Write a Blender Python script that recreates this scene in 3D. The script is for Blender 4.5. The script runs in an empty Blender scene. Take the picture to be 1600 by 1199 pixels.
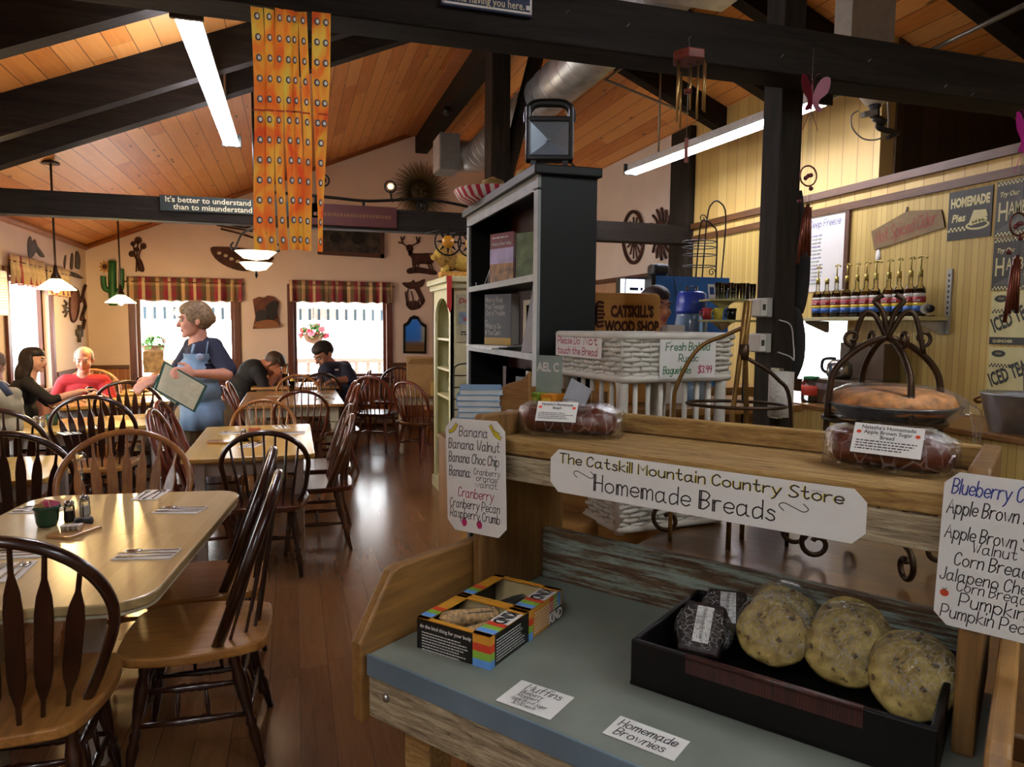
import bpy, math, random
import numpy as np
from mathutils import Matrix, Vector
random.seed(7)
R=math.radians; PI=math.pi
SC=bpy.context.scene
COL=SC.collection
def lin(h):
    h=h.lstrip('#'); o=[]
    for i in (0,2,4):
        c=int(h[i:i+2],16)/255; o.append(c/12.92 if c<=.04045 else ((c+.055)/1.055)**2.4)
    return (*o,1)
# ---------------------------------------------------------------- camera
F=1109.; YAW=R(17.119); PIT=R(4.767); ROL=R(.434); H=1.55
fw=np.array([math.sin(YAW)*math.cos(PIT),math.cos(YAW)*math.cos(PIT),-math.sin(PIT)])
_r=np.array([math.cos(YAW),-math.sin(YAW),0]); _u=np.cross(_r,fw)
rt=_r*math.cos(ROL)+_u*math.sin(ROL); up=-_r*math.sin(ROL)+_u*math.cos(ROL)
CP=np.array([0,0,H])
cd=bpy.data.cameras.new('camera'); cam=bpy.data.objects.new('camera',cd); COL.objects.link(cam)
cd.sensor_fit='HORIZONTAL'; cd.sensor_width=36; cd.lens=36*F/1600; cd.clip_start=.02; cd.clip_end=200
cam.matrix_world=Matrix(((rt[0],up[0],-fw[0],0),(rt[1],up[1],-fw[1],0),(rt[2],up[2],-fw[2],H),(0,0,0,1)))
SC.camera=cam
# ---------------------------------------------------------------- light and view
SC.view_settings.view_transform='Standard'; SC.view_settings.look='None'
SC.view_settings.exposure=0.72; SC.view_settings.gamma=1; SC.view_settings.use_curve_mapping=False
SC.cycles.use_denoising=True
SC.cycles.max_bounces=8; SC.cycles.diffuse_bounces=4; SC.cycles.glossy_bounces=3; SC.cycles.transparent_max_bounces=12
SC.cycles.sample_clamp_indirect=6; SC.cycles.caustics_reflective=False; SC.cycles.caustics_refractive=False
wd=bpy.data.worlds.new('sky'); SC.world=wd; wd.use_nodes=True
bg=wd.node_tree.nodes['Background']; bg.inputs[0].default_value=(.93,.97,1,1); bg.inputs[1].default_value=7.5
TUBE=34.0        # fluorescent tubes
BULB=38.0        # pendant bulbs
def portal(name,loc,rot,sx,sy):
    l=bpy.data.lights.new(name,'AREA'); l.shape='RECTANGLE'; l.size=sx; l.size_y=sy; l.cycles.is_portal=True
    o=bpy.data.objects.new(name,l); COL.objects.link(o); o.location=loc; o.rotation_euler=rot
def lamp_point(name,loc,col,watt,size=.04,parent=None):
    l=bpy.data.lights.new(name,'POINT'); l.color=col; l.energy=watt; l.shadow_soft_size=size
    o=bpy.data.objects.new(name,l); COL.objects.link(o); o.location=loc; o.parent=parent
# ---------------------------------------------------------------- from picture measurements to places in the room
def ray(x,y): return fw*F+rt*(x-800)+up*(599.5-y)
def pz(x,y,z):
    d=ray(x,y); return Vector(CP+d*((z-H)/d[2]))
def py(x,y,Y):
    d=ray(x,y); return Vector(CP+d*(Y/d[1]))
def px(x,y,X):
    d=ray(x,y); return Vector(CP+d*(X/d[0]))
UU=np.array([.591,-.807]); VV=np.array([.807,.591])
def pv(x,y,v):
    d=ray(x,y); return Vector(CP+d*(v/(d[:2]@VV)))
def pu(x,y,u):
    d=ray(x,y); return Vector(CP+d*(u/(d[:2]@UU)))
def SW(u,v,z): return Vector((u*UU[0]+v*VV[0],u*UU[1]+v*VV[1],z))
def uv(p): return float(p[0]*UU[0]+p[1]*UU[1]), float(p[0]*VV[0]+p[1]*VV[1])
SRZ=math.atan2(UU[1],UU[0])
# ---------------------------------------------------------------- mesh helper
def frame(o,x,y,z=None):
    x=Vector(x).normalized(); y=Vector(y).normalized(); z=x.cross(y) if z is None else Vector(z)
    return Matrix(((x[0],y[0],z[0],o[0]),(x[1],y[1],z[1],o[1]),(x[2],y[2],z[2],o[2]),(0,0,0,1)))
def T(x=0,y=0,z=0): return Matrix.Translation((x,y,z))
def RX(a): return Matrix.Rotation(R(a),4,'X')
def RY(a): return Matrix.Rotation(R(a),4,'Y')
def RZ(a): return Matrix.Rotation(R(a),4,'Z')
def SCL(x,y,z): return Matrix.Diagonal((x,y,z,1))
def smooth_pts(p,k=6,closed=False):
    p=[Vector(q) for q in p]; n=len(p)
    if n<3: return p
    out=[]
    for i in range(n if closed else n-1):
        g=(lambda j:p[j%n]) if closed else (lambda j:p[min(max(j,0),n-1)])
        a,b,c,d=g(i-1),g(i),g(i+1),g(i+2)
        for j in range(k):
            t=j/k
            out.append(.5*((2*b)+(c-a)*t+(2*a-5*b+4*c-d)*t*t+(3*b-a-3*c+d)*t**3))
    if not closed: out.append(p[-1])
    return out
class MB:
    def __init__(s): s.v=[];s.f=[];s.m=[];s.s=[]
    def add(s,vs,fs,mi=0,M=None,sm=False):
        b=len(s.v)
        if M is not None: vs=[M@Vector(q) for q in vs]
        s.v+= [tuple(q) for q in vs]
        for f in fs: s.f.append([b+i for i in f]); s.m.append(mi); s.s.append(sm)
        return s
    def box(s,c,d,M=None,mi=0):
        x,y,z=d[0]/2,d[1]/2,d[2]/2
        vs=[(c[0]+i*x,c[1]+j*y,c[2]+k*z) for k in(-1,1) for j in(-1,1) for i in(-1,1)]
        return s.add(vs,[(0,2,3,1),(4,5,7,6),(0,1,5,4),(2,6,7,3),(0,4,6,2),(1,3,7,5)],mi,M)
    def bx(s,a,b,M=None,mi=0):
        return s.box([(a[i]+b[i])/2 for i in range(3)],[abs(b[i]-a[i]) for i in range(3)],M,mi)
    def tube(s,pts,r,n=8,mi=0,closed=False,M=None,flat=1,sm=True,upv=None):
        pts=[Vector(p) for p in pts]; N=len(pts)
        rr=r if isinstance(r,(list,tuple)) else [r]*N
        vs=[];fs=[];prev=None
        for i in range(N):
            if closed: t=pts[(i+1)%N]-pts[i-1]
            else: t=pts[min(i+1,N-1)]-pts[max(i-1,0)]
            if t.length<1e-9: t=Vector((0,0,1))
            t.normalize()
            if prev is None:
                a=Vector(upv) if upv else (Vector((0,0,1)) if abs(t.z)<.9 else Vector((1,0,0)))
            else: a=prev
            a=(a-t*a.dot(t)); 
            if a.length<1e-6: a=Vector((1,0,0))-t*t.x
            a.normalize(); prev=a; b=t.cross(a)
            for k in range(n):
                w=2*PI*k/n; vs.append(pts[i]+(a*math.cos(w)*flat+b*math.sin(w))*rr[i])
        for i in range(N if closed else N-1):
            j=(i+1)%N
            for k in range(n): fs.append((i*n+k,i*n+(k+1)%n,j*n+(k+1)%n,j*n+k))
        s.add(vs,fs,mi,M,sm)
        if not closed:
            b=len(s.v)-N*n
            s.f.append([b+k for k in range(n-1,-1,-1)]); s.m.append(mi); s.s.append(False)
            s.f.append([b+(N-1)*n+k for k in range(n)]); s.m.append(mi); s.s.append(False)
        return s
    def cyl(s,a,b,r0,r1=None,n=12,mi=0,M=None,sm=True):
        return s.tube([a,b],[r0,r0 if r1 is None else r1],n,mi,False,M,1,sm)
    def lathe(s,prof,n=16,M=None,mi=0,sm=True):
        vs=[];fs=[];P=len(prof)
        for r,z in prof:
            for k in range(n):
                w=2*PI*k/n; vs.append((r*math.cos(w),r*math.sin(w),z))
        for i in range(P-1):
            for k in range(n): fs.append((i*n+k,i*n+(k+1)%n,(i+1)*n+(k+1)%n,(i+1)*n+k))
        s.add(vs,fs,mi,M,sm); b=len(s.v)-P*n
        if prof[0][0]>1e-5: s.f.append([b+k for k in range(n-1,-1,-1)]); s.m.append(mi); s.s.append(False)
        if prof[-1][0]>1e-5: s.f.append([b+(P-1)*n+k for k in range(n)]); s.m.append(mi); s.s.append(False)
        return s
    def turned(s,a,b,prof,n=12,mi=0):
        a=Vector(a);b=Vector(b);d=b-a; q=Vector((0,0,1)).rotation_difference(d.normalized()).to_matrix().to_4x4()
        return s.lathe([(r,t*d.length) for r,t in prof],n,T(*a)@q,mi)
    def prism(s,poly,t,M=None,mi=0,mis=None,z0=0):
        n=len(poly); vs=[(p[0],p[1],z0) for p in poly]+[(p[0],p[1],z0+t) for p in poly]
        fs=[list(range(n-1,-1,-1)),list(range(n,2*n))]
        s.add(vs,fs,mi,M); b=len(s.v)-2*n
        for i in range(n):
            j=(i+1)%n; s.f.append([b+i,b+j,b+n+j,b+n+i]); s.m.append(mi if mis is None else mis); s.s.append(False)
        return s
    def ell(s,c,r,n=12,M=None,mi=0,m=None):
        m=m or max(6,n*2//3)
        r=r if isinstance(r,(list,tuple)) else (r,r,r)
        prof=[]
        vs=[];fs=[]
        for i in range(m+1):
            a=-PI/2+PI*i/m
            for k in range(n):
                w=2*PI*k/n; vs.append((c[0]+r[0]*math.cos(a)*math.cos(w),c[1]+r[1]*math.cos(a)*math.sin(w),c[2]+r[2]*math.sin(a)))
        for i in range(m):
            for k in range(n): fs.append((i*n+k,i*n+(k+1)%n,(i+1)*n+(k+1)%n,(i+1)*n+k))
        return s.add(vs,fs,mi,M,True)
    def quad(s,vs,mi=0,M=None): return s.add(vs,[tuple(range(len(vs)))],mi,M)
    def rib(s,pts,w,M,mi=0,z=0.0):
        P=[Vector((p[0],p[1])) for p in pts]; n=len(P); vs=[]
        if n<2: return s
        for i in range(n):
            t=P[min(i+1,n-1)]-P[max(i-1,0)]
            if t.length<1e-9: t=Vector((1,0))
            t.normalize(); nn=Vector((-t.y,t.x)); e=t*(w/2 if i==n-1 else (-w/2 if i==0 else 0))
            a=P[i]+e+nn*w/2; b=P[i]+e-nn*w/2; vs+=[(a.x,a.y,z),(b.x,b.y,z)]
        return s.add(vs,[(2*i,2*i+1,2*i+3,2*i+2) for i in range(n-1)],mi,M)
    def mesh(s,name,mats):
        me=bpy.data.meshes.new(name); me.from_pydata(s.v,[],s.f)
        for m in mats: me.materials.append(m)
        me.polygons.foreach_set('material_index',s.m); me.polygons.foreach_set('use_smooth',s.s); me.update(); return me
def mk(name,mb,mats,parent=None,bev=0,loc=None,rz=0,seg=2,solid=0,sub=0,label=None):
    if not isinstance(mats,(list,tuple)): mats=[mats]
    o=bpy.data.objects.new(name,mb.mesh(name,mats)); COL.objects.link(o)
    if loc is not None: o.location=loc
    o.rotation_euler.z=rz
    if parent is not None: o.parent=parent
    if solid: m=o.modifiers.new('s','SOLIDIFY'); m.thickness=solid; m.offset=0
    if sub: m=o.modifiers.new('u','SUBSURF'); m.levels=m.render_levels=sub
    if bev: m=o.modifiers.new('b','BEVEL'); m.width=bev; m.segments=seg; m.limit_method='ANGLE'; m.angle_limit=R(40)
    if label: o['label']=label
    return o
def tag(o,label,cat,group=None,kind=None):
    if label: o['label']=label
    if cat: o['category']=cat
    if group: o['group']=group
    if kind: o['kind']=kind
    return o
def thing(name,label,cat,loc=(0,0,0),rz=0,group=None):
    o=bpy.data.objects.new(name,None); COL.objects.link(o); o.location=loc; o.rotation_euler.z=rz; o.empty_display_size=.05
    return tag(o,label,cat,group)
def one(name,mb,mats,label,cat,loc=(0,0,0),rz=0,group=None,**k):
    return tag(mk(name,mb,mats,None,loc=loc,rz=rz,**k),label,cat,group)
def struct(name,mb,mats,**k):
    o=mk(name,mb,mats,**k); o['kind']='structure'; return o
def dup(root,loc,rz,label=None,group=None,scale=None):
    r=root.copy(); COL.objects.link(r); r.location=loc; r.rotation_euler.z=rz
    if scale: r.scale=(scale,)*3
    if label: r['label']=label
    if group: r['group']=group
    for ch in root.children:
        c=ch.copy(); COL.objects.link(c); c.parent=r
        for g in ch.children:
            d=g.copy(); COL.objects.link(d); d.parent=c
    return r
# ---------------------------------------------------------------- materials
def newmat(name):
    m=bpy.data.materials.new(name); m.use_nodes=True; nt=m.node_tree
    return m,nt,nt.nodes['Principled BSDF']
def nd(nt,t,inp=None,**props):
    n=nt.nodes.new('ShaderNode'+t)
    for k,v in props.items(): setattr(n,k,v)
    for k,v in (inp or {}).items():
        if isinstance(v,bpy.types.NodeSocket): nt.links.new(v,n.inputs[k])
        else: n.inputs[k].default_value=v
    return n
def math_(nt,op,a,b=0,c=None):
    i={0:a,1:b}
    if c is not None: i[2]=c
    return nd(nt,'Math',i,operation=op).outputs[0]
def mixc(nt,fac,a,b,mode='MIX'):
    n=nt.nodes.new('ShaderNodeMix'); n.data_type='RGBA'; n.blend_type=mode
    for s,v in ((n.inputs[0],fac),(n.inputs[6],a),(n.inputs[7],b)):
        if isinstance(v,bpy.types.NodeSocket): nt.links.new(v,s)
        else: s.default_value=v
    return n.outputs[2]
def objco(nt,scale=(1,1,1),rot=(0,0,0),loc=(0,0,0)):
    tc=nd(nt,'TexCoord'); return nd(nt,'Mapping',{0:tc.outputs['Object'],1:loc,2:rot,3:scale}).outputs[0]
def ramp(nt,fac,stops):
    n=nd(nt,'ValToRGB',{0:fac}); e=n.color_ramp.elements
    while len(e)<len(stops): e.new(.5)
    for k,(p,c) in enumerate(stops): e[k].position=p; e[k].color=c
    return n.outputs[0]
_M={}
def plain(name,col,rough=.5,metal=0,var=.08,scale=18,bump=0,coat=0,spec=.5,trans=0,alpha=1,sheen=0):
    if name in _M: return _M[name]
    m,nt,b=newmat(name); c=lin(col)
    nz=nd(nt,'TexNoise',{'Vector':objco(nt),'Scale':scale,'Detail':3.0})
    d=tuple(x*(1-var*1.6) for x in c[:3])+(1,); e=tuple(min(1,x*(1+var)) for x in c[:3])+(1,)
    nt.links.new(ramp(nt,nz.outputs[0],[(.3,d),(.7,e)]),b.inputs['Base Color'])
    b.inputs['Roughness'].default_value=rough; b.inputs['Metallic'].default_value=metal
    b.inputs['Specular IOR Level'].default_value=spec
    if coat: b.inputs['Coat Weight'].default_value=coat; b.inputs['Coat Roughness'].default_value=.08
    if trans: b.inputs['Transmission Weight'].default_value=trans
    if alpha<1: b.inputs['Alpha'].default_value=alpha
    if sheen: b.inputs['Sheen Weight'].default_value=sheen
    if bump: bp=nd(nt,'Bump',{'Height':nz.outputs[0],'Strength':bump,'Distance':.01}); nt.links.new(bp.outputs[0],b.inputs['Normal'])
    _M[name]=m; return m
def wood(name,c1,c2,axis=2,rough=.35,scale=9,stretch=14,coat=0,bump=.08,c3=None):
    if name in _M: return _M[name]
    m,nt,b=newmat(name); s=[stretch]*3; s[axis]=1.0
    co=objco(nt,s)
    n1=nd(nt,'TexNoise',{'Vector':co,'Scale':scale*.25,'Detail':6.0,'Roughness':.65,'Distortion':.6})
    n2=nd(nt,'TexNoise',{'Vector':co,'Scale':scale*1.6,'Detail':3.0})
    f=math_(nt,'ADD',math_(nt,'MULTIPLY',n1.outputs[0],.7),math_(nt,'MULTIPLY',n2.outputs[0],.3))
    st=[(.34,lin(c1)),(.66,lin(c2))]
    if c3: st=[(.32,lin(c1)),(.5,lin(c2)),(.68,lin(c3))]
    nt.links.new(ramp(nt,f,st),b.inputs['Base Color']); b.inputs['Roughness'].default_value=rough
    if coat: b.inputs['Coat Weight'].default_value=coat; b.inputs['Coat Roughness'].default_value=.12
    bp=nd(nt,'Bump',{'Height':f,'Strength':bump,'Distance':.01}); nt.links.new(bp.outputs[0],b.inputs['Normal'])
    _M[name]=m; return m
def planks(name,cols,across,along,width,length,rough,groove=.012,gcol='#1a0f08',knots=0,bump=.3,grain=(30,2.2),coat=0,jit=1,tone=.5):
    """boards running along one axis, each with its own tone, butt joints and grain"""
    m,nt,b=newmat(name); tc=nd(nt,'TexCoord'); sp=nd(nt,'SeparateXYZ',{0:tc.outputs['Object']})
    A=math_(nt,'DIVIDE',sp.outputs[across],width); ia=math_(nt,'FLOOR',A); fa=math_(nt,'FRACT',A)
    w1=nd(nt,'TexWhiteNoise',{'W':ia},noise_dimensions='1D')
    B=math_(nt,'ADD',math_(nt,'DIVIDE',sp.outputs[along],length),math_(nt,'MULTIPLY',w1.outputs[0],7.0*jit)); ib=math_(nt,'FLOOR',B); fb=math_(nt,'FRACT',B)
    idv=nd(nt,'CombineXYZ',{0:ia,1:ib}); w2=nd(nt,'TexWhiteNoise',{'Vector':idv.outputs[0]},noise_dimensions='2D')
    cv=nd(nt,'CombineXYZ',{0:math_(nt,'MULTIPLY',sp.outputs[across],grain[0]),1:math_(nt,'MULTIPLY',sp.outputs[along],grain[1]),2:math_(nt,'MULTIPLY',w2.outputs[0],40)})
    g=nd(nt,'TexNoise',{'Vector':cv.outputs[0],'Scale':1.0,'Detail':5.0,'Roughness':.6,'Distortion':1.2})
    f=math_(nt,'ADD',math_(nt,'MULTIPLY',w2.outputs[0],tone),math_(nt,'MULTIPLY_ADD',g.outputs[0],.55,(.5-tone)/2))
    c=ramp(nt,f,[(i/(len(cols)-1)*.8+.1,lin(x)) for i,x in enumerate(cols)])
    if knots:
        kv=nd(nt,'CombineXYZ',{0:math_(nt,'MULTIPLY',sp.outputs[across],1/width),1:math_(nt,'MULTIPLY',sp.outputs[along],2.2),2:math_(nt,'MULTIPLY',ia,3.7)})
        vo=nd(nt,'TexVoronoi',{'Vector':kv.outputs[0],'Scale':1.0*knots})
        kn=ramp(nt,vo.outputs['Distance'],[(.05,(1,1,1,1)),(.13,(0,0,0,1))])
        c=mixc(nt,math_(nt,'MULTIPLY',kn,.75),c,lin('#4a2210'))
    ga=math_(nt,'LESS_THAN',fa,groove/width); gb=math_(nt,'LESS_THAN',fb,groove*.6/length)
    gm=math_(nt,'MAXIMUM',ga,gb)
    c=mixc(nt,math_(nt,'MULTIPLY',gm,.8),c,lin(gcol)); nt.links.new(c,b.inputs['Base Color'])
    b.inputs['Roughness'].default_value=rough
    if coat: b.inputs['Coat Weight'].default_value=coat; b.inputs['Coat Roughness'].default_value=.2
    h=math_(nt,'SUBTRACT',math_(nt,'MULTIPLY',g.outputs[0],.25),gm)
    bp=nd(nt,'Bump',{'Height':h,'Strength':bump,'Distance':.004}); nt.links.new(bp.outputs[0],b.inputs['Normal'])
    return m
def emis(name,col,st):
    if name in _M: return _M[name]
    m,nt,b=newmat(name); b.inputs['Base Color'].default_value=lin(col); b.inputs['Emission Color'].default_value=lin(col); b.inputs['Emission Strength'].default_value=st
    _M[name]=m; return m
def pane(name,tint='#ffffff',gl=.08,rough=.03):
    """clear sheet: lets light straight through with a faint mirror gloss"""
    if name in _M: return _M[name]
    m,nt,b=newmat(name); nt.nodes.remove(b); out=[n for n in nt.nodes if n.type=='OUTPUT_MATERIAL'][0]
    t=nd(nt,'BsdfTransparent',{0:lin(tint)}); g=nd(nt,'BsdfGlossy',{'Roughness':rough}); fr=nd(nt,'Fresnel',{0:1.45})
    mx=nd(nt,'MixShader',{0:math_(nt,'MULTIPLY',fr.outputs[0],gl*12),1:t.outputs[0],2:g.outputs[0]}); nt.links.new(mx.outputs[0],out.inputs[0])
    _M[name]=m; return m
def wrapfilm(name,scale=60,amt=.3):
    """crinkled cling film: mostly clear, with the glints along its creases painted white"""
    if name in _M: return _M[name]
    m,nt,b=newmat(name); nt.nodes.remove(b); out=[n for n in nt.nodes if n.type=='OUTPUT_MATERIAL'][0]
    nz=nd(nt,'TexNoise',{'Vector':objco(nt,(1,1.6,.8)),'Scale':scale,'Detail':3.0,'Distortion':2.5})
    vo=nd(nt,'TexVoronoi',{'Vector':objco(nt,(1,2.2,.7),(.4,.3,.6)),'Scale':scale*1.3},feature='DISTANCE_TO_EDGE')
    cr=ramp(nt,math_(nt,'MULTIPLY_ADD',nz.outputs[0],.16,vo.outputs[0]),[(.09,(1,1,1,1)),(.14,(0,0,0,1))])
    bp=nd(nt,'Bump',{'Height':nz.outputs[0],'Strength':1.0,'Distance':.008})
    t=nd(nt,'BsdfTransparent'); g=nd(nt,'BsdfGlossy',{'Roughness':.16,'Normal':bp.outputs[0]}); fr=nd(nt,'Fresnel',{0:1.4})
    df=nd(nt,'BsdfDiffuse',{0:(.9,.9,.9,1)}); m1=nd(nt,'MixShader',{0:math_(nt,'MULTIPLY',cr,amt*.9),1:t.outputs[0],2:df.outputs[0]})  # white diffuse scatter on the creases stands in for glints
    mx=nd(nt,'MixShader',{0:math_(nt,'ADD',math_(nt,'MULTIPLY',cr,amt*.5),math_(nt,'MULTIPLY',fr.outputs[0],.5)),1:m1.outputs[0],2:g.outputs[0]}); nt.links.new(mx.outputs[0],out.inputs[0])
    _M[name]=m; return m
def plaid(name):
    m,nt,b=newmat(name); sp=nd(nt,'SeparateXYZ',{0:nd(nt,'TexCoord').outputs['Object']})
    def st(ax,sc,pal):
        n=nd(nt,'ValToRGB',{0:math_(nt,'FRACT',math_(nt,'MULTIPLY',sp.outputs[ax],sc))}); n.color_ramp.interpolation='CONSTANT'; e=n.color_ramp.elements
        while len(e)<len(pal): e.new(.5)
        for k,(p,c) in enumerate(pal): e[k].position=p; e[k].color=lin(c)
        return n.outputs[0]
    a=st(0,3.1,[(0,'#7d2436'),(.22,'#5a5238'),(.4,'#c9a87c'),(.55,'#6b5840'),(.72,'#9a3040'),(.88,'#d2bd92')])
    z=st(2,4.2,[(0,'#8a3040'),(.3,'#74674a'),(.6,'#d8c294'),(.8,'#5a4632')])
    nt.links.new(mixc(nt,.2,a,z),b.inputs['Base Color']); b.inputs['Roughness'].default_value=.9
    return m
# ---------------------------------------------------------------- lettering
GL={}
for _l in """A 045EA4|2888
B 040E|~0E5E8C5909|~09598744 04
C ~8C5E1C09155486
D 040E|~0E6E996404
E 8E0E0484|0969
F 8E0E04|0969
G ~8C5E1C09155486|868959
H 040E|848E|0989
I 040E
J ~6E66441406
K 040E|8E0884
L 0E0474
M 040E58AEA4
N 040E848E
O ~5E1C09155495A99C5E
P 040E|~0E6E9B6808
Q ~5E1C09155495A99C5E|6694
R 040E|~0E6E9B6808|4894
S ~8D4E1C2A6886541405
T 0E9E|4E44
U ~0E072464878E
V 0E549E
W 0E345B74AE
Y 0E49|8E4944
Z 0E8E0484
a ~794A1907144476|~7A7594
b 0E04|~083A7987643406
c ~794A190715447 5
d ~794A1907144476|7E74
e ~0777794A1907154475
f ~6D5E3D3934|0A6A
g ~794A1907144476|~7A74613001
h 0E04|~083A6A7874
i 0A04|0D0E
j ~3A331001|3D3E
k 0E04|6A0774
l 0E04
m 0A04|~082A4A5854|~587A9AA8A4
n 0A04|~083A6A7874
o ~4A190715447587794A
p 0A00|~083A7987643406
q ~794A1907144476|7A70
r 0A04|~083A6A
s ~693A192857653405
t ~3E365475|0A6A
u ~0A06245476|7A74
v 0A448A
w 0A345974AA
x 0A84|8A04
y 0A44|8A2100
z 0A7A0474
0 ~4E1C09154485898C4E
1 1C3E34
2 ~0C4E8C0484
3 ~0D4E7C49764405
5 7E1E1A5A875405
6 ~6D1A06445876490805
7 0E8E34
8 ~4E1C498644064 97C4E
9 ~7C490B3E7C64
$ ~8D4E1C2A6886541405|5F53
. 0404
, 0502
' 0E0C
: 0405|0909
- 0848
! 0E07|0405
& ~844B4E6C0704 4486
^ ~0A4A7C
~ ~0606283A484456""".split('\n'):
    c,d=_l[0],_l[2:].replace(' ','')
    S=[]
    for s in d.split('|'):
        q=s.startswith('~'); s=s.lstrip('~')
        S.append((q,[(int(s[i],16)/10,(int(s[i+1],16)-4)/10) for i in range(0,len(s)-1,2)]))
    GL[c]=(S,max(p[0] for _,st in S for p in st))
def hand(mb,txt,x,y,h,M,w=None,mi=0,slant=.08,center=False,sp=.28,dbl=0,wob=.015,z=.0006,sx=.85):
    """pen lettering: strokes laid on a surface whose frame is M; h is the capital height"""
    w=w or h*.09
    L=sum((GL[c][1]+sp)*sx*h if c in GL else .5*h*sx for c in txt)
    X=x-L/2 if center else x
    for c in txt:
        if c not in GL: X+=.5*h*sx; continue
        dy=random.uniform(-wob,wob)*h
        for q,p in GL[c][0]:
            pts=[(X+(a*sx+b*slant)*h,y+b*h+dy) for a,b in p]
            if q and len(pts)>2: pts=[(v.x,v.y) for v in smooth_pts([(a,b,0) for a,b in pts],5)]
            mb.rib(pts,w,M,mi,z)
            if dbl and p[0][0]<.2 and abs(p[0][0]-p[-1][0])<.15 and len(p)<4: mb.rib([(a+dbl*h,b) for a,b in pts],w,M,mi,z)
        X+=(GL[c][1]+sp)*sx*h
    return X
def textw(txt): return sum((GL[c][1]+.28) if c in GL else .5 for c in txt)
def fit(mb,txt,x,y,h,W,M,w=None,mi=0,slant=.1,**k):
    return hand(mb,txt,x,y,h,M,w,mi,slant,sx=W/(textw(txt)*h),**k)
def printed(mb,txt,size,M,mi=0,align='CENTER',bold=0,sx=1,shear=0,z=.0006,sp=1):
    cu=bpy.data.curves.new('t','FONT'); cu.body=txt; cu.size=size; cu.align_x=align; cu.offset=bold; cu.shear=shear; cu.resolution_u=2; cu.space_character=sp
    ob=bpy.data.objects.new('t',cu); COL.objects.link(ob)
    me=bpy.data.meshes.new_from_object(ob)
    mb.add([(v.co.x*sx,v.co.y,z) for v in me.vertices],[tuple(p.vertices) for p in me.polygons],mi,M)
    bpy.data.objects.remove(ob); bpy.data.curves.remove(cu); bpy.data.meshes.remove(me)
def lines_of_print(mb,x0,x1,ys,h,M,mi=0,z=.0006,ragged=.25):
    """body copy too small to read: broken rows of tiny marks"""
    for y in ys:
        x=x0; e=x1-(x1-x0)*random.uniform(0,ragged)
        while x<e:
            l=random.uniform(1.2,4)*h; mb.quad([(x,y,z),(min(x+l,e),y,z),(min(x+l,e),y+h,z),(x,y+h,z)],mi,M); x+=l+h*.8
# ================================================================ the room
XL,XR,YB,YF=-2.66,3.98,10.93,-3.2
RX0,RZ0,SL=1.92,4.487,.42          # ridge
def roof(x): return RZ0-SL*abs(x-RX0)
m_plaster=plain('plaster','#e4d8cc',.85,var=.03,scale=3)
m_beige=plain('beige_plaster','#dcc8b8',.85,var=.03,scale=3)
m_timber=wood('dark_timber','#120e0a','#2b241d',0,.65,6,12,bump=.2)
m_timber_v=wood('dark_timber_upright','#15110c','#332b23',2,.65,6,12,bump=.2)
m_floor=planks('walnut_floor',['#4a2e19','#664427','#74502f','#86603a'],0,1,.125,1.1,.2,.002,grain=(34,3),bump=.1,tone=.32)
m_ceil=planks('pine_boards',['#b8682a','#d88a40','#e8a55c','#dc964c'],0,1,.132,1.9,.42,.006,knots=1,gcol='#3a1a08',grain=(22,1.6),bump=.25)
m_bead=planks('beadboard','#ab9048 #bba058 #c6ad66'.split(),1,2,.045,30,.55,.004,gcol='#85692c',grain=(30,1.2),bump=.3,jit=0)
m_wide=planks('tongue_and_groove_pine','#b0924a #c0a05a #ccb06a'.split(),1,2,.15,30,.5,.005,gcol='#5c3a12',grain=(14,.9),bump=.25,knots=.5,jit=0)
m_wains=planks('wainscot_boards','#8d5428 #a5683a #b57a48'.split(),0,2,.05,30,.5,.005,gcol='#4c2812',grain=(24,1.2),bump=.2,jit=0)
m_wains_s=planks('wainscot_side_boards','#8d5428 #a5683a #b57a48'.split(),1,2,.05,30,.5,.005,gcol='#4c2812',grain=(24,1.2),bump=.2,jit=0)
m_trim=wood('red_brown_trim','#4a2416','#6d3a24',2,.4,8,12)
m_rail=wood('brown_rail','#452a14','#66421f',1,.45,8,12)
m_glass=pane('window_pane','#ffffff',.02)
for m_ in (m_timber,m_timber_v): m_.node_tree.nodes['Principled BSDF'].inputs['Specular IOR Level'].default_value=.15
b=MB().bx((-9,YF,-.12),(9,14,-.12+.0)) if 0 else MB()
struct('floor',MB().bx((XL-.1,YF-.1,-.1),(7.6,YB+.1,0)),m_floor)
struct('ground_outside',MB().bx((-14,YF-4,-.5),(14,30,-.12)),plain('pale_paving','#d8d4cc',.9))
# openings: back wall windows and side windows (measured from the photograph)
def wall_x(name,Y,t,x0,x1,zt,holes,mat,slope=True):
    """gabled wall in the plane Y with rectangular holes (x0,x1,z0,z1)"""
    mb=MB(); xs=sorted({x0,x1,RX0,*[h[0] for h in holes],*[h[1] for h in holes]}); xs=[x for x in xs if x0<=x<=x1]
    for a,c in zip(xs,xs[1:]):
        hs=[h for h in holes if h[0]<=a+1e-6 and h[1]>=c-1e-6]
        cuts=[0]+[z for h in hs for z in (h[2],h[3])]
        segs=[(cuts[i],cuts[i+1] if i+1<len(cuts) else None) for i in range(0,len(cuts),2)]
        for z0,z1 in segs:
            za=zb=z1
            if z1 is None: za,zb=(roof(a)+.02,roof(c)+.02) if slope else (zt,zt)
            v=[(a,Y,z0),(c,Y,z0),(c,Y,zb),(a,Y,za)]; v+=[(p[0],Y+t,p[2]) for p in v]
            mb.add(v,[(0,1,2,3),(7,6,5,4),(0,4,5,1),(1,5,6,2),(2,6,7,3),(3,7,4,0)])
    return struct(name,mb,mat)
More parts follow.
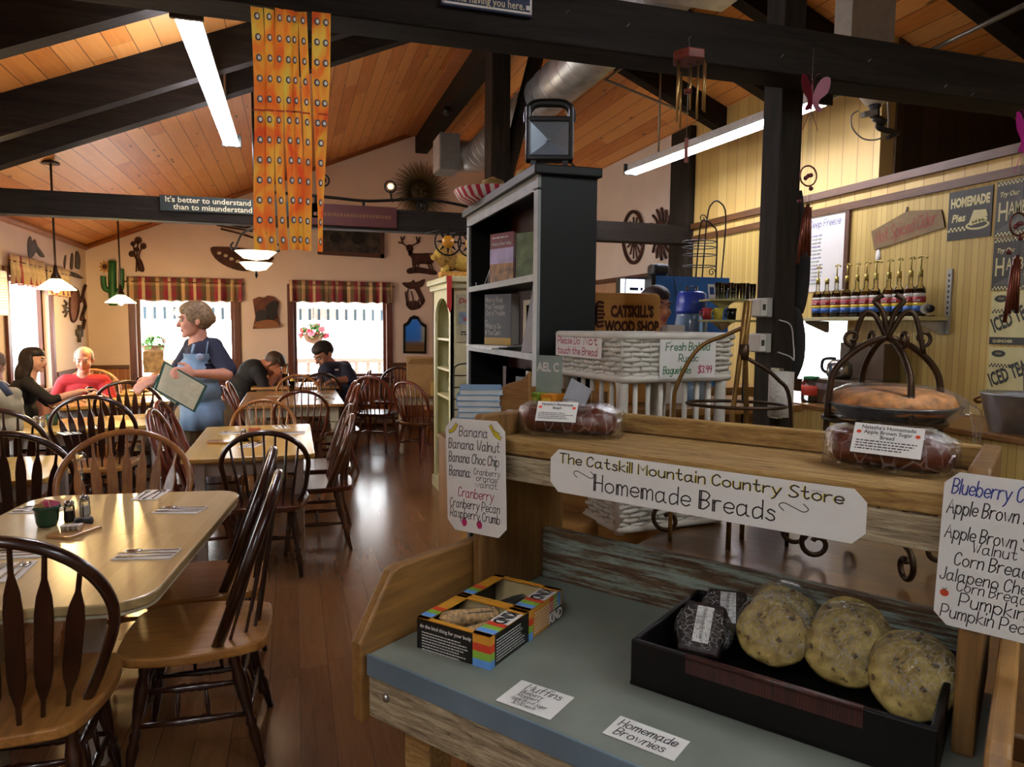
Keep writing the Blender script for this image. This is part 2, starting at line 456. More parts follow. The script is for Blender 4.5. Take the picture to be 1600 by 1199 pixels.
def wall_y(name,X,t,y0,y1,zt,holes,mat,z0=0):
    mb=MB(); ys=sorted({y0,y1,*[h[0] for h in holes],*[h[1] for h in holes]})
    for a,c in zip(ys,ys[1:]):
        hs=[h for h in holes if h[0]<=a+1e-6 and h[1]>=c-1e-6]
        cuts=[z0]+[z for h in hs for z in (h[2],h[3])]+[zt]
        for i in range(0,len(cuts),2):
            if cuts[i+1]-cuts[i]>1e-4: mb.bx((min(X,X+t),a,cuts[i]),(max(X,X+t),c,cuts[i+1]))
    return struct(name,mb,mat)
w1=(py(213,520,YB).x,py(366,520,YB).x); w2=(py(459,520,YB).x,py(604,520,YB).x); WZ0,WZ1=.74,2.02
wall_x('wall_back',YB,.16,XL-.16,XR+.16,0,[(*w1,WZ0,WZ1),(*w2,WZ0,WZ1)],m_beige)
ly0,ly1=px(13,520,XL).y,px(78,520,XL).y
LW=[(ly0,ly1,.78,1.99),(4.9,6.2,.78,1.99)]
wall_y('wall_left',XL,-.16,YF,YB+.16,roof(XL)+.03,LW,m_beige)
YC=6.93                                    # where the white wall ends and the pine panelling starts
wall_y('wall_right',XR,.14,YC,YB+.16,roof(XR)+.02,[],m_plaster)
zcap=px(1300,298,XR).z
yfull=px(1374,250,XR).y
oy0,oy1=px(1322,545,XR).y,px(1222,545,XR).y
wall_y('wall_right_panelled',XR,.12,yfull,YC,roof(XR)+.02,[],m_wide,z0=zcap-.02)
wall_y('wall_right_beadboard',XR,.12,YF,YC,zcap,[(oy0,oy1,.95,px(1322,500,XR).z)],m_bead)
# two brown rails along the panelling
za,zb=px(1083,351,XR).z,px(1083,357,XR).z
struct('trim_1',MB().bx((XR-.04,YF,px(1587,242,XR).z),(XR+.16,YC,px(1587,230,XR).z+.01)),m_rail)
struct('trim_2',MB().bx((XR-.022,YF,px(1300,334,XR).z),(XR,YC,px(1300,323,XR).z)),m_rail)
struct('wall_rail_boards',MB().bx((XR-.006,YF,px(1300,323,XR).z),(XR,YC,px(1587,242,XR).z)),m_wide)
# room beyond the panelling: dark kitchen and its own window
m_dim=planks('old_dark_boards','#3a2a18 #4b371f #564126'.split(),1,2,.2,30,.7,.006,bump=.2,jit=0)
ykw=px(1268,545,7.4).y
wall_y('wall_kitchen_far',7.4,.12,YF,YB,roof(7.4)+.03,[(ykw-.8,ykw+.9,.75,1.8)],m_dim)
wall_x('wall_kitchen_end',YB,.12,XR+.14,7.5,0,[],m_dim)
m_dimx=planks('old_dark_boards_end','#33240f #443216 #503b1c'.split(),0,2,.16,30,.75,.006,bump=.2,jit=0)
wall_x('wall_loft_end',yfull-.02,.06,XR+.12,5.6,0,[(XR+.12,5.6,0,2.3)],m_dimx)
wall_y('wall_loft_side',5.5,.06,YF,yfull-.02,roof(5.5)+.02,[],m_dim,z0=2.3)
wall_x('wall_front',YF-.16,.16,XL-.16,7.5,0,[],m_plaster)
# roof: two slopes of pine boards
def slope_slab(name,xa,xb):
    za_,zb_=roof(xa),roof(xb)
    v=[(xa,YF-.2,za_),(xb,YF-.2,zb_),(xb,YB+.4,zb_),(xa,YB+.4,za_)]; v+=[(p[0],p[1],p[2]+.12) for p in v]
    return struct(name,MB().add(v,[(3,2,1,0),(4,5,6,7),(0,1,5,4),(1,2,6,5),(2,3,7,6),(3,0,4,7)]),m_ceil)
slope_slab('ceiling_left_slope',XL-.2,RX0); slope_slab('ceiling_right_slope',RX0,7.6)
m_edge=wood('pine_edge_trim','#8a4a1e','#b06c34',0,.5,8,12)
def crown(name,a,b_,s=.05):
    struct(name,MB().tube([a,b_],s*.7,4),m_edge)
crown('trim_3',(XL,YB-.02,roof(XL)-.03),(RX0-.1,YB-.02,roof(RX0-.1)-.03)); crown('trim_4',(RX0+.1,YB-.02,roof(RX0+.1)-.03),(XR,YB-.02,roof(XR)-.03))
crown('trim_5',(XL+.02,4,roof(XL)-.03),(XL+.02,YB,roof(XL)-.03))
# ridge beam, rafters, tie beams, posts
struct('ridge_beam',MB().bx((RX0-.11,YF,4.12),(RX0+.07,YB,RZ0-.02)),m_timber)
struct('ridge_board',MB().bx((RX0-.26,YF,roof(RX0-.26)-.02),(RX0-.11,YB-.03,RZ0-.04)),m_edge)
def rafter(name,Y0,Y1,d,xa,xb):
    za_,zb_=roof(xa),roof(xb)
    v=[(xa,Y0,za_-d),(xb,Y0,zb_-d),(xb,Y0,zb_),(xa,Y0,za_)]; v+=[(p[0],Y1,p[2]) for p in v]
    return struct(name,MB().add(v,[(0,1,2,3),(7,6,5,4),(0,4,5,1),(1,5,6,2),(2,6,7,3),(3,7,4,0)]),m_timber)
def hitroof(x,y,side,d):
    r=ray(x,y); sg=1 if side<0 else -1
    t=((RZ0-sg*SL*RX0)-d-H)/(r[2]-sg*SL*r[0]); return Vector(CP+r*t)
yr2=hitroof(200,88,-1,0).y; yr3=hitroof(320,167,-1,.22).y; yr1=hitroof(150,52,-1,.26).y
for k,(y0,y1,d) in enumerate([(yr1-.11,yr1,.26),(yr2,yr2+.1,.26),(yr3-.12,yr3,.22),(yr1-1.15,yr1-1.04,.26),(yr1-2.2,yr1-2.09,.26)]):
    rafter('rafter_beam_left',y0,y1,d,XL,RX0-.1)
yq2=hitroof(1080,135,1,0).y; yq1=hitroof(1290,32,1,0).y; yq0=hitroof(1530,40,1,.28).y
for k,(y0,y1,d) in enumerate([(yq1-.02,yq1+.09,.26),(yq2-.02,yq2+.1,.22),((yq1+yq2)/2-.1,(yq1+yq2)/2+.02,.26),(yq0-.1,yq0,.28),(yq0-1.2,yq0-1.1,.28)]):
    rafter('rafter_beam_right',y0,y1,d,RX0+.06,7.4)
YT=6.55; ZT0=2.385; ZT1=2.58
struct('tie_beam_far',MB().bx((XL,YT,ZT0),(XR-.06,YT+.16,ZT1)),m_timber,bev=.008)
YN=2.06
struct('tie_beam_near',MB().bx((XL,YN,2.385),(7.3,YN+.13,2.54)),m_timber,bev=.006)
kx0,kx1=py(768,250,YT).x,py(797,250,YT).x
struct('king_post_pillar',MB().bx((kx0,YT,ZT1),(kx1,YT+.26,roof(kx1)-.02)),m_timber_v,bev=.006)
s0,s1=py(802,230,YT+.1),py(845,60,YT+.1)
struct('strut_beam',MB().tube([s0-(s1-s0)*.6,s1+(s1-s0)*.25],.075,4,flat=1),m_timber_v)
pr0,pr1=py(1217,300,2.25).x,py(1250,300,2.25).x
struct('post_pillar_near',MB().bx((pr0,2.25,0),(pr1,2.36,roof(pr1)-.02)),m_timber_v,bev=.005)
struct('post_pillar_wall',MB().bx((XR-.07,YT+.02,0),(XR,YC+.03,roof(XR)-.03)),m_timber_v,bev=.005)
# wainscot, rail and heater along the dining walls
zr=.90
def dado(name,a,b_,axis,X=None):
    pass
struct('wall_back_wainscot',MB().bx((XL,YB-.012,0),(w1[0]-.1,YB,zr)).bx((w1[0]-.1,YB-.012,0),(w1[1]+.1,YB,WZ0-.08)).bx((w1[1]+.1,YB-.012,0),(w2[0]-.1,YB,zr)).bx((w2[0]-.1,YB-.012,0),(w2[1]+.1,YB,WZ0-.08)).bx((w2[1]+.1,YB-.012,0),(XR,YB,zr)),m_wains)
struct('trim_6',MB().bx((XL,YB-.035,zr),(w1[0]-.1,YB,zr+.05)).bx((w1[1]+.1,YB-.035,zr),(w2[0]-.1,YB,zr+.05)).bx((w2[1]+.1,YB-.035,zr),(XR,YB,zr+.05)),m_rail)
struct('wall_left_wainscot',MB().bx((XL,YF,0),(XL+.012,YB,.75)),m_wains_s)
struct('trim_7',MB().bx((XL,ly1+.12,zr),(XL+.035,YB,zr+.05)).bx((XL,YF,.72),(XL+.03,ly0,.77)),m_rail)
struct('wall_left_wainscot_corner',MB().bx((XL,ly1+.12,.7),(XL+.012,YB,zr)),m_wains_s)
zd=px(1000,425,XR).z
rz_=px(970,437,XR)
struct('trim_8',MB().bx((XR-.03,YC,rz_.z-.03),(XR,YB,rz_.z+.03)),m_rail)
struct('wall_right_wainscot',MB().bx((XR-.012,YC,0),(XR,YB,rz_.z-.03)),plain('tan_panel','#c09a78',.8))
mb=MB().bx((XL+.05,YB-.09,.03),(w2[1]+.3,YB-.013,.2)).bx((XL+.05,YB-.1,.17),(w2[1]+.3,YB-.02,.215)); 
struct('baseboard_heater',mb,plain('heater_enamel','#b9ab94',.5),bev=.006)
struct('baseboard_back',MB().bx((w2[1]+.3,YB-.025,0),(XR,YB,.11)),m_trim)
# windows: casing, sash, pane
def window(name,axis,a0,a1,z0,z1,P,inn,cas=.085,mull=None):
    root=bpy.data.objects.new(name,None); COL.objects.link(root); root['kind']='structure'
    def bb(p,q,d0,d1):
        if axis=='x': return (p[0],P+d0*inn,p[1]),(q[0],P+d1*inn,q[1])
        return (P+d0*inn,p[0],p[1]),(P+d1*inn,q[0],q[1])
    f=MB()
    for p,q in (((a0-cas,z0-.06),(a0,z1+cas)),((a1,z0-.06),(a1+cas,z1+cas)),((a0,z1),(a1,z1+cas))): f.bx(*bb(p,q,-.0,.03))
    mk('window_casing',f,m_trim,root,bev=.004)['kind']='structure'
    f=MB().bx(*bb((a0-cas-.02,z0-.03),(a1+cas+.02,z0),-.02,.075)); f.bx(*bb((a0-cas,z0-.1),(a1+cas,z0-.03),0,.022))
    mk('window_sill',f,m_trim,root,bev=.004)['kind']='structure'
    f=MB(); s=.045
    for p,q in (((a0,z0),(a0+s,z1)),((a1-s,z0),(a1,z1)),((a0+s,z0),(a1-s,z0+s)),((a0+s,z1-s),(a1-s,z1))): f.bx(*bb(p,q,-.1,-.06))
    for mx_ in mull or (): f.bx(*bb((mx_-.025,z0),(mx_+.025,z1),-.1,-.06))
    mk('window_sash',f,m_trim,root)['kind']='structure'
    f=MB().bx(*bb((a0+s,z0+s),(a1-s,z1-s),-.083,-.078))
    mk('window_glass',f,m_glass,root)['kind']='structure'
window('window_1','x',*w1,WZ0,WZ1,YB,-1); window('window_2','x',*w2,WZ0,WZ1,YB,-1)
for i,h in enumerate(LW): window('window_%d'%(i+3),'y',h[0],h[1],h[2],h[3],XL,1,mull=[h[0]+(h[1]-h[0])*.97] if i==0 else None)
portal('daylight_back_left',((w1[0]+w1[1])/2,YB+.12,1.38),(R(-90),0,0),w1[1]-w1[0],1.28); portal('daylight_back_right',((w2[0]+w2[1])/2,YB+.12,1.38),(R(-90),0,0),w2[1]-w2[0],1.28)
for h in LW: portal('daylight_side',(XL-.12,(h[0]+h[1])/2,1.38),(0,R(-90),0),1.2,h[1]-h[0])
portal('daylight_kitchen',(7.46,ykw+.05,1.28),(0,R(90),0),1.05,1.7)
# ---------------------------------------------------------------- outside: terrace rail, awning, flower basket
m_red=wood('terrace_red_wood','#a5685f','#c08d84',0,.6)
t=thing('terrace_railing','reddish wooden terrace railing outside the back windows','railing',(0,12.6,-.12))
f=MB().bx((XL-1,-.03,.98),(5,.03,1.06)); f.bx((XL-1,-.03,.2),(5,.03,.28)); mk('rail',f,m_red,t)
for i in range(28): mk('baluster',MB().bx((-.03,-.02,.28),(.03,.02,.98)),m_red,t,loc=(XL-.9+i*.2,0,0))
for i in range(4): mk('railing_post',MB().bx((-.06,-.06,0),(.06,.06,1.2)),m_red,t,loc=(XL-1+i*2.1,0,0))
m_awn=plain('awning_canvas','#e8ecef',.8); m_awn2=plain('awning_stripe','#4f6f86',.8)
for nm,wx,lb in (('awning',w1,'striped scalloped awning outside the left back window'),('awning',w2,'striped scalloped awning outside the right back window')):
    t=thing(nm,lb,'awning',((wx[0]+wx[1])/2,YB+.9,py(290,499,YB+.9).z+.06)); W=wx[1]-wx[0]+.5; f=MB()
    f.add([(-W/2,-.7,.55),(W/2,-.7,.55),(W/2,0,.12),(-W/2,0,.12)],[(0,1,2,3)]); mk('canopy',f,m_awn,t,solid=.006)
    f=MB(); n=13
    for i in range(n):
        x0=-W/2+W*i/n; f.add([(x0,0,.12),(x0+W/n,0,.12),(x0+W/n,0,-.02),(x0+W/n*.75,0,-.06),(x0+W/n*.25,0,-.06),(x0,0,-.02)],[(0,1,2,3,4,5)],0)
        f.quad([(x0+W/n*.38,-.008,.12),(x0+W/n*.62,-.008,.12),(x0+W/n*.62,-.008,-.06),(x0+W/n*.38,-.008,-.06)],1)
    mk('scalloped_edge',f,[m_awn,m_awn2],t,solid=.004)
def flowers(loc,lab,n,cols,r):
    t=thing('hanging_flower_basket',lab,'flower basket',loc)
    f=MB().lathe([(.02,-.16),(.12,-.12),(.17,0),(.16,0),(.1,-.1)],14); mk('basket',f,plain('basket_brown','#6b4a30',.8),t)
    f=MB()
    for i in range(150):
        a=random.uniform(0,2*PI); b_=random.uniform(-.5,1.4); rr=r*random.uniform(.5,1)
        c=Vector((rr*math.cos(a)*math.cos(b_),rr*math.sin(a)*math.cos(b_),rr*math.sin(b_)*.8)); M=T(*c)@RZ(random.uniform(0,360))@RX(random.uniform(-60,60))
        f.add([(0,-.035,0),(.025,0,.006),(0,.04,0),(-.025,0,.006)],[(0,1,2,3)],0,M)
    mk('foliage',f,plain('geranium_leaf','#5f9a4c',.7),t)
    for i in range(n):
        a=random.uniform(0,2*PI); b_=random.uniform(-.5,1.2); c=(r*math.cos(a)*math.cos(b_),r*math.sin(a)*math.cos(b_),r*.85*math.sin(b_)); f=MB()
        for j in range(9): f.ell((c[0]+random.uniform(-.03,.03),c[1]+random.uniform(-.03,.03),c[2]+random.uniform(-.03,.03)),.025,6)
        mk('flower_head',f,plain('petal'+cols[i%len(cols)],cols[i%len(cols)],.7),t)
    zt=py(290,499,YB+.9).z+.2-loc[2]; mk('hanger',MB().tube([(-.16,0,0),(0,0,zt*.6),(0,0,zt)],.004,5).tube([(.16,0,0),(0,0,zt*.6)],.004,5),plain('basket_wire','#333333',.5,.6),t)
flowers(py(490,522,YB+.86),'hanging basket of pink geraniums outside the right back window',12,['#e0506a','#e88aa0','#d8404e'],.2)
flowers(py(240,540,YB+.86),'hanging basket of pale flowers outside the left back window',5,['#e8d8d8','#e0c0c4'],.18)
# ---------------------------------------------------------------- valances
m_plaid=plaid('plaid_curtain')
def valance(name,label,axis,a0,a1,z0,z1,P,inn):
    t=thing(name,label,'valance',(0,0,0),group='plaid valances'); f=MB(); L=a1-a0; n=int(L/.018); prev=None; vs=[]
    rows=[z1+.02,z1-.03,z1-.06,(z0+z1)/2,z0+.02,z0]
    for i in range(n+1):
        a=a0+L*i/n; w=math.sin(i*.62+math.sin(i*.17)*1.7)
        for k,z in enumerate(rows):
            d=.05+w*(.012 if k<3 else .012+.012*(k-2)); zz=z+(w*.008 if k>3 else 0)
            vs.append((a,P+inn*d,zz) if axis=='x' else (P+inn*d,a,zz))
    m=len(rows); fs=[(i*m+k,(i+1)*m+k,(i+1)*m+k+1,i*m+k+1) for i in range(n) for k in range(m-1)]
    f.add(vs,fs,0,None,True); mk('curtain_fabric',f,m_plaid,t,solid=.003)
    A,B=((a0-.03,P+inn*.05,z1-.045),(a1+.03,P+inn*.05,z1-.045)) if axis=='x' else ((P+inn*.05,a0-.03,z1-.045),(P+inn*.05,a1+.03,z1-.045))
    mk('rod',MB().cyl(A,B,.008,None,8),m_trim,t)
    return t
valance('window_valance','plaid ruffled valance over the left back window, behind the waitress','x',py(199,440,YB).x,py(378,440,YB).x,py(290,471,YB).z,py(290,437,YB).z,YB,-1)
valance('window_valance','plaid ruffled valance over the back window with the flower basket','x',py(452,440,YB).x,py(613,440,YB).x,py(530,473,YB).z,py(530,442,YB).z,YB,-1)
pa,pb=px(6,398,XL),px(62,450,XL); pc=px(104,478,XL)
valance('window_valance','near plaid valance on the left wall beside the air conditioner','y',pa.y,pb.y,px(40,447,XL).z,px(40,407,XL).z,XL,1)
valance('window_valance','far plaid valance on the left wall above the pendant lamp','y',px(66,440,XL).y,px(103,440,XL).y,px(85,462,XL).z,px(85,421,XL).z,XL,1)
# ---------------------------------------------------------------- lamps
m_tube=emis('tube_light','#f4f2ff',TUBE); m_house=plain('lamp_enamel','#c9cbc8',.4); m_capd=plain('lamp_endcap','#2c302c',.5); m_rod=plain('hanger_rod','#8c8a80',.35,.7)
m_fill_tube=emis('unseen_fill_tube','#eef4fa',TUBE*.92)  # tubes of the two added lamps out of view
def fluorescent(label,a,b,zrod,refl=True,m_tube=m_tube):
    a=Vector(a);b=Vector(b);c=(a+b)/2;d=b-a;L=d.length; t=thing('fluorescent_lamp',label,'ceiling lamp',c,math.atan2(d.y,d.x),'fluorescent strip lamps')
    f=MB().bx((-L/2,-.045,.03),(L/2,.045,.085)); mk('housing',f,m_house,t,bev=.004)
    f=MB()
    if refl: f.add([(-L/2,-.045,.032),(L/2,-.045,.032),(L/2,-.085,.005),(-L/2,-.085,.005)],[(0,1,2,3)]).add([(-L/2,.045,.032),(L/2,.045,.032),(L/2,.085,.005),(-L/2,.085,.005)],[(3,2,1,0)]); mk('reflector',f,m_house,t,solid=.002)
    for s in (-1,1): mk('tube',MB().cyl((-L/2+.02,s*.04,.008),(L/2-.02,s*.04,.008),.019,None,10),m_tube,t)
    for s in (-1,1):
        mk('end_cap',MB().bx((s*(L/2-.02),-.075,-.012),(s*(L/2+.004),.075,.088)),m_capd,t,bev=.003)
        mk('hanger_rod',MB().cyl((s*L*.3,0,.085),(s*L*.3,0,zrod(c+d*s*.3)-c.z),.009,None,8).lathe([(.05,0),(.045,.02),(.012,.035)],12,T(s*L*.3,0,zrod(c+d*s*.3)-c.z-.035)),m_rod,t)
fz=lambda p: roof(p.x)-.005
fluorescent('twin tube fluorescent lamp hanging over the dining tables beside the orange streamer',(-.457,3.79,2.99),(-.455,6.36,2.99),fz,False)
fluorescent('twin tube fluorescent lamp with white reflector above the order counter',(3.125,6.33,3.0),(3.315,3.94,3.0),fz)
fluorescent('unseen fluorescent lamp added over the shop floor at the near left',(-1.0,-2.2,2.75),(-1.0,.2,2.75),fz,True,m_fill_tube)  # this lamp and the next are added out of view to light the foreground
fluorescent('unseen fluorescent lamp added over the shop floor at the near right',(1.7,-1.5,3.0),(1.7,.9,3.0),fz,True,m_fill_tube)
m_shade=emis('frosted_glass_shade','#ffe7b8',2.2); m_bulb=emis('warm_bulb','#ffd9a0',BULB); m_bronze=plain('dark_bronze','#3a2616',.4,.6)
def pendant(label,x,y,Y,ztop,r,w=30):
    p=py(x,y,Y); t=thing('pendant_lamp',label,'pendant lamp',p,0,'glass pendant lamps')
    zt=min(ztop,roof(p.x)-.0)-p.z
    mk('stem',MB().cyl((0,0,.16),(0,0,zt),.009,None,8),m_bronze,t); mk('ceiling_rose',MB().lathe([(.07,zt-.03),(.065,zt-.012),(.03,zt)],14),m_bronze,t)
    mk('socket',MB().lathe([(.045,.075),(.035,.11),(.02,.14),(.012,.2)],12),m_bronze,t)
    mk('glass_shade',MB().lathe([(.035,.09),(r*.55,.055),(r,.0),(r*.99,-.006),(r*.54,.048),(.034,.083)],20),m_shade,t)
    mk('bulb',MB().ell((0,0,.02),(.035,.035,.05),12),m_bulb,t)
    lamp_point('bulb_glow',(0,0,-.06),(1,.66,.24),w,.05,t)
pendant('glass pendant lamp over the table by the left wall window',88,452,6.9,9,.15,15)
pendant('glass pendant lamp beside the green cactus in the corner',189,473,9.0,9,.16,44)
# ================================================================ bread stand in the foreground
m_honey=wood('stand_pine','#765026','#a0743a',0,.55,8,12,bump=.15)
m_honey_y=wood('stand_pine_side','#654420','#92682f',1,.55,8,12,bump=.15)
m_honey_z=wood('stand_pine_post','#5a3c1c','#85602e',2,.55,8,12,bump=.15)
def weathered(name,c1,c2,c3,axis=0,paint=None):
    m,nt,b=newmat(name); s=[22,22,22]; s[axis]=2.2; co=objco(nt,s)
    n=nd(nt,'TexNoise',{'Vector':co,'Scale':6.0,'Detail':8.0,'Roughness':.75,'Distortion':.8})
    c=ramp(nt,n.outputs[0],[(.33,lin(c1)),(.5,lin(c2)),(.66,lin(c3))])
    s2=[9,9,9]; s2[axis]=2.0
    n2=nd(nt,'TexNoise',{'Vector':objco(nt,s2),'Scale':4.0,'Detail':9.0,'Roughness':.8})
    if paint:
        gr=nd(nt,'TexNoise',{'Vector':objco(nt,[60 if i!=axis else 3 for i in range(3)]),'Scale':3.0,'Detail':4.0})
        k=math_(nt,'MULTIPLY_ADD',gr.outputs[0],.55,math_(nt,'MULTIPLY',n2.outputs[0],.6))
        c=mixc(nt,ramp(nt,k,[(.54,(0,0,0,1)),(.66,(1,1,1,1))]),c,lin(paint))
    nt.links.new(c,b.inputs['Base Color']); b.inputs['Roughness'].default_value=.85
    bp=nd(nt,'Bump',{'Height':n.outputs[0],'Strength':.5,'Distance':.004}); nt.links.new(bp.outputs[0],b.inputs['Normal']); return m
m_wgrey=weathered('weathered_grey_plank','#4a3c2a','#8f7e62','#b8aa8a')
m_wbrown=weathered('weathered_brown_plank','#5f4220','#94703a','#b09058')
m_peel=weathered('peeling_paint_board','#2e1d0f','#503820','#654a2c',0,'#7f8a7e')
m_counter=plain('grey_counter','#757a70',.4,var=.08,scale=14,coat=.1)
m_cedge=plain('blue_grey_edging','#687c8a',.35,.2,var=.15,scale=9)
ox,oy=-.38,.86                       # local origin (u,v) of the stand
stand=thing('bread_stand','rustic two tier wooden bread stand with grey counter and weathered planks','display stand',SW(ox,oy,0),SRZ)
def L(u,v,z): return (u-ox,v-oy,z)
def bxu(mb,a,b,mi=0): return mb.bx(L(*a),L(*b),mi=mi)
u0,u1=-.745,-.022; v0,v1=.663,1.075; zc=1.08; vs_,vb_=.935,1.135; zs=1.36
mk('counter_top',bxu(MB(),(u0,v0,zc-.022),(u1,v1,zc)),m_counter,stand,bev=.002)
mk('counter_edging',bxu(MB(),(u0,v0-.004,zc-.03),(u1,v0,zc+.001)),m_cedge,stand,bev=.001)
mk('front_plank',bxu(MB(),(u0-.012,v0+.003,zc-.095),(u1,v0+.03,zc-.03)),m_wgrey,stand,bev=.002)
bo=MB(); c=L(*[0,0,0]); p=pv(604,1090,v0+.003); uu,_=uv(p)
bo.ell(L(uu,v0+.001,p.z),(.006,.004,.006),12); mk('bolt_head',bo,plain('bolt_steel','#a8adb0',.3,.9),stand)
# left side panel: profile in (v,z)
def side_panel(name,ua,ub,prof,mat):
    mb=MB(); n=len(prof); vs=[L(ua,a,b) for a,b in prof]+[L(ub,a,b) for a,b in prof]
    mb.add(vs,[list(range(n-1,-1,-1)),list(range(n,2*n))]+[(i,(i+1)%n,n+(i+1)%n,n+i) for i in range(n)]); return mk(name,mb,mat,stand,bev=.004)
lp=[(v0-.012,zc-.1),(v0-.014,zc+.018),(.712,1.186),(.728,1.191),(.905,1.188),(vb_+.01,1.188),(vb_+.01,zc-.1)]
side_panel('side_panel',u0-.022,u0-.002,lp,m_honey_y)
side_panel('side_panel',u1+.002,u1+.022,lp,m_honey_y)
up_=[(.893,zc),(.893,1.395),(.9,1.402),(vb_,1.395),(vb_+.012,1.385),(vb_+.012,zc)]
side_panel('upright_panel',u0,u0+.018,up_,m_honey_z); side_panel('upright_panel',u1-.034,u1-.012,up_,m_honey_z)
mk('top_shelf',bxu(MB(),(u0+.018,vs_,zs-.026),(u1-.034,vb_-.085,zs)),m_wbrown,stand,bev=.003)
mk('top_shelf_board',bxu(MB(),(u0+.018,vb_-.083,zs-.026),(u1-.034,vb_+.01,zs-.001)),m_wbrown,stand,bev=.003)
mk('fascia_plank',bxu(MB(),(u0+.0,vs_-.012,zs-.066),(u1-.034,vs_+.002,zs-.027)),m_wgrey,stand,bev=.002)
mk('back_rail',bxu(MB(),(u0+.018,vb_-.006,zs),(u1-.034,vb_+.012,1.392)),m_wbrown,stand,bev=.003)
mk('back_board',bxu(MB(),(u0+.018,v1,zc-.03),(u1-.03,v1+.022,1.172)),m_peel,stand,bev=.003)
for (u,v) in ((u0+.02,v0+.05),(u0+.02,v1-.06),(u1-.07,v0+.05),(u1-.07,v1-.06)): mk('leg',bxu(MB(),(u,v,0),(u+.05,v+.05,zc-.03)),m_wbrown if v<.8 else m_honey_z,stand,bev=.003)
mk('lower_rail',bxu(MB(),(u0+.07,v0+.06,.3),(u1-.07,v0+.085,.38)),m_wbrown,stand,bev=.003)
m_paper=plain('white_paper','#dcdad4',.75,var=.015,scale=40); m_ink=plain('black_ink','#24211f',.7); m_lam=pane('laminate_film','#ffffff',.012,.1)
m_red=plain('red_ink','#a3214a',.7); m_blue=plain('blue_ink','#2a3a8a',.7); m_yel=plain('yellow_ink','#d9c52e',.7); m_rasp=plain('raspberry_ink','#b01a5c',.7); m_orng=plain('orange_ink','#d9481e',.7); m_grn=plain('green_ink','#2f6b3a',.7); m_stp=plain('staple_metal','#b8b8b8',.3,.9)
INKS=[m_ink,m_red,m_blue,m_yel,m_rasp,m_orng,m_grn,m_stp]
def octa(w,h,c): return [(-w/2+c,-h/2),(w/2-c,-h/2),(w/2,-h/2+c),(w/2,h/2-c),(w/2-c,h/2),(-w/2+c,h/2),(-w/2,h/2-c),(-w/2,-h/2+c)]
def vsign(v,zc_,uc,tilt=0): return frame(SW(uc,v,zc_),(UU[0],UU[1],0),(0,0,1))@RZ(tilt)
# "Homemade Breads" banner on the fascia
vf=vs_-.0135; A=pv(860,740,vf); B=pv(1354,806,vf); ua,_=uv(A); ub,_=uv(B)
zt_=(pv(880,703,vf).z+pv(1310,762,vf).z)/2; zb_=(pv(880,773,vf).z+pv(1310,843,vf).z)/2
W_,H_=ub-ua,zt_-zb_
M0=vsign(vf,(zt_+zb_)/2,(ua+ub)/2)
til=math.degrees(math.atan2(pv(1310,762,vf).z-pv(880,703,vf).z,uv(pv(1310,762,vf))[0]-uv(pv(880,703,vf))[0]))
def paper_sign(name,label,M,poly,t,paint,lam=0,cat='sign',mats=None,group=None):
    o=M.translation.copy(); root=thing(name,label,cat,o,0,group); Ml=T(*-o)@M
    mk('card',MB().prism(poly,t,Ml,z0=-t),mats or m_paper,root)
    if lam:
        k=[(x*(1+lam/abs(max(q[0] for q in poly))),y*(1+lam/abs(max(q[1] for q in poly)))) for x,y in poly]; mk('laminate',MB().prism(k,.0005,Ml,z0=.0008),m_lam,root)
    cd_=root.children[0]; mb=MB(); paint(mb,Ml); mk('lettering',mb,INKS,cd_); return root
def paint_banner(mb,M):
    h=H_*.22
    fit(mb,'The Catskill Mountain Country Store',-W_/2+.018,H_*.2,h,W_*.91,M,h*.13,0,.02)
    fit(mb,'The Catskill Mountain Country Store',-W_/2+.0165,H_*.2,h,W_*.91,M,h*.09,3,.02,z=.0004)
    h=H_*.36
    fit(mb,'Homemade Breads',-W_*.325,-H_*.32,h,W_*.60,M,h*.085,0,.02,dbl=.1)
    for x,s in ((-W_*.365,1),(W_*.315,1)): mb.rib([(v.x,v.y) for v in smooth_pts([(x-.012,-.006,0),(x-.018,0,0),(x-.012,.004,0),(x,0,0),(x+.012,-.004,0),(x+.018,0,0),(x+.012,.006,0)],5)],h*.05,M,0,.0006)
    mb.quad([(W_*.36,H_*.36,.0006),(W_*.39,H_*.36,.0006),(W_*.39,H_*.38,.0006),(W_*.36,H_*.38,.0006)],7,M)
paper_sign('bread_banner','long white banner lettered Homemade Breads stapled along the stand fascia','sign' and M0@RZ(til*.5),octa(W_,H_,H_*.22),.0012,paint_banner)
